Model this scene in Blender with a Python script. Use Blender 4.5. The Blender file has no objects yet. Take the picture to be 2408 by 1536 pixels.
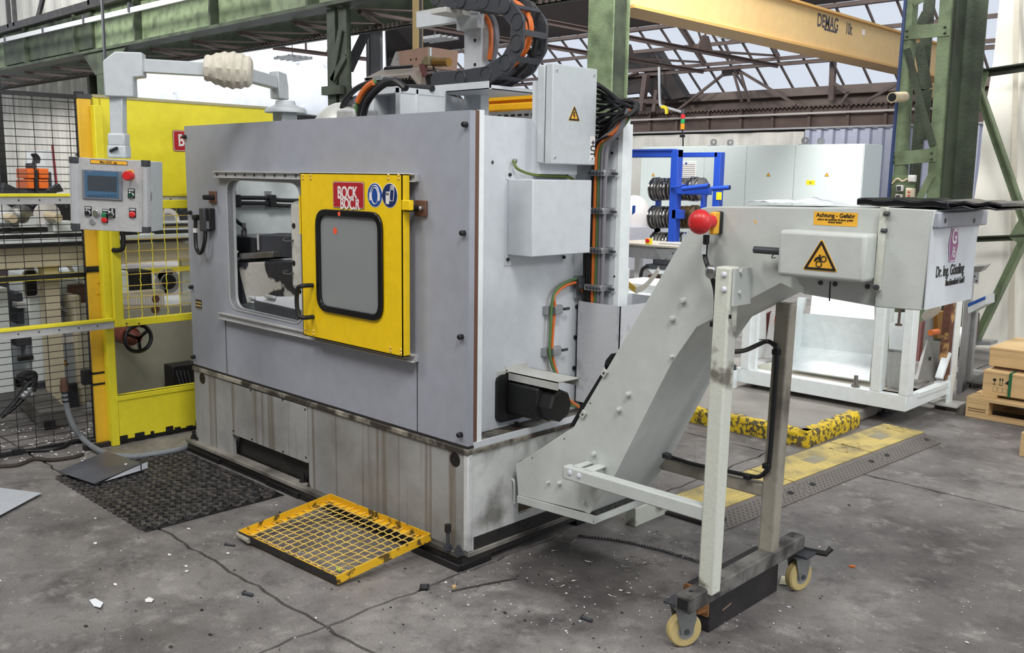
import bpy, bmesh, math, random
from mathutils import Vector, Matrix, Euler
sc = bpy.context.scene
COL = sc.collection
V = Vector
# ------------------------------------------------------------------ camera
F_PX, W_PX, H_PX = 2200.0, 2408, 1536
YAW, PIT, ROL = math.radians(133.98), math.radians(-9.08), math.radians(0.81)
CAM = V((2.657, -2.506, 1.6))
_fw = V((math.cos(PIT)*math.cos(YAW), math.cos(PIT)*math.sin(YAW), math.sin(PIT)))
_r = V((math.sin(YAW), -math.cos(YAW), 0)); _u = _r.cross(_fw)
_r, _u = math.cos(ROL)*_r+math.sin(ROL)*_u, -math.sin(ROL)*_r+math.cos(ROL)*_u
cd = bpy.data.cameras.new('camera'); cam = bpy.data.objects.new('camera', cd); COL.objects.link(cam)
cd.sensor_fit = 'HORIZONTAL'; cd.sensor_width = 36.0; cd.lens = F_PX*36.0/W_PX
cd.clip_start = 0.05; cd.clip_end = 300
m = Matrix((_r, _u, -_fw)).transposed().to_4x4(); m.translation = CAM
cam.matrix_world = m
sc.camera = cam
# ------------------------------------------------------------------ sky, lamps, exposure
sc.view_settings.view_transform = 'Standard'; sc.view_settings.look = 'None'
sc.view_settings.gamma = 1.0; sc.view_settings.use_curve_mapping = False
sc.view_settings.exposure = -0.1
w = bpy.data.worlds.new('overcast'); sc.world = w; w.use_nodes = True
w.node_tree.nodes['Background'].inputs[0].default_value = (0.86, 0.92, 1.0, 1)
w.node_tree.nodes['Background'].inputs[1].default_value = 1.0
def lamp(name, loc, aim, sx, sy, power, col=(1, 0.97, 0.92)):
    l = bpy.data.lights.new(name, 'AREA'); l.shape = 'RECTANGLE'; l.size = sx; l.size_y = sy
    l.energy = power; l.color = col
    o = bpy.data.objects.new(name, l); COL.objects.link(o); o.location = loc
    o.rotation_euler = (V(aim)-V(loc)).to_track_quat('-Z', 'Y').to_euler()
    return o
LC = (1, .985, .96)
lamp('unseen_lamp', (6.0, 2.6, 6.5), (0.0, 0.8, 0.8), 1.4, 1.4, 55, LC)
lamp('unseen_lamp', (8.6, 1.6, 4.6), (0.0, 0.5, 0.6), 1.0, 1.0, 150, LC)
lamp('unseen_lamp', (-4.4, -5.4, 7.4), (-2.0, 0.0, 0.7), 2.0, 2.0, 230, LC)
lamp('unseen_lamp', (0.6, -4.8, 7.4), (-2.8, -0.2, 0.4), 1.8, 1.8, 270, LC)  # added lamp without a visible source, brightens the lower yellow guard
lamp('unseen_lamp', (4.6, -2.6, 7.4), (0.6, 5.0, 0.6), 2.0, 2.0, 380, LC)  # made-up fill out of view, whitens the loading station
lamp('unseen_lamp', (-3.0, 6.0, 7.2), (-5.0, 12.2, 1.2), 2.5, 2.5, 1300, LC)  # unseen fill put in to lift the far cabinets
lamp('unseen_lamp', (-15.0, -1.0, 8.4), (-25.0, 8.3, 3.0), 3.0, 3.0, 2900, LC)  # invented lamp outside the frame, lights the left curtain
lamp('unseen_lamp', (-21.0, 8.6, 8.6), (-21.0, 11.0, 2.0), 14.0, 0.5, 1050, (.93, .97, 1))  # long unseen light added for the white end wall
# ------------------------------------------------------------------ pixel -> point on a real plane of the hall
def _ray(px, py): return _fw+(px-W_PX/2)/F_PX*_r+(H_PX/2-py)/F_PX*_u
def PX(px, py, x):
    d = _ray(px, py); return CAM+d*((x-CAM.x)/d.x)
def PY(px, py, y):
    d = _ray(px, py); return CAM+d*((y-CAM.y)/d.y)
def PZ(px, py, z=0.0):
    d = _ray(px, py); return CAM+d*((z-CAM.z)/d.z)
# ------------------------------------------------------------------ mesh builder
class MB:
    def __init__(s): s.v = []; s.f = []
    def add(s, vs, fs):
        n = len(s.v); s.v += [V(p) for p in vs]; s.f += [[i+n for i in f] for f in fs]; return s
    def box(s, x0, x1, y0, y1, z0, z1):
        if x0 > x1: x0, x1 = x1, x0
        if y0 > y1: y0, y1 = y1, y0
        if z0 > z1: z0, z1 = z1, z0
        return s.add([(x0,y0,z0),(x1,y0,z0),(x1,y1,z0),(x0,y1,z0),(x0,y0,z1),(x1,y0,z1),(x1,y1,z1),(x0,y1,z1)],
                     [(3,2,1,0),(4,5,6,7),(0,1,5,4),(1,2,6,5),(2,3,7,6),(3,0,4,7)])
    def obox(s, c, a, b, d):      # centre and three half vectors
        c, a, b, d = V(c), V(a), V(b), V(d)
        if a.cross(b).dot(d) < 0: a, b = b, a
        P = [c-a-b-d, c+a-b-d, c+a+b-d, c-a+b-d, c-a-b+d, c+a-b+d, c+a+b+d, c-a+b+d]
        return s.add(P, [(3,2,1,0),(4,5,6,7),(0,1,5,4),(1,2,6,5),(2,3,7,6),(3,0,4,7)])
    def bar(s, p, q, w, h, up=(0,0,1)):
        p, q = V(p), V(q); d = q-p; u = V(up)
        if abs(d.normalized().dot(u)) > .98: u = V((0,1,0))
        a = d.cross(u).normalized(); b = a.cross(d).normalized()
        return s.obox((p+q)/2, d/2, a*w/2, b*h/2)
    def angle(s, p, q, w, t, up=(0,0,1), flip=1):      # steel angle section
        p, q = V(p), V(q); d = (q-p); u = V(up)
        if abs(d.normalized().dot(u)) > .98: u = V((0,1,0))
        a = d.cross(u).normalized(); b = a.cross(d).normalized(); m_ = (p+q)/2
        s.obox(m_, d/2, a*w/2, b*t/2); s.obox(m_+a*flip*(w/2-t/2)-b*(w/2), d/2, a*t/2, b*w/2); return s
    def ibeam(s, p, q, w, h, t, up=(0,0,1)):
        p, q = V(p), V(q); d = q-p; u = V(up)
        if abs(d.normalized().dot(u)) > .98: u = V((0,1,0))
        a = d.cross(u).normalized(); b = a.cross(d).normalized(); m_ = (p+q)/2
        s.obox(m_+b*(h/2-t/2), d/2, a*w/2, b*t/2); s.obox(m_-b*(h/2-t/2), d/2, a*w/2, b*t/2)
        s.obox(m_, d/2, a*t/2, b*(h/2-t)); return s
    def prism(s, pts, off):       # planar polygon pushed along off
        off = V(off); P = [V(p) for p in pts]; n = len(P)
        nrm = V((0,0,0))
        for i in range(n): nrm += P[i].cross(P[(i+1) % n])
        if nrm.dot(off) > 0: P.reverse()
        return s.add(P+[p+off for p in P], [list(range(n)), list(range(2*n-1, n-1, -1))] +
                     [[i, i+n, (i+1) % n+n, (i+1) % n][::-1] if False else [(i+1) % n, i, i+n, (i+1) % n+n] for i in range(n)])
    def ring(s, outer, inner, off):      # plate with one hole: outer/inner loops of the same count
        off = V(off); O = [V(p) for p in outer]; I = [V(p) for p in inner]; n = len(O)
        vs = O+I+[p+off for p in O]+[p+off for p in I]; fs = []
        for i in range(n):
            j = (i+1) % n
            fs += [[i, j, n+j, n+i], [2*n+i, 3*n+i, 3*n+j, 2*n+j], [i, 2*n+i, 2*n+j, j], [n+i, n+j, 3*n+j, 3*n+i]]
        return s.add(vs, fs)
    def tube(s, pts, r, n=8, closed=False, r2=None):
        pts = [V(p) for p in pts]; N = len(pts); vs = []; prev = None
        for i, p in enumerate(pts):
            if closed: d = pts[(i+1) % N]-pts[i-1]
            else: d = pts[min(i+1, N-1)]-pts[max(i-1, 0)]
            d = d.normalized() if d.length > 0 else V((0,0,1))
            if prev is None:
                u = V((0,0,1)) if abs(d.z) < .9 else V((1,0,0))
                a = d.cross(u).normalized()
            else:
                a = (prev-d*prev.dot(d)).normalized()
            prev = a; b = d.cross(a)
            rr = r if r2 is None else r+(r2-r)*i/max(1, N-1)
            for k in range(n):
                t = 2*math.pi*k/n; vs.append(p+a*math.cos(t)*rr+b*math.sin(t)*rr)
        fs = []
        for i in range(N if closed else N-1):
            for k in range(n):
                i2 = (i+1) % N
                fs.append([i*n+k, i*n+(k+1) % n, i2*n+(k+1) % n, i2*n+k])
        if not closed: fs += [list(range(n-1, -1, -1)), [(N-1)*n+k for k in range(n)]]
        return s.add(vs, fs)
    def cyl(s, p, q, r, n=16, r2=None): return s.tube([p, q], r, n, r2=r2)
    def lathe(s, o, axis, prof, n=20):      # prof: list of (distance along axis, radius)
        o, ax = V(o), V(axis).normalized(); u = V((0,0,1)) if abs(ax.z) < .9 else V((1,0,0))
        a = ax.cross(u).normalized(); b = ax.cross(a); vs = []
        for h, r in prof:
            for k in range(n):
                t = 2*math.pi*k/n; vs.append(o+ax*h+(a*math.cos(t)+b*math.sin(t))*max(r, 1e-4))
        m_ = len(prof); fs = []
        for i in range(m_-1):
            for k in range(n): fs.append([i*n+k, i*n+(k+1) % n, (i+1)*n+(k+1) % n, (i+1)*n+k])
        fs += [list(range(n-1, -1, -1)), [(m_-1)*n+k for k in range(n)]]
        return s.add(vs, fs)
    def sphere(s, c, r, n=20, k=12, sq=(1,1,1)):
        vs = []; fs = []
        for i in range(k+1):
            t = math.pi*i/k
            for j in range(n):
                q = 2*math.pi*j/n
                vs.append((c[0]+r*sq[0]*math.sin(t)*math.cos(q), c[1]+r*sq[1]*math.sin(t)*math.sin(q), c[2]+r*sq[2]*math.cos(t)))
        for i in range(k):
            for j in range(n): fs.append([i*n+j, (i+1)*n+j, (i+1)*n+(j+1) % n, i*n+(j+1) % n])
        return s.add(vs, fs)
    def build(s, name, mat, parent=None, bevel=0, seg=2, smooth=True, **props):
        o0 = ORG.get(parent, V((0,0,0)))
        me = bpy.data.meshes.new(name)
        me.from_pydata([tuple(p-o0) for p in s.v], [], s.f)
        me.validate(); 
        bm = bmesh.new(); bm.from_mesh(me); bmesh.ops.remove_doubles(bm, verts=bm.verts, dist=1e-6)
        bmesh.ops.recalc_face_normals(bm, faces=bm.faces); bm.to_mesh(me); bm.free()
        me.materials.append(mat)
        if smooth:
            for p in me.polygons: p.use_smooth = True
            me.set_sharp_from_angle(angle=math.radians(35))
        ob = bpy.data.objects.new(name, me); COL.objects.link(ob)
        if parent is not None: ob.parent = parent; ORG[ob] = o0
        if bevel:
            b = ob.modifiers.new('edge', 'BEVEL'); b.width = bevel; b.segments = seg; b.limit_method = 'ANGLE'; b.angle_limit = math.radians(40)
        for k, v_ in props.items(): ob[k] = v_
        return ob
ORG = {}
def thing(name, label, cat, loc=(0,0,0), group=None, kind=None):
    o = bpy.data.objects.new(name, None); COL.objects.link(o); o.location = loc
    o.empty_display_size = .1
    o['label'] = label; o['category'] = cat
    if group: o['group'] = group
    if kind: o['kind'] = kind
    ORG[o] = V(loc); return o
def tag(o, label, cat, group=None, kind=None):
    o['label'] = label; o['category'] = cat
    if group: o['group'] = group
    if kind: o['kind'] = kind
    return o
def struct(o): o['kind'] = 'structure'; return o
def inst(o, off=(0,0,0), parent=None, rot=None):        # a copy sharing the mesh, moved by off
    c = o.copy(); COL.objects.link(c)
    if parent is not None: c.parent = parent
    ORG[c] = ORG.get(o, V((0,0,0)))
    c.location = o.location+V(off)
    if rot: c.rotation_euler = rot
    return c
def rrect(o, r, u, w, h, rad, n=5):     # rounded rectangle loop centred on o, right r, up u
    o, r, u = V(o), V(r), V(u); P = []
    for cx, cy, a0 in ((1,1,0), (-1,1,90), (-1,-1,180), (1,-1,270)):
        for k in range(n+1):
            t = math.radians(a0+90*k/n)
            P.append(o+r*(cx*(w/2-rad)+rad*math.cos(t))+u*(cy*(h/2-rad)+rad*math.sin(t)))
    return P
def rrect4(c, rad, n=5):        # rounded loop of any convex quad c (4 points)
    P = []; c = [V(p) for p in c]
    for i in range(4):
        p = c[i]; a = (c[i-1]-p); b = (c[(i+1) % 4]-p); a = p+a.normalized()*rad; b = p+b.normalized()*rad
        for k in range(n+1):
            t = k/n; P.append(a*(1-t)**2+p*2*t*(1-t)+b*t*t)
    return P
FR = (V((1,0,0)), V((0,0,1)), V((0,-1,0)))     # right, up, out of a face looking along -Y
SD = (V((0,1,0)), V((0,0,1)), V((1,0,0)))      # of a face looking along +X
def text(name, s, c, face, size, mat, parent, sx=1.0, ex=.0008, spacing=1.0, shear=0.0, bold=.022, **props):
    cu = bpy.data.curves.new(name, 'FONT'); cu.body = s; cu.size = size; cu.align_x = 'CENTER'; cu.align_y = 'CENTER'
    cu.extrude = ex; cu.space_character = spacing; cu.shear = shear; cu.space_line = .9; cu.offset = size*bold
    tmp = bpy.data.objects.new('t', cu); COL.objects.link(tmp)
    dg = bpy.context.evaluated_depsgraph_get()
    me = bpy.data.meshes.new_from_object(tmp.evaluated_get(dg)); me.name = name
    bpy.data.objects.remove(tmp); bpy.data.curves.remove(cu)
    r, u, n = face; o0 = ORG.get(parent, V((0,0,0)))
    for v_ in me.vertices: v_.co = V(c)-o0+r*v_.co.x*sx+u*v_.co.y+n*(v_.co.z)
    me.materials.clear(); me.materials.append(mat)
    ob = bpy.data.objects.new(name, me); COL.objects.link(ob)
    if parent is not None: ob.parent = parent; ORG[ob] = o0
    for k, v_ in props.items(): ob[k] = v_
    return ob
def catenary(p, q, sag, n=12):
    p, q = V(p), V(q)
    return [p.lerp(q, i/n)-V((0,0,sag*4*(i/n)*(1-i/n))) for i in range(n+1)]
def spline(pts, n=6):
    P = [V(p) for p in pts]; out = []
    for i in range(len(P)-1):
        p0, p1, p2, p3 = P[max(i-1,0)], P[i], P[i+1], P[min(i+2,len(P)-1)]
        for k in range(n):
            t = k/n
            out.append(.5*((2*p1)+(p2-p0)*t+(2*p0-5*p1+4*p2-p3)*t*t+(3*p1-p0-3*p2+p3)*t**3))
    return out+[P[-1]]
# ------------------------------------------------------------------ materials
def srgb(r, g, b):
    f = lambda c: (c/255/12.92) if c/255 <= .04045 else ((c/255+.055)/1.055)**2.4
    return (f(r), f(g), f(b), 1)
def mat(name, col, rough=.5, metal=0.0, dirt=0.0, dcol=(60,52,44), scale=3.0, lo=.45, hi=.75, streak=False, bump=0.0, bscale=120, fine=.03, coat=0.0, trans=0.0):
    m_ = bpy.data.materials.new(name); m_.use_nodes = True; nt = m_.node_tree; N = nt.nodes; L = nt.links
    bs = N['Principled BSDF']; bs.inputs['Roughness'].default_value = rough; bs.inputs['Metallic'].default_value = metal
    bs.inputs['Coat Weight'].default_value = coat
    if trans: bs.inputs['Transmission Weight'].default_value = trans
    base = srgb(*col) if max(col) > 1 else tuple(col)+(1,)
    tc = N.new('ShaderNodeTexCoord')
    def noise(sc_, det, mp=None):
        n_ = N.new('ShaderNodeTexNoise'); n_.inputs['Scale'].default_value = sc_; n_.inputs['Detail'].default_value = det
        if mp:
            mm = N.new('ShaderNodeMapping'); mm.inputs['Scale'].default_value = mp; L.new(tc.outputs['Object'], mm.inputs['Vector']); L.new(mm.outputs[0], n_.inputs['Vector'])
        else: L.new(tc.outputs['Object'], n_.inputs['Vector'])
        return n_
    def ramp(src, a, b, ca=(0,0,0,1), cb=(1,1,1,1)):
        r_ = N.new('ShaderNodeValToRGB'); r_.color_ramp.elements[0].position = a; r_.color_ramp.elements[1].position = b
        r_.color_ramp.elements[0].color = ca; r_.color_ramp.elements[1].color = cb; L.new(src, r_.inputs[0]); return r_
    def mix(fac, a, b, mode='MIX'):
        x = N.new('ShaderNodeMix'); x.data_type = 'RGBA'; x.blend_type = mode
        for sock, val in ((x.inputs[0], fac), (x.inputs[6], a), (x.inputs[7], b)):
            if hasattr(val, 'links'): L.new(val, sock)
            else: sock.default_value = val
        return x.outputs[2]
    cur = base
    if fine:
        n1 = noise(scale*9, 4); r1 = ramp(n1.outputs['Fac'], .3, .7, (1-fine*2,)*3+(1,), (1+fine,)*3+(1,))
        cur = mix(1.0, base, r1.outputs[0], 'MULTIPLY')
    if dirt:
        n2 = noise(scale, 8); r2 = ramp(n2.outputs['Fac'], lo, hi)
        ml = N.new('ShaderNodeMath'); ml.operation = 'MULTIPLY'; ml.inputs[1].default_value = dirt; L.new(r2.outputs[0], ml.inputs[0])
        cur = mix(ml.outputs[0], cur, srgb(*dcol))
    if streak:
        n3 = noise(1.0, 5, streak[0]); r3 = ramp(n3.outputs['Fac'], streak[1], streak[2])
        ml = N.new('ShaderNodeMath'); ml.operation = 'MULTIPLY'; ml.inputs[1].default_value = streak[3]; L.new(r3.outputs[0], ml.inputs[0])
        cur = mix(ml.outputs[0], cur, srgb(*streak[4]))
    if hasattr(cur, 'links'): L.new(cur, bs.inputs['Base Color'])
    else: bs.inputs['Base Color'].default_value = cur
    if bump:
        nb = noise(bscale, 3); bp = N.new('ShaderNodeBump'); bp.inputs['Strength'].default_value = bump; bp.inputs['Distance'].default_value = .01
        L.new(nb.outputs['Fac'], bp.inputs['Height']); L.new(bp.outputs[0], bs.inputs['Normal'])
    return m_
M = {}
M['grey'] = mat('shaded_enamel', (158,161,171), .42, dirt=.22, dcol=(120,112,98), scale=1.6, lo=.5, hi=.8, bump=.08, bscale=220)  # same paint as the side, darkened here for the front's shade
M['side'] = mat('lit_enamel', (202,206,210), .42, dirt=.10, dcol=(120,116,105), scale=2.2, lo=.55, hi=.8, bump=.08, bscale=220)  # the one machine paint in its lit tone
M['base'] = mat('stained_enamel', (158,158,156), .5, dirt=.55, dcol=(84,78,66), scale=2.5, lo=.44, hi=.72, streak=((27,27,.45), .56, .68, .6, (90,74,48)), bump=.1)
M['baseside'] = mat('scuffed_shade_enamel', (205,206,204), .5, dirt=.75, dcol=(80,76,68), scale=4.5, lo=.50, hi=.66, streak=((14,14,.9), .58, .72, .4, (100,88,60)), bump=.1)  # scuffs, with dark patches raised for the shadow band under the ledge
M['lip'] = mat('grimy_ledge', (158,152,138), .6, dirt=.95, dcol=(44,37,32), scale=7, lo=.38, hi=.54, bump=.3, bscale=60)
M['grime'] = mat('oily_black', (38,36,36), .45, dirt=.5, dcol=(80,74,66), scale=7, lo=.5, hi=.8, bump=.3, bscale=50)
M['ring'] = mat('ring_rubber', (50,49,50), .42, dirt=.6, dcol=(120,114,110), scale=40, lo=.42, hi=.66)  # pale mottling lifted to stand in for highlights on the ring edges
M['black'] = mat('black_plastic', (22,22,24), .45, fine=.0)
M['rubber'] = mat('black_rubber', (20,20,21), .55, bump=.05)
M['gloss'] = mat('glossy_black', (14,14,16), .22)
M['dgrey'] = mat('dark_grey', (58,60,66), .5, dirt=.2, dcol=(95,90,82), scale=9)
M['yellow'] = mat('yellow_enamel', (242,202,14), .42, dirt=.12, dcol=(120,100,30), scale=3, lo=.55, hi=.8, bump=.06, bscale=200)
M['lemon'] = mat('lemon_enamel', (238,224,50), .45, dirt=.15, dcol=(140,120,40), scale=2.5, lo=.55, hi=.8, bump=.06, bscale=200)
M['ochre'] = mat('ochre_enamel', (232,184,48), .45, dirt=.15, dcol=(140,110,40), scale=2.5, lo=.55, hi=.8)
M['yworn'] = mat('worn_yellow', (226,176,28), .5, dirt=.9, dcol=(52,44,32), scale=22, lo=.54, hi=.61, bump=.15)
M['wire'] = mat('yellow_wire', (224,190,96), .5, dirt=.5, dcol=(110,90,40), scale=20, lo=.5, hi=.7)
M['steel'] = mat('bare_steel', (150,148,144), .35, .85, dirt=.4, dcol=(70,64,56), scale=8)
M['chrome'] = mat('bright_steel', (190,190,190), .2, 1.0, dirt=.2, dcol=(90,86,80), scale=10)
M['zinc'] = mat('zinc_plate', (168,170,172), .4, .6, dirt=.25, dcol=(90,86,80), scale=12)
M['red'] = mat('red_plastic', (200,38,40), .35, fine=.02)
M['signred'] = mat('sign_red', (176,28,40), .45, dirt=.15, dcol=(120,40,40), scale=6)
M['white'] = mat('white_print', (228,224,222), .5, fine=.0)
M['navy'] = mat('navy_print', (22,40,92), .45, fine=0)
M['blueprint'] = mat('blue_print', (24,72,148), .45, fine=0)
M['label'] = mat('yellow_label', (236,176,52), .5, dirt=.1, dcol=(150,110,50), scale=10)
M['ink'] = mat('black_ink', (26,22,20), .6, fine=0)
M['inkgrey'] = mat('grey_ink', (70,66,72), .6, fine=0)
M['cable'] = mat('black_cable', (24,24,26), .42)
M['orange'] = mat('orange_cable', (214,112,48), .45)
M['green'] = mat('green_cable', (88,122,74), .5)
M['greycable'] = mat('grey_cable', (120,118,124), .5)
M['cream'] = mat('cream_enamel', (194,198,194), .45, dirt=.14, dcol=(130,124,108), scale=1.8, lo=.5, hi=.8, bump=.08, bscale=220)
M['creamworn'] = mat('chipped_cream', (206,208,196), .5, dirt=.8, dcol=(70,60,48), scale=7, lo=.60, hi=.68, bump=.1)
M['legworn'] = mat('grimy_leg', (158,152,138), .5, dirt=.75, dcol=(66,60,50), scale=6, lo=.48, hi=.68, bump=.1)
M['whitepaint'] = mat('white_enamel', (230,236,236), .45, dirt=.12, dcol=(150,150,145), scale=2.2, lo=.55, hi=.8, bump=.05)
M['cab'] = mat('cabinet_enamel', (206,216,214), .45, fine=.02, bump=.05, bscale=250)
M['blue'] = mat('blue_enamel', (34,74,178), .42, dirt=.12, dcol=(60,80,130), scale=6)
M['greenpaint'] = mat('green_steel', (118,134,102), .5, dirt=.6, dcol=(58,68,50), scale=5, lo=.46, hi=.68, bump=.2, bscale=40)
M['greendark'] = mat('dark_green_steel', (66,76,58), .55, dirt=.7, dcol=(30,32,28), scale=3, lo=.40, hi=.66, bump=.25, bscale=40)
M['rust'] = mat('rusty_steel', (92,76,70), .7, dirt=.6, dcol=(58,46,42), scale=3, lo=.42, hi=.7, bump=.2, bscale=40)
M['truss'] = mat('brown_truss', (96,82,78), .65, dirt=.4, dcol=(60,50,46), scale=3)
M['roofdark'] = mat('roof_boards', (58,52,52), .8, dirt=.5, dcol=(36,32,32), scale=.8)
M['tarp'] = mat('white_tarpaulin', (226,230,238), .5, dirt=.10, dcol=(180,184,190), scale=.4)
M['tarp2'] = mat('ivory_tarpaulin', (232,230,220), .55, dirt=.16, dcol=(176,170,154), scale=.5, streak=((3,3,.2), .55, .75, .3, (186,182,168)))
M['curtain'] = mat('grey_curtain', (220,218,210), .7, dirt=.25, dcol=(150,146,138), scale=1.2, streak=((6,6,.25), .5, .72, .35, (150,146,136)))
M['wood'] = mat('pale_wood', (206,176,128), .6, dirt=.3, dcol=(164,124,78), scale=2, lo=.4, hi=.7, streak=((2,2,26), .45, .7, .45, (160,122,78)))
M['blackwood'] = mat('tarred_wood', (34,32,34), .6, dirt=.4, dcol=(62,56,52), scale=6, bump=.3, bscale=30)
M['endwood'] = mat('broken_wood', (150,104,62), .8, dirt=.7, dcol=(84,56,34), scale=16, lo=.4, hi=.6, bump=.5, bscale=40)
M['conc'] = mat('light_concrete', (150,146,140), .75, dirt=.5, dcol=(104,98,92), scale=3, lo=.4, hi=.7, bump=.15, bscale=60)
M['kerb'] = mat('kerb_yellow', (226,192,40), .6, dirt=.95, dcol=(82,74,58), scale=34, lo=.49, hi=.56, bump=.35, bscale=30)
M['rampy'] = mat('ramp_yellow', (202,180,104), .65, dirt=.85, dcol=(132,122,92), scale=6, lo=.40, hi=.64, bump=.15)
M['rampb'] = mat('ramp_bump', (226,206,140), .6, dirt=.8, dcol=(150,140,108), scale=6, lo=.40, hi=.64)
M['rampg'] = mat('ramp_grey', (112,106,100), .7, dirt=.35, dcol=(78,72,68), scale=6, bump=.15)
M['rampd'] = mat('ramp_dimple', (84,80,78), .75)
M['crane'] = mat('crane_yellow', (212,180,124), .5, dirt=.35, dcol=(198,162,100), scale=.8)
M['robot'] = mat('robot_yellow', (240,178,30), .4)
M['paper'] = mat('paper', (224,228,232), .6, fine=.01)
M['bluegrey'] = mat('hmi_blue', (70,102,130), .35)
M['screen'] = mat('screen_glass', (66,72,80), .18, dirt=.2, dcol=(48,52,58), scale=18)
M['alu'] = mat('brushed_alu', (180,180,180), .42, .1, fine=.05, scale=6)
M['alulight'] = mat('alu_profile', (196,198,200), .35, .3)
M['greenbtn'] = mat('green_plastic', (40,120,76), .35)
M['beige'] = mat('beige_enamel', (206,196,170), .5, dirt=.3, dcol=(160,148,118), scale=4)
M['box_ext'] = mat('grey_steel_box', (190,196,198), .42, bump=.05, bscale=240)
M['pvc'] = mat('ivory_pipe', (206,190,160), .5, dirt=.3, dcol=(150,130,100), scale=8)
M['caster'] = mat('caster_tyre', (196,176,120), .5, dirt=.4, dcol=(130,108,70), scale=16)
M['brown'] = mat('brown_steel', (104,72,58), .6, dirt=.3, dcol=(70,48,40), scale=4)
M['orangebox'] = mat('orange_case', (240,112,30), .4)
M['silver'] = mat('light_bracket', (206,206,200), .4, .2, dirt=.15, dcol=(120,116,108), scale=12)
M['hose'] = mat('grey_hose', (128,134,138), .5, dirt=.4, dcol=(80,80,80), scale=10)
M['tyel'] = mat('yellow_tape', (236,214,40), .5)
M['lamp_red'] = mat('beacon_red', (220,40,50), .3); M['lamp_green'] = mat('beacon_green', (40,160,90), .3); M['lamp_amber'] = mat('beacon_amber', (250,150,20), .3)
M['violet'] = mat('violet_logo', (150,84,132), .5)
def glass(name, alpha, tint=(1,1,1), rough=.1, spec=.1):
    m_ = bpy.data.materials.new(name); m_.use_nodes = True; nt = m_.node_tree; N = nt.nodes; L = nt.links
    N.remove(N['Principled BSDF']); t = N.new('ShaderNodeBsdfTransparent'); t.inputs[0].default_value = tint+(1,)
    d = N.new('ShaderNodeBsdfPrincipled'); d.inputs['Base Color'].default_value = (.36,.38,.38,1); d.inputs['Roughness'].default_value = rough
    x = N.new('ShaderNodeMixShader'); x.inputs[0].default_value = alpha
    L.new(t.outputs[0], x.inputs[1]); L.new(d.outputs[0], x.inputs[2]); L.new(x.outputs[0], N['Material Output'].inputs[0]); return m_
M['roofglass'] = glass('roof_glass', .05, (.97,.98,1), .2)
M['doorglass'] = glass('scratched_polycarbonate', .62, (.8,.82,.84), .12, .3)
M['shield'] = glass('dusty_shield', .6, (.85,.87,.8), .2)
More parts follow.
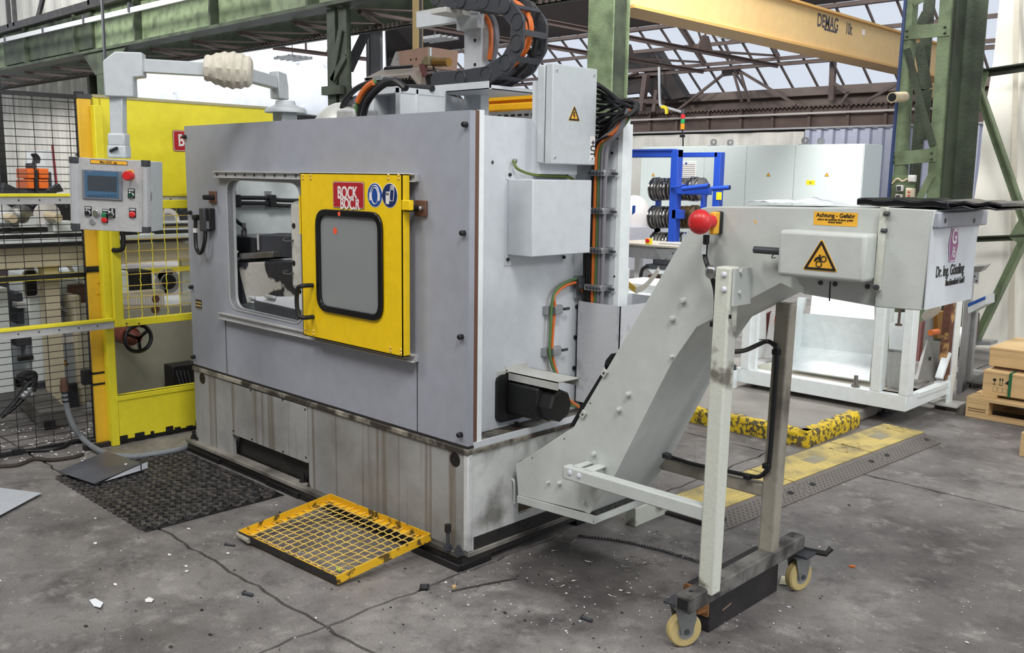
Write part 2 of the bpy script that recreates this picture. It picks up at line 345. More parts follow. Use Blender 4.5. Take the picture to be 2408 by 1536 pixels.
# ================================================================== HALL: floor, walls, roof, columns, beams, crane
random.seed(4)
def floor_mat():
    m_ = bpy.data.materials.new('worn_concrete_floor'); m_.use_nodes = True; nt = m_.node_tree; N = nt.nodes; L = nt.links
    bs = N['Principled BSDF']; bs.inputs['Roughness'].default_value = .62
    tc = N.new('ShaderNodeTexCoord')
    def noise(s, d, r=.55):
        n_ = N.new('ShaderNodeTexNoise'); n_.inputs['Scale'].default_value = s; n_.inputs['Detail'].default_value = d; n_.inputs['Roughness'].default_value = r
        L.new(tc.outputs['Object'], n_.inputs['Vector']); return n_.outputs['Fac']
    def ramp(src, a, b, ca, cb):
        r_ = N.new('ShaderNodeValToRGB'); e = r_.color_ramp.elements; e[0].position = a; e[1].position = b; e[0].color = ca; e[1].color = cb
        L.new(src, r_.inputs[0]); return r_.outputs[0]
    def mix(f, a, b, mode='MIX'):
        x = N.new('ShaderNodeMix'); x.data_type = 'RGBA'; x.blend_type = mode
        for s_, v_ in ((x.inputs[0], f), (x.inputs[6], a), (x.inputs[7], b)):
            if hasattr(v_, 'links'): L.new(v_, s_)
            else: s_.default_value = v_
        return x.outputs[2]
    K = (0,0,0,1); Wt = (1,1,1,1)
    c = ramp(noise(.9, 8, .62), .33, .68, srgb(88,84,83), srgb(146,142,139))
    c = mix(ramp(noise(2.6, 9, .7), .50, .68, K, (.85,)*3+(1,)), c, srgb(66,62,62))
    c = mix(ramp(noise(7, 9, .75), .53, .70, K, (.7,)*3+(1,)), c, srgb(166,162,158))
    c = mix(ramp(noise(16, 8, .75), .54, .70, K, (.6,)*3+(1,)), c, srgb(64,60,59))
    c = mix(1.0, c, ramp(noise(130, 4, .7), .3, .7, (.72,.72,.72,1), (1.2,1.2,1.2,1)), 'MULTIPLY')
    c = mix(ramp(noise(38, 6, .8), .68, .74, K, (.8,)*3+(1,)), c, srgb(52,48,46))
    c = mix(ramp(noise(75, 4, .8), .735, .765, K, (.75,)*3+(1,)), c, srgb(205,200,194))
    v = N.new('ShaderNodeTexVoronoi'); v.feature = 'DISTANCE_TO_EDGE'; v.inputs['Scale'].default_value = .55
    dn = N.new('ShaderNodeTexNoise'); dn.inputs['Scale'].default_value = 3; dn.inputs['Detail'].default_value = 5; L.new(tc.outputs['Object'], dn.inputs['Vector'])
    vm = N.new('ShaderNodeMix'); vm.data_type = 'VECTOR'; vm.inputs[0].default_value = .12; L.new(tc.outputs['Object'], vm.inputs[4]); L.new(dn.outputs['Color'], vm.inputs[5]); L.new(vm.outputs[1], v.inputs['Vector'])
    c = mix(ramp(v.outputs['Distance'], .0, .006, (.14,)*3+(1,), K), c, srgb(50,46,45))
    # oil stain and the conveyor's soft shadow, both painted into the floor colour
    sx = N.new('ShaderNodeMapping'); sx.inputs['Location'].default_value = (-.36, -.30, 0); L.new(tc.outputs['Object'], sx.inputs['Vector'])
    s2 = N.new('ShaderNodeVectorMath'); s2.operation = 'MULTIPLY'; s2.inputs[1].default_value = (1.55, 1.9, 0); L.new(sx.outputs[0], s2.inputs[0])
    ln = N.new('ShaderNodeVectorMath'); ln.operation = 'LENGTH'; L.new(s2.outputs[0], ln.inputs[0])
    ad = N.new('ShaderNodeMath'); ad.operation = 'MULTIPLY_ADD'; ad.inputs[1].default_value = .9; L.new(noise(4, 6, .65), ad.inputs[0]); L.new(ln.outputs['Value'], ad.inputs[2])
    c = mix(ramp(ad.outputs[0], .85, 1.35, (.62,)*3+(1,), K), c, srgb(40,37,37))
    L.new(c, bs.inputs['Base Color'])
    L.new(ramp(noise(5, 6), .35, .7, (.42,)*3+(1,), (.75,)*3+(1,)), bs.inputs['Roughness'])
    bp = N.new('ShaderNodeBump'); bp.inputs['Strength'].default_value = .25; bp.inputs['Distance'].default_value = .01
    L.new(noise(45, 6, .7), bp.inputs['Height']); L.new(bp.outputs[0], bs.inputs['Normal'])
    return m_
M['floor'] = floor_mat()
M['joint'] = mat('joint_dirt', (44,41,40), .8, dirt=.5, dcol=(70,66,62), scale=20)
fl = bpy.data.objects.new('floor', None); COL.objects.link(fl); fl['kind'] = 'structure'; ORG[fl] = V((0,0,0))
MB().box(-34, 9, -9, 22, -.3, -.025).build('joint_bed', M['joint'], fl)
def wob(x, y): return .006*math.sin(x*17+y*5)+.005*math.sin(x*41+1.3)+.004*math.sin(y*37+x*3)
xs = [-34, -3.2, .012, 3.2, 9]; ys = [-9, -3.9, -.70, 2.45, 8.0, 14, 22]
for i in range(4):
    for j in range(6):
        x0, x1, y0, y1 = xs[i], xs[i+1], ys[j], ys[j+1]; g = .007; P = []
        n = 48 if (i in (1,2) and j in (1,2,0)) else 6
        for k in range(n): x = x0+(x1-x0)*k/n; P.append((x+g*(k==0), y0+g+wob(x, y0)*(n>6), 0))
        for k in range(n): y = y0+(y1-y0)*k/n; P.append((x1-g+wob(y, x1)*(n>6), y+g*(k==0), 0))
        for k in range(n): x = x1-(x1-x0)*k/n; P.append((x-g*(k==0), y1-g+wob(x, y1)*(n>6), 0))
        for k in range(n): y = y1-(y1-y0)*k/n; P.append((x0+g+wob(y, x0)*(n>6), y-g*(k==0), 0))
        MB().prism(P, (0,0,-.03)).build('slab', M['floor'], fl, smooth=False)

# ---- unseen roof strips, open between, and a wall, added to cut sky light
cn_ = bpy.data.objects.new('ceiling_unseen', None); COL.objects.link(cn_); cn_['kind'] = 'structure'; ORG[cn_] = V((0,0,0))
y = -9.0
while y < 8:
    MB().box(-34, 9, y, min(y+1.5, 11), 9.0, 9.1).build('shade_strip', M['roofdark'], cn_); y += 2.4
struct(MB().box(-34, 9, -9.2, -9.0, 0, 9).build('wall_unseen', M['conc']))
# ---- right wall: ivory tarpaulin
def sheet(c, nu, nv, fn):       # curved sheet over a quad (bl, br, tr, tl) with displacement fn(u,v)
    bl, br, tr, tl = [V(p) for p in c]; b = MB(); nrm = (br-bl).cross(tl-bl).normalized(); vs = []; fs = []
    for j in range(nv+1):
        for i in range(nu+1):
            u, v = i/nu, j/nv; vs.append(bl.lerp(br, u).lerp(tl.lerp(tr, u), v)+nrm*fn(u, v))
    for j in range(nv):
        for i in range(nu):
            a = j*(nu+1)+i; fs.append([a, a+1, a+nu+2, a+nu+1])
    n = len(vs); vs2 = [p-nrm*.02 for p in vs]
    return b.add(vs, fs).add(vs2, [f[::-1] for f in fs])
wl = [PY(2248,822,7.3), None, None, PY(2362,-90,7.3)]
b = sheet([(wl[0].x, 7.3, 0), (7, 7.3, 0), (7, 7.3, wl[3].z), (wl[3].x, 7.3, wl[3].z)], 60, 40,
          lambda u, v: .035*math.sin(u*34+.6*math.sin(v*5))*(.3+v)+.02*math.sin(v*23+u*9)*(v > .4)+.012*math.sin(u*90))
wr = struct(b.build('wall_right', M['tarp2']))
s = MB()
for px in (2392, 2450):
    a, c = PY(px, -60, 7.24), PY(px-14, 822, 7.24); s.obox((a+c)/2, (.022,0,0), (0,.004,0), (a-c)/2)
s.build('seam', mat('tarp_seam', (206,200,184), .6), wr)
# ---- white end wall and curtain behind the guards
b = sheet([(-28.4, 11, 0), (-14.45, 11, 0), (-14.45, 11, 6.6), (-28.4, 11, 6.6)], 50, 20, lambda u, v: .05*math.sin(u*40)*math.sin(v*9)+.03*math.sin(u*7+v*4))
wb = struct(b.build('wall_back', M['tarp']))
d = None
for px, py in ((505,112),(590,127),(697,143),(764,151),(410,215),(497,118),(762,148),(712,253)):
    p = PY(px, py, 10.9)
    MB().lathe(p, (0,-1,0), [(0,.085),(.015,.08),(.03,.03),(.05,.025)], 14).build('fixing_disc', M['tarp'], wb)
b = sheet([(-32.5, 8.3, 0), (-23.2, 8.3, 0), (-23.2, 8.3, 4.46), (-32.5, 8.3, 4.42)], 90, 6, lambda u, v: .045*math.sin(u*120+math.sin(v*4))+.03*math.sin(u*47+v))
struct(b.build('wall_left', M['curtain']))
b = sheet([(-32, 8.7, 5.2), (-21, 8.7, 5.2), (-21, 8.7, 8), (-32, 8.7, 8)], 60, 3, lambda u, v: .03*math.sin(u*70))
struct(b.build('wall_left_upper', M['curtain']))
# ---- far wall at Y=18: curtain, corrugated sheet
b = sheet([(-24, 17.8, 0), (-7.75, 17.8, 0), (-7.75, 17.8, 2.72), (-24, 17.8, 2.72)], 160, 8, lambda u, v: .09*math.sin(u*95+2*math.sin(u*13)+v*1.5)*(1-.4*v)+.05*math.sin(u*41))
tag(b.build('curtain', M['curtain']), 'long grey curtain hung in folds under the far brown girder', 'curtain')
b = MB(); x = -7.7; k = 0; P = []
while x < -.4:
    y = 17.75 if k % 4 in (0,1) else 17.83
    P.append(V((x, y, 0))); x += (.11 if k % 2 == 0 else .03); k += 1
for i in range(len(P)-1): b.add([P[i], P[i+1], P[i+1]+V((0,0,2.78)), P[i]+V((0,0,2.78))], [[0,1,2,3]])
struct(b.build('wall_far', mat('corrugated_steel', (178,182,200), .4, .3, dirt=.2, dcol=(140,140,150), scale=2), None, smooth=False))
struct(MB().box(-24, 0, 17.95, 18.02, 0, 2.8).build('wall_rear', M['roofdark']))
# ---- far runway girder
rg = thing('runway_girder', 'rusty brown riveted crane runway girder along the far wall', 'girder', (-12, 18, 2.8), kind='thing')
MB().box(-24, -.2, 17.92, 17.96, 2.82, 3.3).build('web', M['rust'], rg)
b = MB().box(-24, -.2, 17.8, 18.1, 2.80, 2.83); b.box(-24, -.2, 17.8, 18.1, 3.28, 3.31); b.build('flange', M['rust'], rg)
x = -20.0; sd = None
while x < -.4:
    if sd is None: sd = MB().box(x-.035, x+.035, 17.85, 17.92, 2.83, 3.28).build('stiffener', M['rust'], rg); x0s = x
    else: inst(sd, (x-x0s, 0, 0), rg)
    x += .92 if int(x*3) % 2 else .84
b = MB(); x = -20
while x < -.5: b.box(x, x+.045, 17.79, 17.8, 3.25, 3.30); x += .11
b.build('rivet_row', M['rust'], rg, kind='stuff')
MB().box(-22, -.2, 17.74, 17.78, 3.10, 3.145).build('conductor_rail', mat('conductor', (176,170,166), .5), rg)
b = MB().cyl((-15, 17.7, 2.78), (-.2, 17.7, 2.80), .022, 8); b.build('rail_pipe', mat('pale_pipe', (170,170,172), .5), rg)
# ---- roof: dark slope with a long glazed strip
RK = 1.4
def roofz(y): return 3.74+(18.3-y)/RK
def roofpt(px, py, off=0.0):
    d = _ray(px, py); t = (3.74+off+(18.3-CAM.y)/RK-CAM.z)/(d.z+d.y/RK); return CAM+d*t
gt = roofpt(1400, 76); ytop = gt.y
rd = V((0, -RK, 1)).normalized(); rn = V((0, 1/RK, 1)).normalized()
struct(MB().prism([(-32, 11.1, roofz(11.1)), (5, 11.1, roofz(11.1)), (5, ytop, roofz(ytop)), (-32, ytop, roofz(ytop))], rn*.12).build('ceiling', M['roofdark']))
struct(MB().prism([(-32, 11.1, roofz(11.1)), (-19.5, 11.1, roofz(11.1)), (-19.5, 18.3, 3.74), (-32, 18.3, 3.74)], rn*.1).build('ceiling_end', M['roofdark']))
win = bpy.data.objects.new('window_1', None); COL.objects.link(win); win['kind'] = 'structure'; ORG[win] = V((0,0,0))
yrows = [18.3, 18.3-(18.3-ytop)*.38, 18.3-(18.3-ytop)*.70, ytop]
step = .62; xg = -19.5; pane = [None]*3; bar = None
b = MB()
while xg < 1.5:
    for r in range(3):
        if pane[r] is None:
            y0, y1 = yrows[r], yrows[r+1]
            pane[r] = MB().prism([(xg, y0, roofz(y0)), (xg+step, y0, roofz(y0)), (xg+step, y1, roofz(y1)), (xg, y1, roofz(y1))], rn*.012).build('pane', M['roofglass'], win, smooth=False); xg0 = xg
        else: inst(pane[r], (xg-xg0, 0, 0), win)
    if bar is None:
        bar = MB().bar((xg, 18.3, 3.74), (xg, ytop, roofz(ytop)), .035, .05, rn).build('glazing_bar', M['truss'], win); xb0 = xg
    else: inst(bar, (xg-xb0, 0, 0), win)
    xg += step
for f, ww in ((0,.12), (.38,.09), (.45,.05), (.71,.07), (1,.14)):
    y = 18.3-(18.3-ytop)*f
    MB().box(-20, 2, y-ww/2, y+ww/2, roofz(y)-.10, roofz(y)-.02).build('purlin', M['truss'], win)
# eaves boards between glass and runway girder
tr = struct(MB().box(-20, 2, 18.1, 18.4, 3.55, 3.74).box(-20, 2, 18.35, 18.5, 3.3, 3.6).build('trim_1', mat('eaves', (112,100,94), .7, dirt=.5, dcol=(70,60,56), scale=1.5)))
struct(MB().box(-20, 2, 18.6, 18.7, 3.0, 3.6).build('trim_2', M['roofdark']))
# ---- roof trusses
trk = [0]
def truss(X, z, y0, y1, label):
    t = thing('roof_truss', label, 'roof truss', (X, (y0+y1)/2, z), kind='thing', group='roof trusses')
    b = MB(); b.angle((X-.03, y0, z), (X-.03, y1, z), .07, .015); b.angle((X+.05, y0, z), (X+.05, y1, z), .07, .015, flip=-1)
    b.build('bottom_chord', M['truss'], t)
    n = max(3, int((y1-y0)/2.3)); ys_ = [y0+(y1-y0)*k/n for k in range(n+1)]
    top = lambda y: max(roofz(max(y, 11.5))-.25, z+.2)
    MB().angle((X, ys_[0], top(ys_[0])), (X, 11.5, top(11.5)), .12, .02).angle((X, 11.5, top(11.5)), (X, y1, top(y1)), .12, .02).build('top_chord', M['truss'], t)
    for k, y in enumerate(ys_[:-1]):
        MB().bar((X, y, z), (X, y, top(y)), .045, .02, (1,0,0)).build('web_post', M['truss'], t)
        y2 = ys_[k+1]
        if k % 2: MB().bar((X, y, top(y)), (X, y2, z), .05, .02, (1,0,0)).build('web_diagonal', M['truss'], t)
        else: MB().bar((X, y, z), (X, y2, top(y2)), .05, .02, (1,0,0)).build('web_diagonal', M['truss'], t)
        if k % 2 == 0: MB().prism([(X-.02, y-.3, z), (X-.02, y+.3, z), (X-.02, y+.1, z+.3), (X-.02, y-.1, z+.3)], (.04,0,0)).build('gusset_plate', M['truss'], t)
    return t
truss(-14.85, 4.2, 8.4, 10.8, 'brown lattice roof truss crossing in front of the white end wall')
truss(-10.27, 4.2, 8.4, 17.4, 'brown lattice roof truss passing behind the grey gantry bracket')
truss(-8.3, 4.2, 8.4, 17.4, 'brown lattice roof truss right of the green column before the skylight')
# longitudinal bracing and struts under the glass
pst = thing('runway_post', 'brown lattice post with splayed struts under the skylight', 'post', (-8.6, 17.9, 3.3), kind='thing')
p0 = PY(1745, 240, 17.7); p1 = PY(1722, 160, 17.7)
MB().bar(p0, p1, .05, .05).build('post_leg', M['truss'], pst); MB().bar(PY(1762, 240, 17.7), PY(1738, 160, 17.7), .05, .05).build('post_leg', M['truss'], pst)
MB().prism([PY(1697,158,17.85), PY(1742,152,17.85), PY(1738,175,17.85), PY(1697,180,17.85)], (0,.05,0)).build('gusset_plate', M['truss'], pst)
for a, c in (((1700,176),(1590,262)), ((1738,166),(1872,246)), ((1690,70),(1725,150))):
    MB().bar(PY(*a, 17.7), PY(*c, 17.7), .06, .05, (0,1,0)).build('strut', M['truss'], pst)
pst2 = thing('runway_post', 'brown lattice post under the skylight beside the crane girder end', 'post', (-6.6, 17.9, 3.3), kind='thing')
MB().bar(PY(1955,238,17.9), PY(1960,135,17.9), .12, .1).build('post_leg', M['truss'], pst2)
for a, c in (((1962,196),(1995,218)), ((1995,218),(1980,240)), ((2040,236),(2112,196))): MB().bar(PY(*a,17.7), PY(*c,17.7), .06, .05, (0,1,0)).build('strut', M['truss'], pst2)
gb = thing('lean_to_roof', 'dark sagging lean-to roof seen beyond the green column', 'roof', (-11.5, 17.4, 3), kind='thing')
MB().prism([PY(1440,135,17.5), PY(1545,117,17.5), PY(1612,228,17.5), PY(1580,234,17.5), PY(1540,170,17.5), PY(1440,165,17.5)], (0,.3,0)).build('gable_board', M['roofdark'], gb)
MB().prism([PY(1440,180,17.62), PY(1535,175,17.62), PY(1570,232,17.62), PY(1540,238,17.62), PY(1525,215,17.62), PY(1440,225,17.62)], (0,.2,0)).build('rear_board', M['roofdark'], gb)
MB().bar(PY(1520,175,17.4), PY(1508,262,17.4), .14, .14).bar(PY(1545,212,17.4), PY(1538,262,17.4), .1, .1).build('gable_post', M['truss'], gb)
MB().bar(PY(1440,235,17.4), PY(1560,240,17.4), .12, .1).bar(PY(1440,192,17.4), PY(1500,170,17.4), .06, .05).build('gable_rail', M['rust'], gb)
dp = thing('downpipe', 'grey rain downpipe with a yellow elbow below the skylight', 'pipe', PY(1555, 240, 17.3), kind='thing')
MB().tube(spline([PY(1550,155,17.3), PY(1552,240,17.3), PY(1560,250,17.3), PY(1605,264,17.3)], 5), .035, 8).build('pipe', M['alulight'], dp)
MB().tube(spline([PY(1556,252,17.25), PY(1566,254,17.25), PY(1568,268,17.25)], 5), .045, 8).build('elbow', M['tyel'], dp)

# ---- travelling crane girder
cg = thing('crane_girder', 'pale yellow overhead crane girder lettered with ten tonne load', 'crane', (-4.37, 10.5, 3.6), kind='thing')
MB().box(-4.75, -4.40, 6.75, 17.7, 3.63, 4.21).build('girder_web', M['crane'], cg)
MB().box(-4.80, -4.34, 6.75, 17.7, 3.60, 3.635).box(-4.80, -4.34, 6.75, 17.7, 4.20, 4.235).build('girder_flange', mat('crane_edge', (204,160,92), .5), cg)
MB().box(-4.9, -4.2, 17.45, 17.95, 3.32, 3.7).build('end_carriage', M['crane'], cg)
a = X0 = PX(1947, 55, -4.398)
text('maker_lettering', 'DEMAG', (-4.398, a.y, a.z+.005), SD, .27, M['inkgrey'], cg, sx=.78)
a = PX(1996, 69, -4.398); text('load_lettering', '10t', (-4.398, a.y, a.z), SD, .25, M['inkgrey'], cg, sx=.7)
a = PX(1953, 72, -4.397); MB().obox(a, (.001,0,0), (0,.22,0), (0,0,.014)).build('lettering_rule', M['inkgrey'], cg)
a = PX(2031, 76, -4.397); MB().obox(a, (.001,0,0), (0,.05,0), (0,0,.045)).build('plate', M['white'], cg)
# ---- near runway beam (top left), rear beam and bracing
rb = thing('runway_beam', 'green plate girder of the near crane runway across the top left', 'girder', (-16, 6.5, 4.2), kind='thing')
MB().box(-30, -4.85, 6.48, 6.52, 4.24, 5.12).build('web', M['greenpaint'], rb)
MB().box(-30, -4.85, 6.3, 6.7, 4.18, 4.24).box(-30, -4.85, 6.3, 6.7, 5.10, 5.15).build('flange', M['greendark'], rb)
MB().box(-24.6, -19.0, 6.40, 6.475, 4.30, 5.10).build('cover_plate', M['greendark'], rb)
st = None
for k in range(8):
    x = -26+k*3.1
    if st is None: st = MB().box(x-.03, x+.03, 6.32, 6.48, 4.24, 5.1).build('stiffener', M['greendark'], rb)
    else: inst(st, (k*3.1, 0, 0), rb)
rr = thing('lattice_beam', 'dark rear lattice beam with flat bracing behind the near runway', 'girder', (-16, 7.9, 4.2), kind='thing')
MB().box(-30, -6, 7.86, 7.94, 4.08, 4.6).box(-30, -6, 7.75, 8.05, 4.08, 4.11).build('rear_chord', M['greendark'], rr)
x = -29.5; k = 0; d0 = None
while x < -7:
    if k == 0: d0 = MB().bar((x, 6.74, 4.16), (x+.9, 7.9, 4.16), .11, .02).build('lacing_bar', M['truss'], rr); d1 = MB().bar((x+.9, 7.9, 4.14), (x+1.8, 6.74, 4.14), .11, .02).build('lacing_bar', M['truss'], rr); cr = MB().bar((x, 6.76, 4.12), (x, 7.9, 4.12), .10, .05).build('cross_bar', M['truss'], rr)
    else:
        for o in (d0, d1, cr): inst(o, (1.8*k, 0, 0), rr)
    x += 1.8; k += 1
b = MB(); x = -29
while x < -6.2: b.box(x, x+.05, 7.74, 7.76, 4.05, 4.12); x += .12
b.build('rivet_row', M['truss'], rr, kind='stuff')
wk = thing('walkway_truss', 'black lattice walkway railing above the near runway girder', 'railing', (-20, 6.0, 5.0), kind='thing')
MB().bar((-30, 6.0, 5.05), (-14, 6.0, 5.06), .08, .16).build('bottom_rail', M['grime'], wk)
MB().bar((-30, 6.0, 6.3), (-14, 6.0, 6.3), .08, .14).build('top_rail', M['grime'], wk)
for x in (-22.85, -22.45, -18.0, -15.8): MB().bar((x, 6.0, 5.05), (x, 6.0, 6.3), .10, .08).build('post', M['grime'], wk)
for a in (-21.0, -26.0): MB().bar((a, 6.0, 5.05), (a+1.2, 6.0, 6.3), .14, .06, (0,1,0)).build('diagonal', M['grime'], wk)
cr = thing('conductor_rail', 'pale conductor strip clipped above the near runway girder', 'rail', (-20, 5.95, 4.76), kind='thing')
MB().bar((-30, 5.95, 4.84), (-12, 5.95, 4.68), .05, .10).build('strip', M['alulight'], cr)
for x in (-23, -20.5, -18.2, -16.0): MB().bar((x, 5.95, 4.68), (x, 5.95, 4.86), .07, .09).build('clip', M['dgrey'], cr)
# ---- columns
def hcol(X, Y, z0, z1, w, d, t, mt, label, lean=0):
    c = thing('steel_column', label, 'column', (X, Y, z0), kind='thing')
    MB().bar((X, Y-d/2, z0), (X-lean, Y-d/2, z1), .018*w/.3, w, (1,0,0)).obox((X, Y-d/2, (z0+z1)/2), (w/2,0,0), (0,t/2,0), (0,0,(z1-z0)/2)).obox((X, Y+d/2, (z0+z1)/2), (w/2,0,0), (0,t/2,0), (0,0,(z1-z0)/2)).build('flange', mt, c)
    MB().box(X-t/2, X+t/2, Y-d/2, Y+d/2, z0, z1).build('web', mt, c)
    return c
# middle column: H section seen on its corner
c = thing('steel_column', 'light green H section column standing behind the grey junction box', 'column', (-4.5, 6.5, 0), kind='thing')
xa, xb = PY(1382,100,6.35).x, PY(1437,100,6.35).x
MB().box(xa, xb+.02, 6.35, 6.375, 0, 6).box(xa, xb+.02, 6.64, 6.665, 0, 6).build('flange', M['greenpaint'], c)
MB().box(xb-.06, xb-.03, 6.37, 6.65, 0, 6).box(xb-.035, xb-.01, 6.38, 6.64, 0, 6).build('web', M['greendark'], c)
# left column under the runway girder
c = thing('steel_column', 'dark green column carrying the girder behind the swivel elbow', 'column', (-18.3, 6.5, 0), kind='thing')
MB().box(-18.75, -17.85, 6.36, 6.40, 0, 4.17).box(-18.75, -17.85, 6.66, 6.70, 0, 4.17).build('flange', M['greendark'], c)
MB().box(-18.34, -18.26, 6.4, 6.66, 0, 4.17).build('web', M['greendark'], c)
MB().prism([(-19.4,6.35,4.17), (-17.2,6.35,4.17), (-17.8,6.35,3.7), (-18.8,6.35,3.7)], (0,.03,0)).build('gusset_plate', M['greendark'], c)
c2 = thing('steel_column', 'narrow green column just left of the girder column', 'column', (-20, 7.9, 0), kind='thing')
a, e = PY(213,180,7.9), PY(248,180,7.9)
MB().box(a.x, a.x+.16, 7.8, 8.05, 0, 4.06).box(e.x-.12, e.x, 7.8, 8.05, 0, 4.06).build('channel', M['greendark'], c2)
MB().box(a.x+.1, e.x-.1, 7.98, 8.02, 0, 4.06).build('web', M['greendark'], c2)
# lattice column behind the machine top
c = thing('lattice_column', 'dark lattice column rising behind the machine top with crossed bars', 'column', (-9.9, 6.5, 0), kind='thing')
def pl(px): return PY(px, 150, 6.5).x
for x0, x1 in ((776,795), (803,822)):
    MB().box(pl(x0), pl(x1), 6.45, 6.50, 0, 4.16).box(pl(x0), pl(x0)+.04, 6.5, 6.66, 0, 4.16).build('channel', M['greendark'], c)
for a, e in (((800,70),(780,190)), ((780,190),(812,130))): MB().bar(PY(*a,6.42), PY(*e,6.42), .10, .02, (0,1,0)).build('lacing_bar', M['greendark'], c)
MB().box(pl(772), pl(815), 6.36, 6.6, PY(790,224,6.5).z, PY(790,204,6.5).z).build('batten', M['greendark'], c)
MB().prism([PY(776,226,6.5), PY(812,226,6.5), PY(822,262,6.5), PY(776,256,6.5)], (0,.2,0)).build('base_gusset', M['greendark'], c)
c = thing('rear_column', 'grey steel column with diagonal stays behind the lattice column', 'column', (-11, 8.6, 0), kind='thing')
a, e = PY(871,100,8.6).x, PY(904,100,8.6).x
MB().box(a, a+.05, 8.5, 8.7, 0, 4.4).box(e-.28, e, 8.5, 8.56, 0, 4.4).box(a+.2, a+.28, 8.55, 8.65, 0, 4.4).build('profile', mat('column_grey', (120,122,128), .5, dirt=.4, dcol=(60,56,54), scale=3), c)
MB().bar(PY(866,70,8.4), PY(824,165,8.4), .12, .06, (0,1,0)).bar(PY(858,70,8.4), PY(824,140,8.4), .08, .06, (0,1,0)).build('stay', M['dgrey'], c)
MB().prism([PY(822,22,8.45), PY(912,30,8.45), PY(906,72,8.45), PY(822,60,8.45)], (0,.05,0)).build('gusset_plate', mat('gusset_grey', (128,134,140), .5, dirt=.3, dcol=(80,80,80), scale=4), c)
for k in range(10): 
    p = PY(880+6*(k % 5), 34+26*(k//5), 8.44); MB().lathe(p, (0,-1,0), [(0,.025),(.02,.02)], 8).build('rivet', M['black'], c)
# right lattice column with bracing in front of the white wall
YC = 6.3
c = thing('lattice_column', 'green riveted lattice column beside the white tarpaulin wall', 'column', (-.7, YC, 0), kind='thing')
def cy(px, py, y=YC): return PY(px, py, y)
gp, gd = M['greenpaint'], M['greendark']
def post(pt, pb, w, d, y, mt, nm='corner_angle'):
    a, e = cy(*pt, y), cy(*pb, y); e = a+(e-a)*(a.z/(a.z-e.z)); up = (a-e); MB().obox((a+e)/2, (w/2,0,0), (0,.008,0), up/2).obox((a+e)/2+V((-w/2 if d > 0 else w/2, abs(d)/2, 0)), (.008,0,0), (0,abs(d)/2,0), up/2).build(nm, mt, c)
zb = 700
post((2140,-40), (2096,zb), .085, -.09, YC, gp)          # front left
post((2228,-40), (2176,zb), .105, -.10, YC, gp)          # front right
post((2190,-40), (2128,zb), .10, .08, YC+.42, gd)        # rear left
post((2292,-40), (2212,zb), .16, .08, YC+.42, gd)        # rear right
a, e = cy(2275,-40,YC+.3), cy(2216,zb,YC+.3); e = a+(e-a)*(a.z/(a.z-e.z)); MB().obox((a+e)/2, (.19,0,0), (0,.01,0), (a-e)/2).build('rear_plate', gd, c)
a, e = cy(2243,-40,YC+.02), cy(2187,zb,YC+.02); e = a+(e-a)*(a.z/(a.z-e.z)); MB().obox((a+e)/2, (.03,0,0), (0,.012,0), (a-e)/2).obox((a+e)/2+V((.03,.12,0)), (.01,0,0), (0,.12,0), (a-e)/2).build('side_angle', gd, c)
for py in (76, 372):
    sh = (py-76)*-.105
    P = [cy(2122+sh, py+18, YC-.02), cy(2232+sh, py+8, YC-.02), cy(2234+sh, py-20, YC-.02), cy(2126+sh, py-10, YC-.02)]
    t = MB().prism(P, (0,.02,0)); t.prism([P[3], P[2], P[2]+V((0,.10,0)), P[3]+V((0,.10,0))], (0,0,.015)).build('batten', gp, c)
    for q in ((2133,py+10),(2133,py-3),(2222,py+2),(2222,py-12)):
        MB().lathe(cy(q[0]+sh, q[1], YC-.02), (0,-1,0), [(0,.012),(.008,.012),(.016,.006)], 8).build('rivet', gd, c)
for a, e, mt in (((2132,115),(2193,342),gd), ((2190,412),(2155,480),gp), ((2148,8),(2216,-30),gp)):
    MB().bar(cy(*a,YC-.03), cy(*e,YC-.03), .06, .012, (0,1,0)).build('lacing_bar', mt, c)
for a, e in (((2160,100),(2180,210)), ((2180,210),(2166,330)), ((2240,200),(2252,320)), ((2180,30),(2165,60)), ((2205,470),(2240,400))):
    MB().bar(cy(*a,YC+.35), cy(*e,YC+.35), .10, .012, (0,1,0)).build('rear_lacing_bar', gd, c)
MB().prism([cy(2234,110,YC+.32), cy(2275,100,YC+.32), cy(2255,320,YC+.32), cy(2240,320,YC+.32)], (0,.02,0)).build('stiffener_plate', gp, c)
a, e = cy(2133,-40,YC-.05), cy(2088,480,YC-.05); e = a+(e-a)*(a.z/(a.z-e.z))
MB().cyl(a, e, .016, 8).build('blue_conduit', mat('blue_pipe', (44,62,104), .4), c, label='thin dark blue conduit')
MB().box(cy(2096,480).x, cy(2150,480).x, YC-.04, YC-.01, cy(2110,490).z, cy(2110,412).z).build('mounting_plate', gp, c)
def sock(nm, px, py, w, h, body, face, fw, fh):
    p = cy(px, py, YC-.07); o = MB().box(p.x-w/2, p.x+w/2, YC-.09, YC-.04, p.z-h/2, p.z+h/2).build(nm, body, c, bevel=.006)
    MB().box(p.x-fw/2, p.x+fw/2, YC-.10, YC-.089, p.z-fh/2, p.z+fh/2).build('cover', face, o, bevel=.004)
    return o
sock('switch_box', 2145, 420, .062, .062, M['white'], M['white'], .05, .05)
sock('socket_outlet', 2116, 443, .055, .055, M['white'], M['dgrey'], .04, .045); sock('socket_outlet', 2114, 464, .055, .055, M['white'], M['dgrey'], .04, .045)
o = sock('breaker_box', 2140, 458, .075, .12, M['beige'], M['beige'], .06, .10)
for dz in (.012, -.02):
    p = cy(2137, 455, YC-.105); MB().box(p.x-.008, p.x+.008, YC-.106, YC-.099, p.z+dz-.006, p.z+dz+.006).build('rocker', M['red'], o)
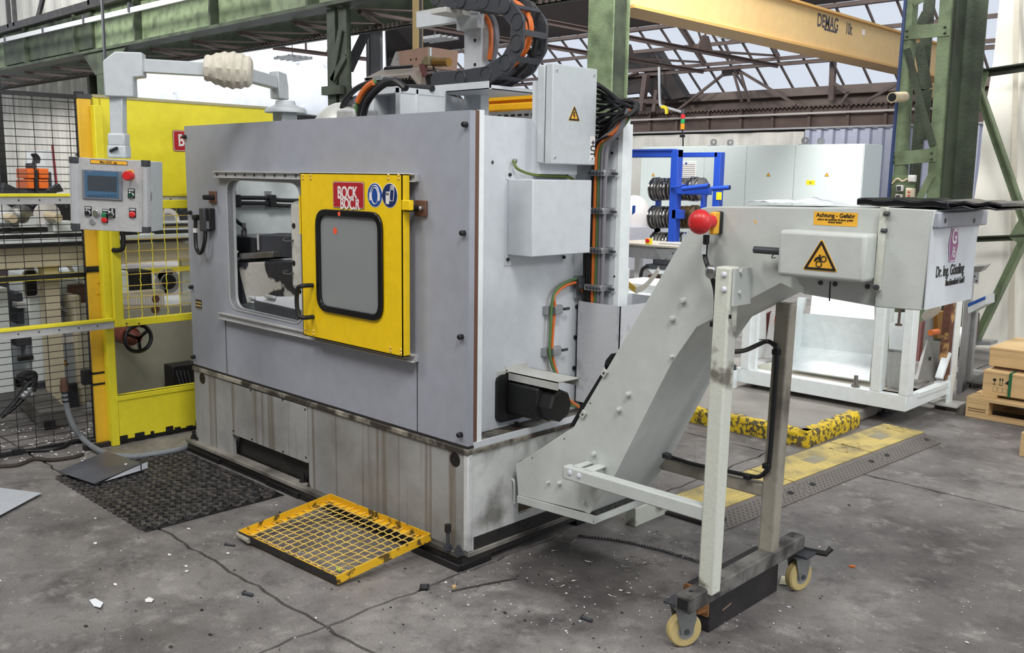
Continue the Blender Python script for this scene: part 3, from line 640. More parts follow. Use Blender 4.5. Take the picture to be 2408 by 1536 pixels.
MB().tube(spline([cy(2098,432,YC-.06), cy(2110,420,YC-.08), cy(2122,426,YC-.07), cy(2134,420,YC-.07)], 5), .008, 6).build('cable', M['pvc'], c)
MB().tube([cy(2143,410,YC-.07), cy(2147,386,YC-.04)], .006, 6).build('cable', M['cable'], c)
pp = thing('pipe_stub', 'cut ivory plastic pipe end jutting from the green lattice column', 'pipe', cy(2112,230,6.0), kind='thing')
a, e = cy(2098,229,5.9), cy(2125,228,6.2)
ax = (e-a).normalized(); MB().lathe(a, ax, [(0,.046),(.32,.046)], 18).build('pipe', M['pvc'], pp); MB().lathe(a-ax*.004, ax, [(0,.036),(.01,.036)], 16).build('bore', M['black'], pp)
# wind bracing to the right of that column
YB = 6.98
wbz = thing('wind_brace', 'dark green steel bracing bars in front of the white tarpaulin wall', 'brace', (.2, YB, 1.2), kind='thing')
for a, e, w in (((2280,178),(2500,146),.07), ((2284,563),(2460,556),.055)): MB().angle(cy(*a,YB), cy(*e,YB), w, .012, (0,1,0)).build('tie_bar', gd, wbz)
MB().angle(cy(2297,196,YB-.02), cy(2412,528,YB-.02), .085, .014, (0,1,0)).build('diagonal', gp, wbz)
MB().angle(cy(2412,556,YB-.02), cy(2292,806,YB-.02), .085, .014, (0,1,0)).build('diagonal', gp, wbz)
MB().prism([cy(2282,150,YB-.03), cy(2300,150,YB-.03), cy(2325,168,YB-.03), cy(2312,215,YB-.03), cy(2285,205,YB-.03)], (0,.02,0)).build('gusset_plate', gp, wbz)
MB().prism([cy(2405,500,YB-.03), cy(2440,520,YB-.03), cy(2440,600,YB-.03), cy(2405,580,YB-.03), cy(2372,558,YB-.03)], (0,.02,0)).build('gusset_plate', gp, wbz)
MB().prism([cy(2270,800,YB-.1), cy(2330,805,YB-.1), cy(2330,812,YB-.1), cy(2270,812,YB-.1)], (0,.2,0)).build('base_plate', M['zinc'], wbz)
# ---- hanging luminaires
def lumi(px, py, y, w, label):
    p = PY(px, py, y); t = thing('hanging_luminaire', label, 'lamp', p, group='hanging luminaires', kind='thing')
    for k in range(4): MB().box(p.x-w/2, p.x+w/2, y+k*.16, y+k*.16+.05, p.z-.03, p.z+.03).build('tube_holder', M['zinc'], t)
    MB().bar((p.x-w*.3, y, p.z+.03), (p.x-w*.3, y+.6, p.z+.03), .04, .03).bar((p.x+w*.3, y, p.z+.03), (p.x+w*.3, y+.6, p.z+.03), .04, .03).build('cross_bar', M['zinc'], t)
    MB().cyl((p.x, y+.25, p.z), (p.x, y+.25, p.z+1.6), .012, 6).build('suspension_rod', M['truss'], t)
lumi(665, 134, 9.4, .75, 'small grey hanging luminaire against the white end wall')
lumi(1002, 88, 11, .9, 'grey hanging luminaire left of the white gantry bracket')
lumi(1478, 12, 12.5, .8, 'grey hanging luminaire right of the green column')
lumi(1725, 80, 14, .8, 'grey hanging luminaire below the crane girder')
dpp = thing('drop_conduit', 'thin dark conduit hanging down behind the swivel elbow', 'pipe', (-15, 5.2, 4), kind='thing')
MB().tube([PY(238,-30,5.0), PY(246,120,5.0), PY(248,222,5.0)], .03, 6).build('pipe', M['dgrey'], dpp)
# ================================================================== MACHINE TOOL
ML, ZB, ZU, ZT = -2.28, .075, .523, 1.85      # left end, plate top, top of the base, top of the enclosure
XS = -.12                                      # right side panel sits back from the front panel's edge
mc = thing('machine_tool', 'large grey machine tool enclosure with a yellow sliding door', 'machine', (-1.1, .5, 0))
def plate_hole(outer4, inner, off, n):      # quad plate with rounded hole; inner has 4*(n+1) points, corner by corner
    O = []
    for c in outer4: O += [c]*(n+1)
    return MB().ring(O, inner, off)
# -- front: one plate with a rounded opening, a lower plate below the rail
def fz(px, py): return PY(px, py, 0)
TH = .03
open4 = [V((-1.165,0,1.555)), V((-1.838,0,1.565)), V((-1.843,0,.893)), V((-1.165,0,.885))]
inner = rrect4(open4, .075, 5)
O4 = [V((0,0,ZT)), V((ML,0,ZT)), V((ML,0,ZU)), V((0,0,ZU))]
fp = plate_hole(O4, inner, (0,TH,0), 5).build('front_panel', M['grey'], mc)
MB().ring([p+V((0,-.004,0)) for p in rrect4([open4[0]+V((.006,0,.006)), open4[1]+V((-.006,0,.006)), open4[2]+V((-.006,0,-.006)), open4[3]+V((.006,0,-.006))], .08, 5)],
          [p+V((0,-.004,0)) for p in rrect4(open4, .075, 5)], (0,.05,0)).build('opening_trim', M['alulight'], mc)
b = MB(); b.box(-1.905,-1.9015,-.0015,.001,ZU,.86); b.box(-.314,-.3105,-.0015,.001,ZU,.86); b.build('panel_seam', M['grime'], mc)
# corner trims (front right edge, gap and side return)
MB().box(-.012, 0, .0301, .05, ZU, ZT+.002).build('corner_gap', M['brown'], mc)
MB().box(-.014, .002, .05, .075, ZU, ZT+.004).build('corner_trim', M['whitepaint'], mc)
MB().box(ML, -.01, .0301, .06, ZT-.03, ZT).build('top_edge', M['grey'], mc)
for px, py in ((1097,293),(1092,548),(1087,792),(1085,1022),(437,322),(450,500),(453,675),(458,839),(967,500)):
    if px == 967: continue
    p = fz(px, py); MB().lathe(p, (0,-1,0), [(0,.011),(.018,.011),(.022,.008)], 10).build('cap_screw', M['black'], mc)
# -- left end, rear, roof, interior
MB().box(ML, ML+.02, TH, 1.15, ZU, ZT).build('left_panel', M['grey'], mc)
MB().box(ML+.02, XS-.03, 1.1, 1.13, ZU, ZT).build('rear_panel', M['grey'], mc)
MB().box(ML+.03, XS-.03, .85, 1.09, ZT-.03, ZT-.01).box(-.45, XS-.03, .07, .85, ZT-.03, ZT-.01).build('roof_panel', M['side'], mc)
MB().box(-2.2, -.7, .80, .82, .70, ZT-.05).build('interior_wall', M['whitepaint'], mc)
XI = -2.2
MB().box(XI-.02, XI, .04, .80, .70, ZT-.05).build('interior_side', M['whitepaint'], mc)
MB().box(-2.2, -.7, .05, .80, .62, .66).build('interior_floor', M['grime'], mc)
def iy(px, py, y): return PY(px, py, y)
for dy in (0, 13):
    MB().tube(spline([PX(px, py+dy, XI+.05) for px, py in ((530,465),(545,465),(628,466),(660,471),(730,472))], 5), .012, 8).build('interior_cable', M['cable'], mc)
for px in (545, 628):
    p = PX(px, 470, XI); MB().box(XI, XI+.02, p.y-.018, p.y+.018, p.z-.055, p.z+.05).build('clamp_strip', M['zinc'], mc)
    MB().box(XI+.02, XI+.07, p.y-.022, p.y+.022, p.z-.04, p.z+.03).build('cable_clamp', M['black'], mc, bevel=.006)
MB().box(XI, XI+.012, .05, .79, PX(628,492,XI).z, PX(628,484,XI).z).build('interior_rail', M['alu'], mc)
MB().tube(spline([PX(534,488,XI+.02), PX(552,515,XI+.04), PX(570,531,XI+.05), iy(576,540,.12)], 6), .010, 8).build('interior_cable', M['cable'], mc)
ax = iy(603,553,.40)
# spindle head: black block, prism, body with a worn plaster patch
y1 = .09
def blk(nm, p0, p1, y, d, mt, bev=.006):
    a, e = iy(*p0, y), iy(*p1, y); return MB().box(a.x, e.x, y, y+d, e.z, a.z).build(nm, mt, mc, bevel=bev)
h = blk('chuck_block', (530,552), (604,612), y1, .25, M['gloss'])
a, e = iy(604,553,y1), iy(705,614,y1)
MB().prism([(a.x,y1,a.z), (e.x+.25,y1+.25,a.z), (a.x,y1+.3,a.z), (a.x-.1,y1+.2,a.z)], (0,0,e.z-a.z)).build('chuck_housing', M['dgrey'], mc)
p = iy(574,546,y1+.06); MB().lathe(p, (0,0,1), [(-.03,.016),(.01,.016),(.015,.011),(.05,.011)], 10).build('cable_gland', M['steel'], mc)
MB().obox(iy(607,570,y1-.002), (.008,0,0), (0,.002,0), (0,0,.04)).build('type_strip', M['alu'], mc)
b = MB(); q = [iy(562,596,y1-.03), iy(640,592,y1-.03), iy(640,606,y1-.03), iy(562,610,y1-.03)]; b.prism(q, (0,.05,0)); b.build('clamp_bar', M['steel'], mc, bevel=.004)
MB().tube(spline([iy(560,590,y1-.03), iy(556,600,y1-.04), iy(560,612,y1-.03)], 4), .006, 6).build('hook', M['steel'], mc)
plm = mat('flaked_plaster', (26,26,30), .35)
_n = plm.node_tree; 
mk_ = mat('flaked_casing', (40,40,46), .4, dirt=1, dcol=(176,174,166), scale=2.6, lo=.50, hi=.52, bump=.3, bscale=40)
P = [iy(556,618,.07), iy(690,612,.07), iy(700,702,.07), iy(580,716,.07)]
MB().prism(P, (0,.3,0)).build('spindle_casing', mk_, mc, bevel=.01)
MB().prism([iy(538,612,.08), iy(557,618,.08), iy(580,712,.08), iy(545,716,.08)], (0,.3,0)).build('casing_flank', M['dgrey'], mc)
MB().prism([iy(596,706,.05), iy(716,732,.05), iy(716,790,.05), iy(600,745,.05)], (0,.4,0)).build('chip_tray', M['dgrey'], mc, bevel=.006)
MB().prism([iy(580,700,.065), iy(716,700,.065), iy(716,730,.055), iy(590,712,.055)], (0,.02,.02)).build('tray_edge', M['side'], mc)
for px, py, l in ((590,700,.06), (634,698,.09)):
    p = iy(px, py, .05); MB().box(p.x-l/2, p.x+l/2, .045, .064, p.z-.008, p.z+.008).build('jaw_insert', M['alulight'], mc, bevel=.004)
# vertical white casting with holes and hooks
a, e = iy(678,472,.05), iy(720,688,.05)
cst = MB().box(a.x, -1.0, .05, .35, e.z, a.z).build('guide_casting', mat('oil_stained_casting', (206,204,196), .45, dirt=.7, dcol=(110,96,80), scale=6, lo=.5, hi=.7), mc, bevel=.03, seg=3)
for py in (531, 619): MB().lathe(iy(691,py,.05), (0,-1,0), [(0,.014),(.003,.013)], 12).build('hole_plug', M['black'], mc)
for py in (565, 642):
    p = iy(690,py,.05); MB().tube(spline([p, p+V((-.01,-.02,-.006)), p+V((-.035,-.03,-.003)), p+V((-.04,-.026,.008)), p+V((-.015,-.018,.008))], 5), .0045, 6).build('hook', M['dgrey'], mc)
# -- door rails
def rail(nm, x0, x1, z, holes):
    r = MB().box(x0, x1, -.022, 0, z-.016, z+.016).box(x0, x1, -.034, -.020, z+.010, z+.018).box(x0, x1, -.034, -.020, z-.018, z-.012).build(nm, M['alu'], mc, bevel=.002)
    if holes:
        x = x0+.03; first = None
        while x < x1-.02:
            if first is None: first = MB().lathe((x,-.0222,z), (0,-1,0), [(0,.006),(.004,.006),(.005,.003)], 8).build('rail_screw', M['dgrey'], r); fx = x
            else: inst(first, (x-fx,0,0), r)
            x += .092
    return r
za = fz(600,412).z; rail('upper_rail', fz(513,410).x, fz(986,422).x, za, True)
zb_ = fz(620,762).z; rail('lower_rail', fz(525,737).x, fz(985,832).x, zb_, False)
# -- sliding door
DY0, DY1 = -.075, -.036
def dz(px, py, y=DY0): return PY(px, py, y)
D4 = [dz(946,410), dz(707,406), dz(712,790), dz(946,832)]
dx0, dx1 = (D4[1].x+D4[2].x)/2, (D4[0].x+D4[3].x)/2
dzt, dzb = 1.605, .855
W4 = [dz(896,506), dz(753,503), dz(759,726), dz(898,742)]
def wz(px, py): return dz(px, py)
wx0, wx1 = dz(753,600).x, dz(894,600).x; wzt, wzb = (dz(760,507).z+dz(890,507).z)/2, (dz(760,724).z+dz(890,740).z)/2
W4 = [V((wx1,DY0,wzt)), V((wx0,DY0,wzt)), V((wx0,DY0,wzb)), V((wx1,DY0,wzb))]
winl = rrect4(W4, .055, 5)
dr = plate_hole([V((dx1,DY0,dzt)), V((dx0,DY0,dzt)), V((dx0,DY0,dzb)), V((dx1,DY0,dzb))], winl, (0,.004,0), 5)
dr.box(dx1-.004, dx1, DY0, DY1, dzb, dzt).box(dx0, dx0+.004, DY0, DY1, dzb, dzt).box(dx0, dx1, DY0, DY1, dzt-.004, dzt).box(dx0, dx1, DY0, DY1, dzb, dzb+.004)
door = dr.build('sliding_door', M['yellow'], mc, label='yellow sliding door with a rounded window')
out = [p+V((0,-.012,0)) for p in rrect4([W4[0]+V((.022,0,.022)), W4[1]+V((-.022,0,.022)), W4[2]+V((-.022,0,-.022)), W4[3]+V((.022,0,-.022))], .075, 5)]
inn = [p+V((0,-.012,0)) for p in rrect4([W4[0]-V((.006,0,.006)), W4[1]-V((-.006,0,.006)), W4[2]-V((-.006,0,-.006)), W4[3]-V((.006,0,-.006))], .05, 5)]
MB().ring(out, inn, (0,.018,0)).build('window_gasket', M['gloss'], door, bevel=.005, seg=3)
MB().prism([p+V((0,.0,0)) for p in rrect4(W4, .055, 5)], (0,.006,0)).build('window_pane', M['doorglass'], door)
hp = [(737,671),(722,669),(714,678),(712,700),(713,725),(716,740),(723,746),(737,744)]
HY = -.135
pts = [dz(738,671)] + [PY(px+ (0), py, HY) for px, py in hp[1:-1]] + [dz(738,744)]
zt_, zb2 = dz(736,671).z, dz(736,745).z; xh = dz(733,700).x
MB().tube(spline([(xh+.012,DY0,zt_), (xh+.004,HY+.01,zt_), (xh-.016,HY,zt_-.01), (xh-.03,HY,zt_-.05), (xh-.03,HY,zb2+.05), (xh-.016,HY,zb2+.01), (xh+.004,HY+.01,zb2), (xh+.012,DY0,zb2)], 5), .0105, 10).build('door_handle', M['rubber'], door)
pr = MB()
for px, py in ((713,412),(731,412),(914,412),(938,412),(719,775),(738,778),(919,818),(943,823)):
    for k in (0, 1):
        p = dz(px, py+k*8); MB().lathe((p.x,DY0,p.z), (0,-1,0), [(0,.006),(.004,.005),(.006,.002)], 8).build('rivet', M['wire'], door)
p = dz(702,505); MB().box(dx0-.014, dx0+.002, DY0, DY0+.006, dz(705,550).z, dz(705,460).z).build('edge_flange', M['yellow'], door)
a = PY(958,480,DY0); MB().box(dx1, dx1+.05, DY0-.003, DY0+.02, PY(960,495,DY0).z, PY(960,471,DY0).z).build('stop_tab', M['yellow'], door, bevel=.003)
# sign
sx0, sx1, szt, szb = dz(784,460).x, dz(857,460).x, dz(820,427).z, dz(820,490).z
def plate(o, c, w, h, y, rad, mt, nm, par, th=.002): return MB().prism(rrect((c[0],y,c[1]), FR[0], FR[1], w, h, rad, 4), (0,-th,0)).build(nm, mt, par)
cx_, cz_ = (sx0+sx1)/2, (szt+szb)/2
sg = plate(0, (cx_,cz_), sx1-sx0, szt-szb, DY0, .008, M['brown'], 'name_sign', door)
plate(0, (cx_,cz_), sx1-sx0-.004, szt-szb-.004, DY0-.0015, .007, mat('sign_edge',(236,196,190),.5), 'sign_border', door, .001); plate(0, (cx_,cz_), sx1-sx0-.009, szt-szb-.009, DY0-.0022, .006, M['signred'], 'sign_field', door, .001)
text('sign_lettering', 'BOCK', (dz(818,456).x, DY0-.0036, dz(819,455).z), FR, .074, M['white'], door, sx=.70)
text('sign_lettering', 'BOC.R', (dz(824,484).x, DY0-.0036, dz(823,481).z), FR, .066, M['white'], door, sx=.72)
for qx, qz in ((sx0+.008,szt-.008),(sx1-.008,szt-.008),(sx0+.008,szb+.02)): MB().lathe((qx,DY0-.0033,qz), (0,-1,0), [(0,.0025),(.002,.001)], 8).build('sign_screw', M['steel'], door)
# mandatory signs
rs = .051
def disc(c, r, y, mt, nm, par): return MB().lathe((c.x,y,c.z), (0,-1,0), [(0,r),(.001,r)], 32).build(nm, mt, par)
c1 = dz(882,459); disc(c1, rs, DY0, M['white'], 'safety_sign', door); disc(c1, rs-.003, DY0-.001, M['blueprint'], 'sign_field', door)
b = MB(); ey = DY0-.0022
b.tube([V((c1.x+.030*math.cos(t),ey,c1.z+.004+.036*math.sin(t))) for t in [math.pi*k/14 for k in range(15)]], .0022, 4)
b.tube([V((c1.x+.0225*math.cos(t),ey,c1.z-.003+.034*math.sin(t))) for t in [2*math.pi*k/24 for k in range(24)]], .0022, 4, closed=True)
for s_ in (-1, 1): b.prism(rrect((c1.x+s_*.029,ey,c1.z-.006), FR[0], FR[1], .014, .034, .006), (0,-.001,0))
b.build('ear_pictogram', M['white'], door)
c2 = dz(917,460); disc(c2, rs, DY0, M['white'], 'safety_sign', door); disc(c2, rs-.003, DY0-.001, M['navy'], 'sign_field', door)
b = MB(); b.prism(rrect((c2.x-.013,ey,c2.z-.012), FR[0], FR[1], .022, .046, .005), (0,-.001,0))
for k in range(4): b.prism(rrect((c2.x-.020+.006*k,ey,c2.z+.008), FR[0], FR[1], .0045, .016, .002), (0,-.001,0))
hand = [(0,-.01),(.004,.025),(.008,.040),(.026,.040),(.029,.02),(.024,-.022),(.004,-.022)]
b.tube([V((c2.x+px_,ey,c2.z+pz_)) for px_, pz_ in hand], .0016, 4, closed=True)
for k in range(3): b.tube([V((c2.x+.013+.005*k,ey,c2.z+.040)), V((c2.x+.012+.005*k,ey,c2.z+.022))], .0012, 4)
b.build('glove_pictogram', M['white'], door)
for px, py, r_ in ((803,503,.010),(788,543,.015)):
    p = dz(px, py); MB().lathe((p.x, DY0-.0125 if px == 803 else DY0-.0002, p.z), (0,-1,0), [(0,r_),(.0006,r_)], 18).build('colour_spot', M['lamp_amber'] if 0 else mat('orange_spot', (240,92,58), .4), door)  # flat orange discs on the gasket and the pane
# -- stops, interlock, nameplate on the front
for px, py, s_ in ((503,464,1),(993,490,-1)):
    p = fz(px, py); o = MB().box(p.x-.035, p.x+.035, -.012, 0, p.z-.032, p.z+.032).build('stop_plate', M['brown'], mc, bevel=.003)
    MB().cyl((p.x+s_*.02,-.07,p.z), (p.x+s_*.02,-.012,p.z), .013, 12).build('stop_buffer', M['rubber'], o)
    MB().lathe((p.x-s_*.01,-.012,p.z), (0,-1,0), [(0,.012),(.01,.012),(.016,.005)], 6).build('hex_bolt', M['steel'], o)
a = fz(487,489); e = fz(508,545); il = MB().box(a.x, a.x+.055, -.05, 0, e.z, a.z).build('interlock_switch', M['dgrey'], mc, bevel=.006)
MB().box(a.x+.05, a.x+.085, -.035, 0, e.z+.01, a.z).build('interlock_key', M['black'], il, bevel=.004)
MB().box(a.x+.052, a.x+.08, -.037, -.034, e.z+.015, e.z+.055).build('key_label', M['zinc'], il)
MB().tube(spline([(a.x+.03,-.03,e.z), (a.x+.028,-.035,e.z-.05), (a.x+.005,-.04,e.z-.105), (a.x-.03,-.04,e.z-.12), (a.x-.06,-.04,e.z-.09), (a.x-.073,-.035,e.z-.02), (a.x-.075,-.03,e.z+.06)], 6), .0105, 8).build('interlock_cable', M['cable'], il)
MB().box(a.x-.09, a.x-.055, -.045, -.01, e.z+.055, e.z+.085).box(a.x-.07, a.x-.055, -.02, 0, e.z+.058, e.z+.082).build('angle_plug', M['black'], il, bevel=.005)
MB().cyl((a.x-.074,-.035,e.z-.012), (a.x-.074,-.035,e.z+.012), .0125, 8).build('cable_tag', M['white'], il)
a, e = fz(460,703), fz(475,726); o = MB().box(a.x, e.x, -.0015, 0, e.z, a.z).build('nameplate', M['dgrey'], mc)
for k in range(3): MB().box(a.x+.004, e.x-.004, -.002, -.0014, a.z-.02-.018*k, a.z-.013-.018*k).build('nameplate_line', M['wire'] if k < 2 else M['zinc'], o)
# -- base cabinet
bx = [(ML+.0,0)]
ax0, ax1, azt, azb, rzb = -1.868, -1.137, .482, .195, .095
fb = MB(); fb.box(ML, ax0, 0, .02, ZB, .5).box(ax1, .004, 0, .02, ZB, .5).box(ax0, ax1, 0, .02, azt, .5)
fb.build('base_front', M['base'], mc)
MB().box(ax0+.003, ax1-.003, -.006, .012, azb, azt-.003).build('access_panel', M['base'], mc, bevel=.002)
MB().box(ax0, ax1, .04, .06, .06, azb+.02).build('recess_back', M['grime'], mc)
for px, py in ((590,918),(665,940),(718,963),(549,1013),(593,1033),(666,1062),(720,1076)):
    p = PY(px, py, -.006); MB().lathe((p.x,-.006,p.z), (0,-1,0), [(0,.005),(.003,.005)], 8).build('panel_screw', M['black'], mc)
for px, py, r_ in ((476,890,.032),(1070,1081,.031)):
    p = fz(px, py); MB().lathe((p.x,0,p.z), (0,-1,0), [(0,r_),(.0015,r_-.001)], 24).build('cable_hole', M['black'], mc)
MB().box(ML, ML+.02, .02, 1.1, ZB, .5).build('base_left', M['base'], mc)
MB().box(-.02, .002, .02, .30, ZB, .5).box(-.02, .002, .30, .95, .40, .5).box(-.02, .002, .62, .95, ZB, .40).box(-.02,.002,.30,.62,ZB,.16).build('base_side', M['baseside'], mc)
MB().box(-.6, -.5, .28, .7, .1, .45).build('base_inner', M['grime'], mc)
MB().box(-.022, .0075, -.004, .024, ZB, .5).build('corner_profile', M['baseside'], mc, bevel=.006)
MB().box(-.5, .0045, .035, .95, ZB, ZB+.055).build('base_skirt', M['grime'], mc)
# drip ledge around the top of the base
MB().box(ML-.005, .010, -.010, .03, .488, .512).build('front_ledge', M['lip'], mc, bevel=.004)
MB().box(ML, .004, -.002, .03, .512, .522).build('ledge_gap', M['grime'], mc)
MB().box(XS-.02, .012, .02, .98, .488, .508).build('side_ledge', M['lip'], mc, bevel=.003)
MB().box(XS-.02, .004, .05, .98, .508, ZU).build('side_shelf', M['lip'], mc)
MB().box(-.006, .006, .03, .97, .509, .535).build('shelf_kerb', M['side'], mc)
for px, py in ((1120,1022),(1215,1001),(1318,975)): 
    p = PZ(px, py, ZU); MB().lathe(p, (0,0,1), [(0,.016),(.004,.016),(.004,.011),(.016,.011)], 6).build('hex_bolt', M['grime'], mc)
for px, py in ((690,926),(722,938),(757,948)):
    p = PZ(px, py, .512); MB().lathe(p, (0,0,1), [(0,.012),(.014,.012),(.02,.006)], 8).build('ledge_screw', M['black'], mc)
# base plate, levelling pads, anchor bolts
MB().box(ML-.07, -.02, -.034, .03, .052, ZB).box(-.6, .01, .0, .95, .052, ZB).build('base_plate', mat('plate_grime', (146,142,134), .5, dirt=.95, dcol=(48,44,40), scale=3, lo=.36, hi=.62, bump=.2), mc, bevel=.004)
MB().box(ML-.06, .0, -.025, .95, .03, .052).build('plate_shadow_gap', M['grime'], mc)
for x0, x1, y0, y1 in ((-.30,0,-.048,.06),(-.06,.004,-.03,.14),(ML-.06,ML+.3,-.03,.1),(-1.5,-1.2,-.028,.1),(-.1,.0,.7,.95),(ML,ML+.3,.7,.95)):
    MB().box(x0, x1, y0, y1, 0, .031).build('levelling_pad', M['black'], mc, bevel=.004)
MB().box(ML-.04, -.2, -.02, .2, .001, .03).build('grout_strip', M['black'], mc)
for px, py, hgt, r_ in ((456,1031,.05,.014),(467,1034,.05,.014),(713,1133,.045,.012),(731,1143,.05,.012),(1053,1291,.085,.0115),(1078,1301,.035,.012)):
    p = PZ(px, py, ZB); o = MB().lathe((p.x,p.y,ZB), (0,0,1), [(0,.02),(.005,.02)], 14).lathe((p.x,p.y,ZB+.005), (0,0,1), [(0,r_+.004),(.014,r_+.004)], 6).lathe((p.x,p.y,ZB+.018), (0,0,1), [(0,r_*.7),(hgt-.02,r_*.7)], 10).build('anchor_bolt', M['grime'] if px < 1000 else M['dgrey'], mc)
    if px == 1053: MB().lathe((p.x,p.y,ZB+hgt-.01), (0,0,1), [(0,.014),(.03,.014)], 12).build('bolt_cap', M['black'], o)
# -- right side panel and flanges
def sx(px, py, x=XS): return PX(px, py, x)
yE = sx(1345,800).y
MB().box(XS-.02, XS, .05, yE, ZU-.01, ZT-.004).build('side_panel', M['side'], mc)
yF = sx(1362,760).y; ztb = sx(1360,650).z
MB().box(XS, XS+.004, yE-.005, yF, ZU, ztb).box(XS-.02, XS+.012, yF-.006, yF, ZU, ztb).build('side_flange', M['side'], mc)
for px, py in ((1354,721),(1350,793),(1347,865)):
    p = sx(px, py); MB().lathe((XS+.004,p.y,p.z), (1,0,0), [(0,.011),(.008,.009)], 8).build('flange_bolt', M['black'], mc)
MB().lathe(sx(1158,382), (1,0,0), [(0,.008),(.001,.008)], 8).build('scratch_mark', M['inkgrey'], mc)
# rear cabinet that stands out past the side panel
yb = yF+.02
rx = PY(1455,500,yb).x; ry2 = PX(1476,500,rx).y
MB().box(XS-.6, rx, yb, ry2, ZU, PY(1440,275,yb).z).build('rear_cabinet', M['side'], mc, bevel=.003)
MB().box(rx-.012, rx+.014, yb-.004, ry2, .6, PX(1470,292,rx).z).build('cabinet_edge', M['whitepaint'], mc)
for px, py in ((1440,360),(1452,325),(1446,650)):
    p = PY(px, py, yb); MB().lathe(p, (0,-1,0), [(0,.006),(.005,.005)], 8).build('panel_screw', M['black'], mc)
# open cable bin below
bt = PY(1390,712,yb-.06).z
X1 = PY(1459,722,yb-.06).x
bb = MB(); t = .004; bx0, by0, by1, bz0 = XS+.02, yb-.06, yb+.36, ZU+.04
bb.box(bx0, X1, by0, by0+t, bz0, bt).box(X1-t, X1, by0, by1, bz0, bt).box(bx0, X1, by1-t, by1, bz0, bt).box(bx0, bx0+t, by0, by1, bz0, bt).box(bx0, X1, by0, by1, bz0, bz0+t)
bb.build('cable_bin', mat('bin_enamel', (196,198,202), .45, dirt=.5, dcol=(110,108,106), scale=9, lo=.58, hi=.7), mc)
# -- two boxes on the side
def boxon(nm, back_px, front_l, right_px, zt_px, mt, lid=False):
    y0 = PX(*back_px, XS).y; fx = PY(*front_l, y0).x; zb = PY(*front_l, y0).z; zt = PY(*zt_px, y0).z; y1 = PX(*right_px, fx).y
    return y0, y1, fx, zb, zt
y0, y1, fx, zb, zt = boxon('terminal', (1242,380), (1297,384), (1401,300), (1297,150), None)
yb0 = PX(1250,395,XS).y
tb = MB().box(XS+.045, fx-.045, y0, y1, zb, zt).build('terminal_box', M['box_ext'], mc, bevel=.006, label='grey electrical junction box mounted high on the side')
ld = MB().box(fx-.040, fx, y0-.002, y1+.002, zb-.003, zt+.003).build('box_lid', M['box_ext'], tb, bevel=.005, seg=3)
MB().box(fx-.046, fx-.039, y0+.004, y1-.004, zb+.004, zt-.004).build('lid_seal', M['black'], tb)
MB().box(XS, XS+.05, y0+.02, y1-.02, PX(1300,410,XS).z, zt-.06).build('mounting_bracket', M['side'], tb)
for a_ in (y0+.02, y1-.02):
    for z_ in (zb+.025, zt-.025): MB().lathe((fx,a_,z_), (1,0,0), [(0,.008),(.002,.008),(.003,.003)], 12).build('lid_screw', M['alulight'], tb); MB().lathe((fx+.0025,a_,z_), (1,0,0), [(0,.003),(.001,.003)], 8).build('screw_slot', M['black'], tb)
def tri(c, face, s, par, nm='warning_sign', rim=.16, lab=M['label'], th=.0012, lift=0):
    r, u, n = face; c = V(c)+n*lift
    def tr(k): return [c+r*(-s/2*k)+u*(-s*.289*k), c+r*(s/2*k)+u*(-s*.289*k), c+u*(s*.577*k)]
    MB().prism(rrect4_tri(tr(1), s*.05), n*th).build(nm, lab, par)
    MB().ring([p+n*th for p in rrect4_tri(tr(.94), s*.04)], [p+n*th for p in rrect4_tri(tr(.94*(1-rim*2.1)), s*.01)], n*.0006).build('sign_rim', M['ink'], par)
    return c+n*(th+.0003)
def rrect4_tri(c, rad, n=4):
    P = []; c = [V(p) for p in c]
    for i in range(3):
        p = c[i]; a = p+(c[i-1]-p).normalized()*rad*1.6; b = p+(c[(i+1) % 3]-p).normalized()*rad*1.6
        for k in range(n+1): t = k/n; P.append(a*(1-t)**2+p*2*t*(1-t)+b*t*t)
    return P
def bolt(c, face, s, par):      # lightning arrow
    r, u, n = face; L = [(-.08,.30),(.08,.30),(.0,.06),(.12,.08),(-.04,-.30),(-.02,-.02),(-.14,-.04)]
    MB().prism([V(c)+r*(a*s)+u*(b*s) for a, b in L], n*.0006).build('flash_symbol', M['ink'], par)
p = PX(1350,271,fx); c = tri(p-V((0,0,.002)), SD, .075, tb); bolt(c, SD, .055, tb)
# (the sticker hangs turned on its side)
p = PX(1393,348,fx); MB().box(fx, fx+.0008, p.y-.016, p.y+.016, p.z-.055, p.z+.05).build('paper_tag', M['white'], tb)
sd2 = (V((0,0,-1)), V((0,1,0)), V((1,0,0)))
text('tag_lettering', '+UT', (fx+.0014, p.y, p.z-.002), (V((0,0,-1)), V((0,1,0)), V((1,0,0))), .042, M['ink'], tb, sx=.9)
# cover box
y2, y3, fx2, zb2_, zt2 = boxon('cover', (1192,598), (1250,605), (1390,500), (1250,422), None)
cb = MB().box(XS, fx2, y2, y3, zb2_, zt2).build('cover_box', M['side'], mc, bevel=.004, label='plain pale sheet steel cover box below the junction box')
MB().box(XS, XS+.003, y2-.015, y3-.05, zt2-.002, zt2+.035).box(XS, XS+.003, y2-.015, y3-.05, zb2_-.045, zb2_+.002).build('cover_flange', M['side'], cb)
for px, py in ((1198,411),(1193,610),(1332,415),(1325,605)):
    p = sx(px, py, XS+.003); MB().lathe(p, (1,0,0), [(0,.0075),(.008,.0075)], 8).build('cap_screw', M['black'], cb)
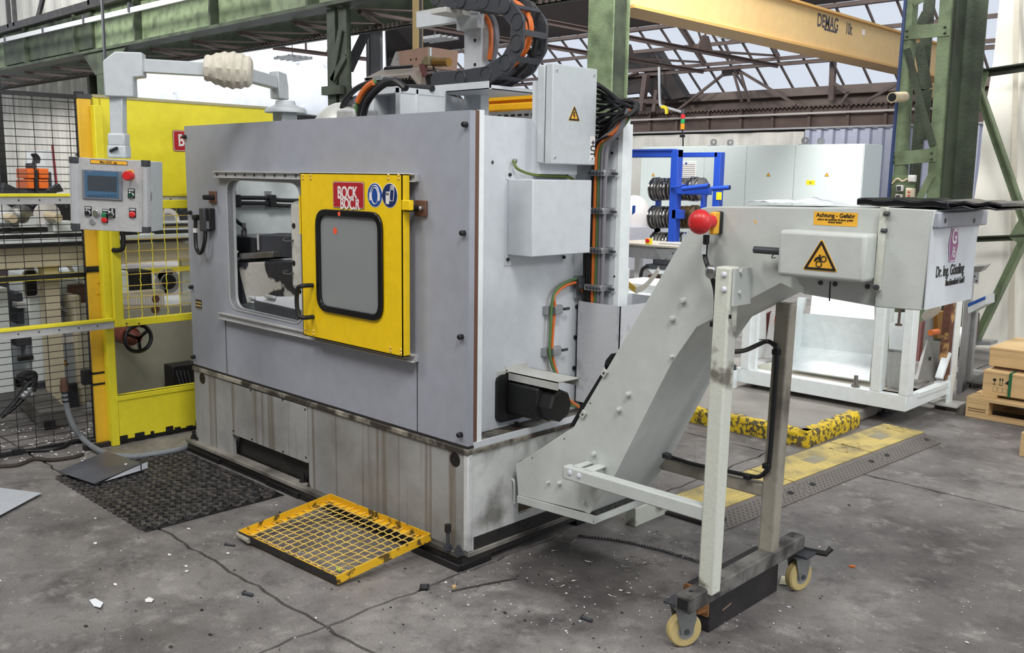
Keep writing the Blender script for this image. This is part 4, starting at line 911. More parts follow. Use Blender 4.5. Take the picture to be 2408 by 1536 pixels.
# earth lead
a = sx(1208,379); MB().lathe(a, (1,0,0), [(0,.010),(.012,.010),(.014,.006)], 10).build('earth_stud', M['steel'], mc)
MB().tube(spline([sx(1208,379,XS+.012), sx(1214,394,XS+.03), sx(1226,402,XS+.035), sx(1250,410,XS+.035), sx(1290,414,XS+.035), sx(1335,416,XS+.035), sx(1350,424,XS+.03)], 6), .006, 8).build('earth_lead', mat('earth_green', (98,110,44), .5), mc)
# -- cable fan from the junction box to the tied bundle, then down the rear cabinet
Ba = PY(1484,256,yb-.06)
random.seed(7)
for i in range(17):
    ly = y1-.002; z_ = zb+.06+(zt-zb-.08)*((i*7) % 17)/17; x_ = XS+.06+(fx-XS-.11)*((i*5) % 6)/5.0
    e = Ba+V((random.uniform(-.018,.018), random.uniform(-.018,.018), random.uniform(-.03,.03)))
    m1 = V((x_, ly+.10, z_-.01)); m2 = V((x_, ly, z_)).lerp(e, .72)+V((0,0,.012*(1 if z_ > Ba.z else -.5)))
    MB().tube(spline([(x_, ly, z_), m1, m2, e], 5), .0085, 6).build('fan_cable', M['cable'], mc)
MB().lathe(Ba, (0,.6,-.3), [(-.010,.040),(.010,.040)], 14).build('cable_tie', M['black'], mc)
cols = ['greycable','cable','orange','orange','cable','green','greycable','greycable','cable','greycable']
CX = [PY(px, 500, yb-.03).x for px in (1391,1395,1400,1403,1407,1410,1413,1417,1421,1425)]
for i, (x_, cn) in enumerate(zip(CX, cols)):
    r_ = .0095 if cn in ('orange','greycable') else .0075
    yy = yb-.03-.012*(i % 2)
    zc = PY(1400,408,yb).z
    e = Ba+V((random.uniform(-.02,.01), random.uniform(-.02,.01), random.uniform(-.03,.01)))
    MB().tube(spline([e, e.lerp(V((x_,yy,zc+.10)), .5)+V((.025,-.01,.0)), (x_+.012, yy, zc+.12), (x_, yy, zc), (x_, yy, (zc+bt)/2), (x_, yy, bt-.1)], 6), r_, 8).build('riser_cable', M[cn], mc)
for py in (407, 496, 589, 677):
    zc = PY(1405,py,yb-.04).z; o = MB().box(CX[0]-.02, CX[-1]+.025, yb-.012, yb-.0005, zc-.012, zc+.016).build('clamp_rail', M['zinc'], mc)
    for k in range(5):
        x_ = CX[0]+(CX[-1]-CX[0])*(k+.3)/4.6; MB().box(x_-.014, x_+.014, yb-.062, yb-.012, zc-.014, zc+.014).build('cable_clamp', M['zinc'], o, bevel=.003)
        MB().cyl((x_+.008, yb-.07, zc), (x_+.008, yb-.06, zc), .005, 6).build('clamp_screw', M['dgrey'], o)
    MB().cyl((CX[-1]+.02, yb-.02, zc), (CX[-1]+.05, yb-.02, zc-.003), .006, 8).build('rail_screw', M['dgrey'], o)
# thick black leads hanging free in front of them
for k, (px0, pxm, px1) in enumerate(((1375,1377,1376),(1381,1381,1381),(1386,1384,1387))):
    yy = yF-.02; MB().tube(spline([PY(px0,590,yy), PY(px0,660,yy), PY(pxm,760,yy), PY(px1,860,yy), PY(px1,962,yy)], 5), .0085, 8).build('hanging_lead', M['cable'], mc)
# two coolant lines on the side with clamps
for off, cn in ((0,'green'), (8,'orange')):
    MB().tube(spline([sx(1370,675+off*.4+8,XS+.03), sx(1362,658+off,XS+.03), sx(1340,660+off,XS+.03), sx(1318,672+off,XS+.03), sx(1303,692+off,XS+.03), sx(1297+off,722,XS+.03), sx(1294+off*.8,780,XS+.03), sx(1292+off*.8,828,XS+.03), sx(1298+off*.7,858,XS+.03), sx(1308+off*.5,882,XS+.04)], 6), .0065, 8).build('side_line', M[cn], mc)
for py, x0, x1 in ((728,1276,1314),(826,1272,1310)):
    a, e = sx(x0,py+2), sx(x1,py-4); o = MB().box(XS, XS+.022, a.y, e.y, a.z-.018, a.z+.018).build('clamp_rail', M['zinc'], mc)
    for f in (.45,.66): MB().box(XS+.02, XS+.048, a.y+(e.y-a.y)*f-.014, a.y+(e.y-a.y)*f+.014, a.z-.018, a.z+.018).build('cable_clamp', M['zinc'], o, bevel=.003)
    MB().cyl((XS+.035,e.y-.005,a.z), (XS+.035,e.y+.03,a.z), .007, 8).build('clamp_screw', M['dgrey'], o)
p = sx(1354,690); o = MB().box(XS, XS+.02, p.y-.022, p.y+.022, PX(1354,700,XS).z, PX(1354,648,XS).z).build('clamp_rail', M['zinc'], mc)
for py in (660,672): q = sx(1364,py,XS+.03); MB().box(XS+.015, XS+.05, q.y-.03, q.y+.014, q.z-.012, q.z+.012).build('cable_clamp', M['dgrey'], o, bevel=.003)
MB().tube(spline([sx(1312,918,XS+.16), sx(1325,930,XS+.15), sx(1342,944,XS+.12), sx(1360,957,XS+.10)], 5), .0085, 8).build('side_line', M['orange'], mc)
MB().tube(spline([sx(1308,918,XS+.16), sx(1318,935,XS+.15), sx(1335,950,XS+.12), sx(1360,955,XS+.10)], 5), .0085, 8).build('side_line', M['green'], mc)
# -- motor with cover bracket
a, e = sx(1174,905), sx(1224,985); mo = MB().prism(rrect((XS,(a.y+e.y)/2,sx(1198,932).z), SD[0], SD[1], e.y-a.y+.05, .21, .03), (.015,0,0)).build('motor_flange', M['rubber'], mc, label='black servo motor on the side')
cyy = (a.y+e.y)/2+.02; mz = sx(1198,936).z+.01
mx = PY(1300,945,cyy-.05).x
MB().box(XS+.015, XS+.20, cyy-.062, cyy+.062, mz-.07, mz+.07).build('motor_body', M['rubber'], mo, bevel=.012, seg=3)
MB().lathe((XS+.2,cyy,mz), (1,0,0), [(0,.075),(.012,.078),(.012,.07),(.07,.07),(.08,.062)], 8).build('motor_cap', M['rubber'], mo)
MB().box(XS+.2, mx, cyy-.05, cyy+.05, mz-.05, mz+.045).build('encoder_cover', M['black'], mo, bevel=.012)
MB().box(mx-.004, mx+.0015, cyy-.04, cyy+.04, mz+.004, mz+.006).build('cover_seam', M['grime'], mo)
bl, brr = sx(1188,873), sx(1240,866); zt_ = bl.z; xf = PY(1312,905,bl.y).x; t = .004
br_ = MB().box(XS, xf, bl.y, brr.y, zt_-t, zt_).box(XS+.02, xf, bl.y, bl.y+t, zt_-.035, zt_).box(XS+.02, xf, brr.y-t, brr.y, zt_-.035, zt_)
br_.box(XS, XS+t, bl.y-.05, bl.y+.01, zt_-.07, zt_+.005).box(XS, XS+t, bl.y, brr.y, zt_-.01, zt_+.02)
cvb = br_.build('motor_guard', M['silver'], mc)
MB().lathe((XS+t,bl.y-.025,zt_-.03), (1,0,0), [(0,.008),(.006,.008)], 8).build('cap_screw', M['black'], cvb)
# -- equipment on top of the machine
yt = .42
tm = M['box_ext']
hx = PY(940,240,yt).x; zt3 = PY(905,207,yt).z; hl = PY(868,240,yt).x; hy2 = PX(1048,245,hx).y; 
hz0 = ZT-.02
hs = MB().box(hl, hl+.035, yt, hy2, hz0, zt3).box(hx-.035, hx, yt, hy2, hz0, zt3).box(hl, hx, yt, hy2, zt3-.03, zt3).box(hl, hx, yt+.1, yt+.12, hz0, zt3).build('gantry_housing', M['side'], mc, bevel=.004)
MB().lathe(PX(946,212,hx), (1,0,0), [(0,.008),(.005,.007)], 8).build('cap_screw', M['black'], hs)
MB().lathe(PY(887,266,yt+.1), (0,-1,0), [(0,.016),(.01,.014)], 10).build('bore_plug', M['black'], hs)
MB().prism([PX(1040,219,hx-.15), PX(1092,234,hx-.15), PX(1092,290,hx-.15), PX(1046,290,hx-.15)], (-.05,0,0)).build('rear_plate', M['side'], hs)
# gantry column with brackets
gy = .95; g0, g1 = PY(1091,150,gy), PY(1131,150,gy); gx0, gx1 = g0.x, g1.x; gyy = PX(1151,150,gx1).y
gt = PY(1110,38,gy).z
gc = MB().box(gx0, gx1, gy, gyy, ZT-.03, gt).build('gantry_column', M['side'], mc, bevel=.003)
for py in (95, 152): MB().lathe(PY(1117,py,gy), (0,-1,0), [(0,.009),(.002,.009)], 10).build('bolt_hole', M['black'], gc)
P = [PY(985,22,gy-.25), PY(985,52,gy-.25), PY(1085,68,gy-.02), PY(1131,75,gy-.02), PY(1151,68,gyy), PY(1151,40,gyy), PY(1085,40,gy-.02)]
MB().box(PY(985,30,gy).x, gx1, gy-.02, gy+.02, PY(1020,62,gy).z, PY(1020,24,gy).z).box(PY(1083,50,gy).x, gx1+.004, gy-.03, gyy+.004, PY(1110,70,gy).z, PY(1110,38,gy).z).build('gantry_arm', M['side'], gc, bevel=.003)
MB().box(PY(1000,30,gy).x-.06, gx0+.02, gy-.02, gy+.22, PY(1020,26,gy).z, PY(1020,22,gy).z).box(PY(1030,28,gy-.15).x, PY(1065,28,gy-.15).x, gy-.2, gy, PY(1045,28,gy-.2).z, PY(1045,16,gy-.2).z).build('chain_bracket', M['silver'], gc, bevel=.002)
tx0, tx1 = PY(1018,205,gy-.22).x, PY(1149,205,gy-.22).x; tzb, tzt = PY(1080,214,gy-.22).z, PY(1080,196,gy-.22).z
MB().box(tx0, tx1, gy-.22, gy-.216, tzb, tzt).box(tx0, tx1+.0, gy-.22, gy+.16, tzb, tzb+.004).box(tx1-.004, tx1, gy-.2, gy+.16, tzb, tzb+.02).build('chain_tray', M['side'], mc)
# energy chain: bottom run on the tray, half loop, top run
cyA = gy-.17; cyB = gy-.02
b0 = PY(1030,190,cyA); b1 = PY(1150,183,cyA)
pa = [(1024,190),(1082,186),(1142,177),(1188,148),(1214,102),(1216,52),(1186,12),(1136,2),(1082,0),(1024,-6)]
pts = [PY(*q, cyA) for q in pa]
wch = .16
lkw = .052
side_m = mat('chain_side', (60,62,68), .42, dirt=.35, dcol=(96,92,86), scale=9)
for i in range(len(pts)-1):
    a, e = pts[i], pts[i+1]; d = (e-a).normalized(); u = V((0,1,0)); n_ = d.cross(u).normalized(); L_ = (e-a).length
    oo = []
    for yy in (0, wch): oo.append(MB().prism([p+V((0,yy+(.004 if i % 2 else 0),0)) for p in rrect((a+e)/2, d, n_, L_*1.0+.078, .088, .0435, 6)], (0,.014,0)).build('chain_link', side_m, mc, bevel=.003))
    o = oo[0]
    for s_ in (.044, -.044): MB().obox((a+e)/2+n_*s_*.93+V((0,wch/2+.007,0)), d*.014, V((0,wch/2,0)), n_*.004).build('cross_bar', M['dgrey'], o)
    MB().tube([p+V((0,-.001,0)) for p in rrect(e, d, n_, .076, .076, .037, 5)], .0018, 4, closed=True).build('link_rim', M['black'], o)
for k, (cn, yy, off) in enumerate((('orange',.05,0),('orange',.09,.02),('cable',.12,-.02),('cable',.03,-.01))):
    MB().tube(spline([p+V((0,yy,off)) for p in pts], 3), .013, 6).build('chain_cable', M[cn], mc)
MB().tube(spline([PY(1125,30,gy+.05), PY(1150,36,gy+.05), PY(1163,62,gy+.05), PY(1165,100,gy+.05), PY(1156,146,gy+.05)], 6), .02, 8).build('bracket_hose', M['greycable'], mc)
MB().tube(spline([PY(1120,32,gy+.03), PY(1142,40,gy+.03), PY(1154,66,gy+.03), PY(1155,110,gy+.03), PY(1151,140,gy+.03)], 6), .014, 8).build('bracket_hose', M['orange'], mc)
# motor dome and cable arcs on the left of the housing
dc = PY(785,292,.30)
MB().sphere((dc.x, .36, ZT-.05), .20, 24, 12, (1,.7,.80)).build('motor_dome', M['silver'], mc)
bb_ = PY(790,262,.25); MB().box(PY(790,270,.25).x, PY(832,270,.25).x, .25, .4, ZT-.02, PY(800,258,.25).z).build('terminal_block', M['alu'], mc, bevel=.01)
def arc(pp, y, r_, cn, nm='top_cable'): return MB().tube(spline([PY(px, py, y) for px, py in pp], 7), r_, 8).build(nm, M[cn], mc)
arc(((804,258),(812,236),(834,212),(862,197),(900,188),(930,192),(952,207)), .30, .014, 'cable')
arc(((846,282),(850,250),(866,222),(888,202),(912,191),(930,190)), .28, .016, 'cable')
arc(((853,282),(862,244),(884,214),(908,196),(926,190),(940,196),(955,208)), .26, .016, 'cable')
arc(((835,282),(840,250),(850,222),(866,202),(882,192)), .27, .012, 'green')
arc(((842,240),(852,220),(866,203),(880,194)), .265, .016, 'orange')
arc(((950,206),(985,206),(1018,208)), .62, .016, 'cable')
arc(((806,254),(820,240),(838,234)), .33, .02, 'dgrey' if False else 'greycable', 'conduit_elbow')
o = MB().box(PY(884,190,.3).x, PY(904,190,.3).x, .28, .36, PY(890,190,.3).z, PY(890,180,.3).z).build('cable_bracket', M['zinc'], mc)
MB().prism([PY(820,250,.8), PY(866,205,.8), PY(866,290,.8), PY(826,290,.8)], (0,.03,0)).build('rear_guard', M['side'], mc)
arc(((690,275),(720,277),(752,281)), .5, .02, 'cable')
# slotted hood and valve block behind
yh = 1.75
hd = MB().prism([PY(858,188,yh), PY(960,176,yh), PY(998,200,yh), PY(990,215,yh), PY(930,200,yh)], (0,.05,0))
hood = thing('gripper_carriage', 'grey brown gripper carriage with a slotted hood hanging from a square tube behind the machine', 'carriage', (PY(976,60,2.3).x, 2.3, 0), kind='thing')
MB().box(PY(935,190,1.9).x, PY(950,190,1.9).x, 2.0, 2.1, 0, PY(930,176,1.9).z).build('support_post', M['dgrey'], hood)
tau = mat('taupe_steel', (128,118,108), .5, dirt=.4, dcol=(90,82,76), scale=6)
A = [PY(857,184,yh), PY(972,156,yh+.35), PY(978,162,yh+.35), PY(980,176,yh)]
MB().prism([PY(857,184,yh), PY(962,176,yh), PY(990,158,yh+.3), PY(905,160,yh+.3)], (0,0,-.02)).build('hood_top', tau, hood)
MB().prism([PY(962,176,yh), PY(990,158,yh+.3), PY(1000,200,yh+.3), PY(985,204,yh)], (.015,0,0)).build('hood_cheek', tau, hood)
MB().prism([PY(857,184,yh), PY(872,200,yh), PY(908,186,yh), PY(895,181,yh)], (0,.01,0)).build('hood_lip', mat('tan_steel', (150,116,92), .5), hood)
MB().prism([PY(905,186,yh+.12), PY(968,180,yh+.12), PY(990,206,yh+.12), PY(915,206,yh+.12)], (0,.02,0)).build('hood_inside', M['dgrey'], hood)
for k in range(8):
    p = PY(908+k*8.2, 165.5-k*.55, yh+.18); MB().obox(p+V((0,0,.015)), (.016,0,0), (0,.008,.004), (0,0,.010)).build('slot', M['black'], hood)
    p = PY(921+k*7.6, 187-.3*k, yh+.115); MB().lathe(p, (0,-1,0), [(0,.008),(.002,.007)], 8).build('light_hole', M['white'], hood)
lb = hood
MB().prism([PY(936,121,2.2), PY(1007,110,2.2), PY(1004,158,2.2), PY(940,156,2.2)], (0,.3,0)).build('box_face', mat('rose_steel', (150,122,106), .5, dirt=.4, dcol=(120,96,80), scale=8), lb)
MB().prism([PY(936,121,2.2), PY(940,156,2.2), PY(918,154,2.5), PY(930,122,2.5)], (0,.02,0)).build('box_cheek', tau, lb)
for px, py in ((966,140),(979,139)): MB().lathe(PY(px,py,2.199), (0,-1,0), [(0,.008),(.002,.008)], 8).build('screw', M['black'], lb)
vb = hood
MB().box(PY(1008,150,2).x, PY(1020,150,2).x, 1.95, 2.1, PY(1010,155,2).z, PY(1010,134,2).z).box(PY(998,146,2).x, PY(1008,146,2).x, 1.97, 2.05, PY(1000,152,2).z, PY(1000,140,2).z).build('valve_body', mat('olive_metal', (120,112,84), .5, .3), vb, bevel=.004)
MB().cyl(PY(1022,146,2), PY(1056,146,2), .03, 12).build('brass_fitting', mat('brass', (150,116,62), .35, .8), vb)
MB().cyl(PY(1012,132,2), PY(1012,112,2), .012, 8).build('rod', M['zinc'], vb)
for k in range(3): MB().tube(spline([PY(1018,156+4*k,2), PY(1030,172+4*k,2), PY(1012,180+4*k,2), PY(998,172,2)], 5), .005, 6).build('thin_hose', M['cable'], vb)
MB().prism([PY(985,150,1.95), PY(998,152,1.95), PY(996,178,1.95), PY(990,180,1.95)], (0,.03,0)).build('maroon_plate', mat('maroon', (96,58,58), .5), vb)
yp = hood
a, e = PY(970,116,2.3), PY(984,116,2.3); MB().box(a.x, (a.x+e.x)/2+.02, 2.3, 2.36, a.z, a.z+1.2).build('tube', mat('ochre_grey', (172,150,104), .5), yp); MB().box((a.x+e.x)/2+.02, e.x, 2.32, 2.34, a.z, a.z+1.2).build('flank', M['dgrey'], yp)
# yellow beam with perforated tray behind the machine
yr = 2.6
rbm = thing('yellow_beam', 'bright yellow folded steel beam with a perforated tray behind the gantry column', 'beam', (PY(1160,245,yr).x, yr, 0), kind='thing')
x0, x1 = PY(1082,245,yr).x, PY(1300,245,yr).x
z0, z1 = PY(1160,262,yr).z, PY(1160,228,yr).z
MB().box(x0, x1, yr+.04, yr+.1, z0, z1).build('beam_web', M['robot'], rbm); MB().box(x0, x1, yr, yr+.1, z1-.03, z1).build('beam_flange', M['robot'], rbm); MB().box(x0, x1, yr-.01, yr+.05, z0, z0+(z1-z0)*.5).build('beam_lower', M['robot'], rbm, bevel=.01)
ct = rbm
for x_ in (x0+.3, x1-.1): MB().box(x_-.05, x_+.05, yr+.1, yr+.2, 0, z1).build('beam_post', M['robot'], rbm)
a = PY(1110,272,yr-.1); MB().box(a.x-.3, x1, yr-.1, yr-.09, PY(1160,290,yr-.1).z, PY(1160,264,yr-.1).z).build('cable_tray', M['zinc'], ct)
for k in range(9):
    p = PY(1206+k*16-48, 271.3-k*.8+2.4, yr-.101); MB().box(p.x-.02, p.x+.02, yr-.102, yr-.0995, p.z-.008, p.z+.008).build('slot', M['black'], ct)
# ================================================================== CHIP CONVEYOR
YN, YW = .24, .375                # near side plane, width
cv = thing('chip_conveyor', 'pale swan-neck chip conveyor on a wheeled stand beside the machine', 'conveyor', (1.0, .4, 0))
def cn(px, py, y=YN): return PY(px, py, y)
poly = [(1212,1092),(1240,1076),(1335,1013),(1348,1006),(1372,962),(1648,490),(1664,486),(2080,490),(2068,723),(1893,692),(1837,665),(1639,769),(1580,854),(1531,950),(1450,1112),(1388,1208),(1218,1166)]
P = [cn(*q) for q in poly]
body = MB().prism(P, (0,YW,0)).build('conveyor_body', M['cream'], cv, bevel=.003)
# folded flange on the lower edge of the near side
fe = [(1893,692),(1837,665),(1639,769),(1580,854),(1531,950),(1450,1112),(1388,1208)]
fi = [(1893,672),(1835,650),(1630,756),(1570,842),(1518,945),(1436,1106),(1376,1204)]
MB().prism([cn(*q) for q in fe]+[cn(*q) for q in fi[::-1]], (0,-.003,0)).build('side_flange', M['cream'], body)
# mouth edge, cover strip, bolts
MB().prism([cn(1421,862),(cn(1424,848)),cn(1437,832),cn(1446,832),cn(1427,866)], (0,YW,0)).build('cover_gap', M['black'], cv)
MB().prism([cn(1345,1004),cn(1372,960),cn(1430,862),cn(1425,860),cn(1366,957),cn(1338,1004)], (0,YW,0)).build('cover_edge', M['black'], cv)
for px, py in ((1423,877),(1373,974)):
    c = cn(px, py); d = (cn(1648,490)-cn(1372,962)).normalized(); n_ = d.cross(V((0,1,0))).normalized()
    o = MB().obox(c+V((0,-.006,0)), d*.016, V((0,.0025,0)), n_*.011).obox(c+V((0,-.004,0))+n_*-.0, d*.016, V((0,.004,0)), n_*.002).build('cover_clip', M['silver'], cv, bevel=.0015)
    MB().lathe(c+V((0,-.0085,0)), (0,-1,0), [(0,.004),(.002,.004)], 8).build('clip_screw', M['black'], o)
for px, py, r_ in ((1608,707,.0095),(1583,749,.0095),(1583,838,.006),(1479,927,.009),(1457,963,.009),(1398,1067,.009),(1317,1136,.008),(1291,1134,.005),(1375,1180,.007)):
    p = cn(px, py); MB().lathe(p, (0,-1,0), [(0,r_*1.25),(.003,r_*1.25),(.0032,r_),(.014,r_),(.016,r_*.7)], 10).build('side_bolt', M['cream'], cv)
for px, py in ((1252,1077),(1327,1032),(1388,948),(1582,596)):
    MB().lathe(cn(px,py), (0,-1,0), [(0,.003),(.001,.003)], 8).build('rivet', M['black'], cv)
# trough tray below the foot
zt = cn(1390,1213).z; z0 = cn(1216,1170).z
A = [cn(1216,1166,YN-.012), cn(1397,1214,YN-.012), cn(1397,1231,YN-.012), cn(1216,1180,YN-.012)]
xe = A[1].x
tr_ = MB().prism(A, (0,.008,0)).build('drip_tray', M['cream'], cv)
tr2 = MB(); tr2.box(xe-.004, xe+.004, YN-.012, YN+YW+.02, A[2].z, A[1].z-.004); tr2.prism([A[3], A[2], A[2]+V((0,YW+.03,0)), A[3]+V((0,YW+.03,0))], (0,0,-.004)); tr2.build('tray_rim', M['cream'], cv)
MB().prism([A[0]+V((0,.01,-.006)), A[1]+V((-.003,.01,-.004)), A[1]+V((-.003,YW+.02,-.004)), A[0]+V((0,YW+.02,-.006))], (0,0,.004)).prism([A[1]+V((-.06,.012,0)), A[1]+V((-.006,.012,-.003)), A[1]+V((-.006,YW+.01,-.003)), A[1]+V((-.06,YW+.01,0))], (-.005,0,.012)).build('oily_chips', mat('oily_chips', (24,24,26), .3, dirt=.7, dcol=(70,70,70), scale=60, bump=1, bscale=150), cv)
MB().tube(spline([cn(1200,1130,.27), cn(1206,1128,.26), cn(1210,1140,.26), cn(1210,1185,.27)], 4), .006, 6).build('nose_hook', M['cream'], cv)
# discharge head
ex = cn(2176,640).x; zt0 = cn(2195,494).z; zb0 = cn(2165,729).z; ye = YN+.375
MB().prism([cn(2080,488,YN-.010), cn(2200,494,YN-.010), cn(2188,560,YN-.010), cn(2167,731,YN-.010), cn(2055,722,YN-.010)], (0,YW+.02,0)).build('discharge_head', M['cream'], cv, bevel=.003)
MB().prism([cn(2070,486,YN-.022), cn(2087,488,YN-.022), cn(2068,684,YN-.022), cn(2052,684,YN-.022)], (0,.02,0)).build('head_flange', M['creamworn'], cv, bevel=.002)
for px, py in ((2082,502),(2076,542)): MB().cyl(cn(px,py,YN-.02)+V((-.004,0,0)), cn(px+9,py+1,YN-.02), .007, 8).build('flange_bolt', M['dgrey'], cv)
MB().lathe(cn(2062,676,YN-.024), (0,-1,0), [(0,.009),(.008,.009)], 6).build('hex_bolt', M['dgrey'], cv)
for px, py in ((1930,665),(1964,668),(2040,674)): MB().lathe(cn(px,py,YN), (0,-1,0), [(0,.008),(.005,.007)], 8).build('hex_bolt', M['dgrey'], cv)
MB().prism([cn(1951,662), cn(1954,662), cn(1952,708), cn(1949,708)], (0,-.001,0)).build('lower_seam', M['grime'], cv)
# end plate facing out, collar
exn = cn(2180,640,YN-.01).x
def en(px, py, o=0.0): return PX(px, py, exn+o)
y_a, y_b = YN-.012, en(2290,600).y
ztp = zt0-.052
endp = MB().box(exn, exn+.004, y_a, y_b, zb0+.003, ztp+.01).build('end_plate', M['side'], cv)
col_ = MB().box(exn-.03, exn+.022, y_a+.005, y_b+.03, ztp, zt0-.004).build('collar', M['grey'], cv, bevel=.006)
for px, py in ((2223,519),(2291,519)): MB().lathe(PX(px,py,exn+.022), (1,0,0), [(0,.008),(.001,.008)], 10).build('collar_hole', M['black'], col_)
# logo and maker's name
c = en(2242,575,.0045); hx = [(0,.5),(.5,.22),(.5,-.22),(.0,-.5),(-.5,-.22),(-.5,.22)]
w_, h_ = .084, .105
hexp = [(-.28,.5),(.28,.5),(.5,0),(.28,-.5),(-.28,-.5),(-.5,0)]
MB().prism([c+SD[0]*(a*w_)+SD[1]*(b*h_) for a, b in hexp], (.0008,0,0)).build('logo', M['violet'], endp)
MB().ring([c+SD[0]*(a*w_*.94)+SD[1]*(b*h_*.95) for a, b in hexp], [c+SD[0]*(a*w_*.86)+SD[1]*(b*h_*.90) for a, b in hexp], (.0012,0,0)).build('logo_border', M['white'], endp)
text('logo_letter', 'G', c+V((.0014,0,.022)), SD, .062, M['white'], endp, sx=.85); text('logo_letter', '/ö', c+V((.0014,.002,-.024)), SD, .046, M['white'], endp, sx=.75)
c = en(2235,636,.0045); text('maker_name', 'Dr. Ing. Gössling', c, SD, .045, M['ink'], endp, sx=.76, ex=.0006)
c = en(2246,662,.0045); text('maker_name', 'Maschinenfabrik GmbH', c, SD, .027, M['ink'], endp, sx=.62, ex=.0006)
# drive guard box with shaft stub
GY = YN-.095
gx0, gx1 = cn(1828,600,GY).x, cn(2034,600,GY).x; gzt, gzb = (cn(1835,541,GY).z+cn(2062,552,GY).z)/2, (cn(1826,650,GY).z+cn(2048,666,GY).z)/2
gd_ = MB().box(gx0, gx1, GY, YN, gzb, gzt).build('drive_guard', M['cream'], cv, bevel=.012, seg=3, label='sheet steel drive guard with a triangular warning sign')
p = cn(1828,591,YN-.05); MB().cyl((cn(1774,590,YN-.05).x, YN-.05, p.z), (gx0+.01, YN-.05, p.z), .0115, 12).build('shaft_stub', M['dgrey'], cv)
MB().tube(spline([(p.x-.012,YN-.05,p.z-.008), (p.x-.018,YN-.05,p.z-.022), (p.x-.004,YN-.05,p.z-.02)], 4), .002, 5).build('key_ring', M['steel'], cv)
c = cn(1930,608,GY); q = tri(c-V((0,0,.005)), FR, .112, gd_, rim=.115)
b = MB()   # hand caught between rollers
q = q+V((0,-.0004,0))
def cir(cx, cz, r_): return [q+V((cx+r_*math.cos(t), 0, cz+r_*math.sin(t))) for t in [2*math.pi*k/16 for k in range(16)]]
b.tube(cir(-.004,-.012,.0085), .0015, 4, closed=True); b.tube(cir(.010,.004,.0078), .0015, 4, closed=True)
for cx, cz, r_ in ((-.004,-.012,.0085),(.010,.004,.0078)):
    for k in range(10):
        t = 2*math.pi*k/10; b.box(q.x+cx+(r_+.0015)*math.cos(t)-.0008, q.x+cx+(r_+.0015)*math.cos(t)+.0008, q.y-.0008, q.y, q.z+cz+(r_+.0015)*math.sin(t)-.0008, q.z+cz+(r_+.0015)*math.sin(t)+.0008)
b.prism(cir(-.002,.013,.0032), (0,-.001,0))
b.prism([q+V((a,0,e)) for a, e in ((-.020,-.004),(-.016,.006),(-.006,.011),(.003,.006),(.001,.002),(-.007,.005),(-.014,-.004))], (0,-.001,0))
b.prism([q+V((a,0,e)) for a, e in ((-.002,.006),(.004,-.002),(.001,-.004),(-.006,.002))], (0,-.001,0))
b.build('pinch_pictogram', M['ink'], gd_)
# caution label
lz = (cn(1912,498).z+cn(1912,528).z)/2; lc = V(((cn(1913,510).x+cn(2018,515).x)/2, YN, (cn(1965,499).z+cn(1965,531).z)/2)); lw = cn(2017,515).x-cn(1914,512).x; lh = cn(1965,499).z-cn(1965,531).z
MB().box(lc.x-lw/2, lc.x+lw/2, YN-.001, YN, lc.z-lh/2, lc.z+lh/2).build('caution_label', M['label'], cv)
text('label_lettering', 'Achtung - Gefahr', lc+V((0,-.0016,lh*.24)), FR, .0175, M['ink'], cv, sx=1.0, ex=.0003)
text('label_lettering', 'nicht in den laufenden Förderer greifen\nAbstand halten!', lc+V((0,-.0016,-lh*.16)), FR, .0082, M['ink'], cv, sx=.88, ex=.0003)
MB().prism([cn(1772,517),cn(1776,518),cn(1780,526),cn(1777,526)], (0,-.0005,0)).build('colour_spot', M['label'], cv)
# emergency stop
bz = cn(1680,520,YN-.03); eb = MB().box(cn(1676,520,YN-.05).x-.012, cn(1684,520,YN-.02).x+.014, YN-.052, YN, cn(1680,551,YN-.03).z, cn(1680,498,YN-.03).z).build('stop_box', M['label'], cv, bevel=.005, label='yellow emergency stop box with a large red palm button')
bx_ = (cn(1676,520,YN-.05).x-.012, cn(1684,520,YN-.02).x+.014)
MB().box(bx_[0]-.002, bx_[1]+.002, YN-.022, YN, cn(1680,551,YN-.03).z-.001, cn(1680,498,YN-.03).z+.001).build('stop_box_base', M['black'], eb, bevel=.004)
c = cn(1646,522,YN-.115); MB().sphere((c.x, c.y, c.z), .041, 24, 16, (1,.8,1)).cyl((c.x,c.y,c.z), (c.x+.004,YN-.05,c.z), .022, 16).build('palm_button', M['red'], eb)
MB().lathe(c+V((-.02,-.026,-.012)), (-.4,-1,-.2), [(0,.006),(.003,.004)], 8).build('button_pip', M['red'], eb)
p = cn(1661,556,YN-.03); MB().cyl((p.x,YN-.03,p.z+.005), (p.x,YN-.03,p.z-.025), .011, 10).build('cable_gland', M['black'], eb)
p2 = cn(1660,585,YN-.03); MB().box(p2.x-.007, p2.x+.007, YN-.045, YN-.04, p2.z-.018, p2.z+.014).build('cable_tag', M['paper'], eb)
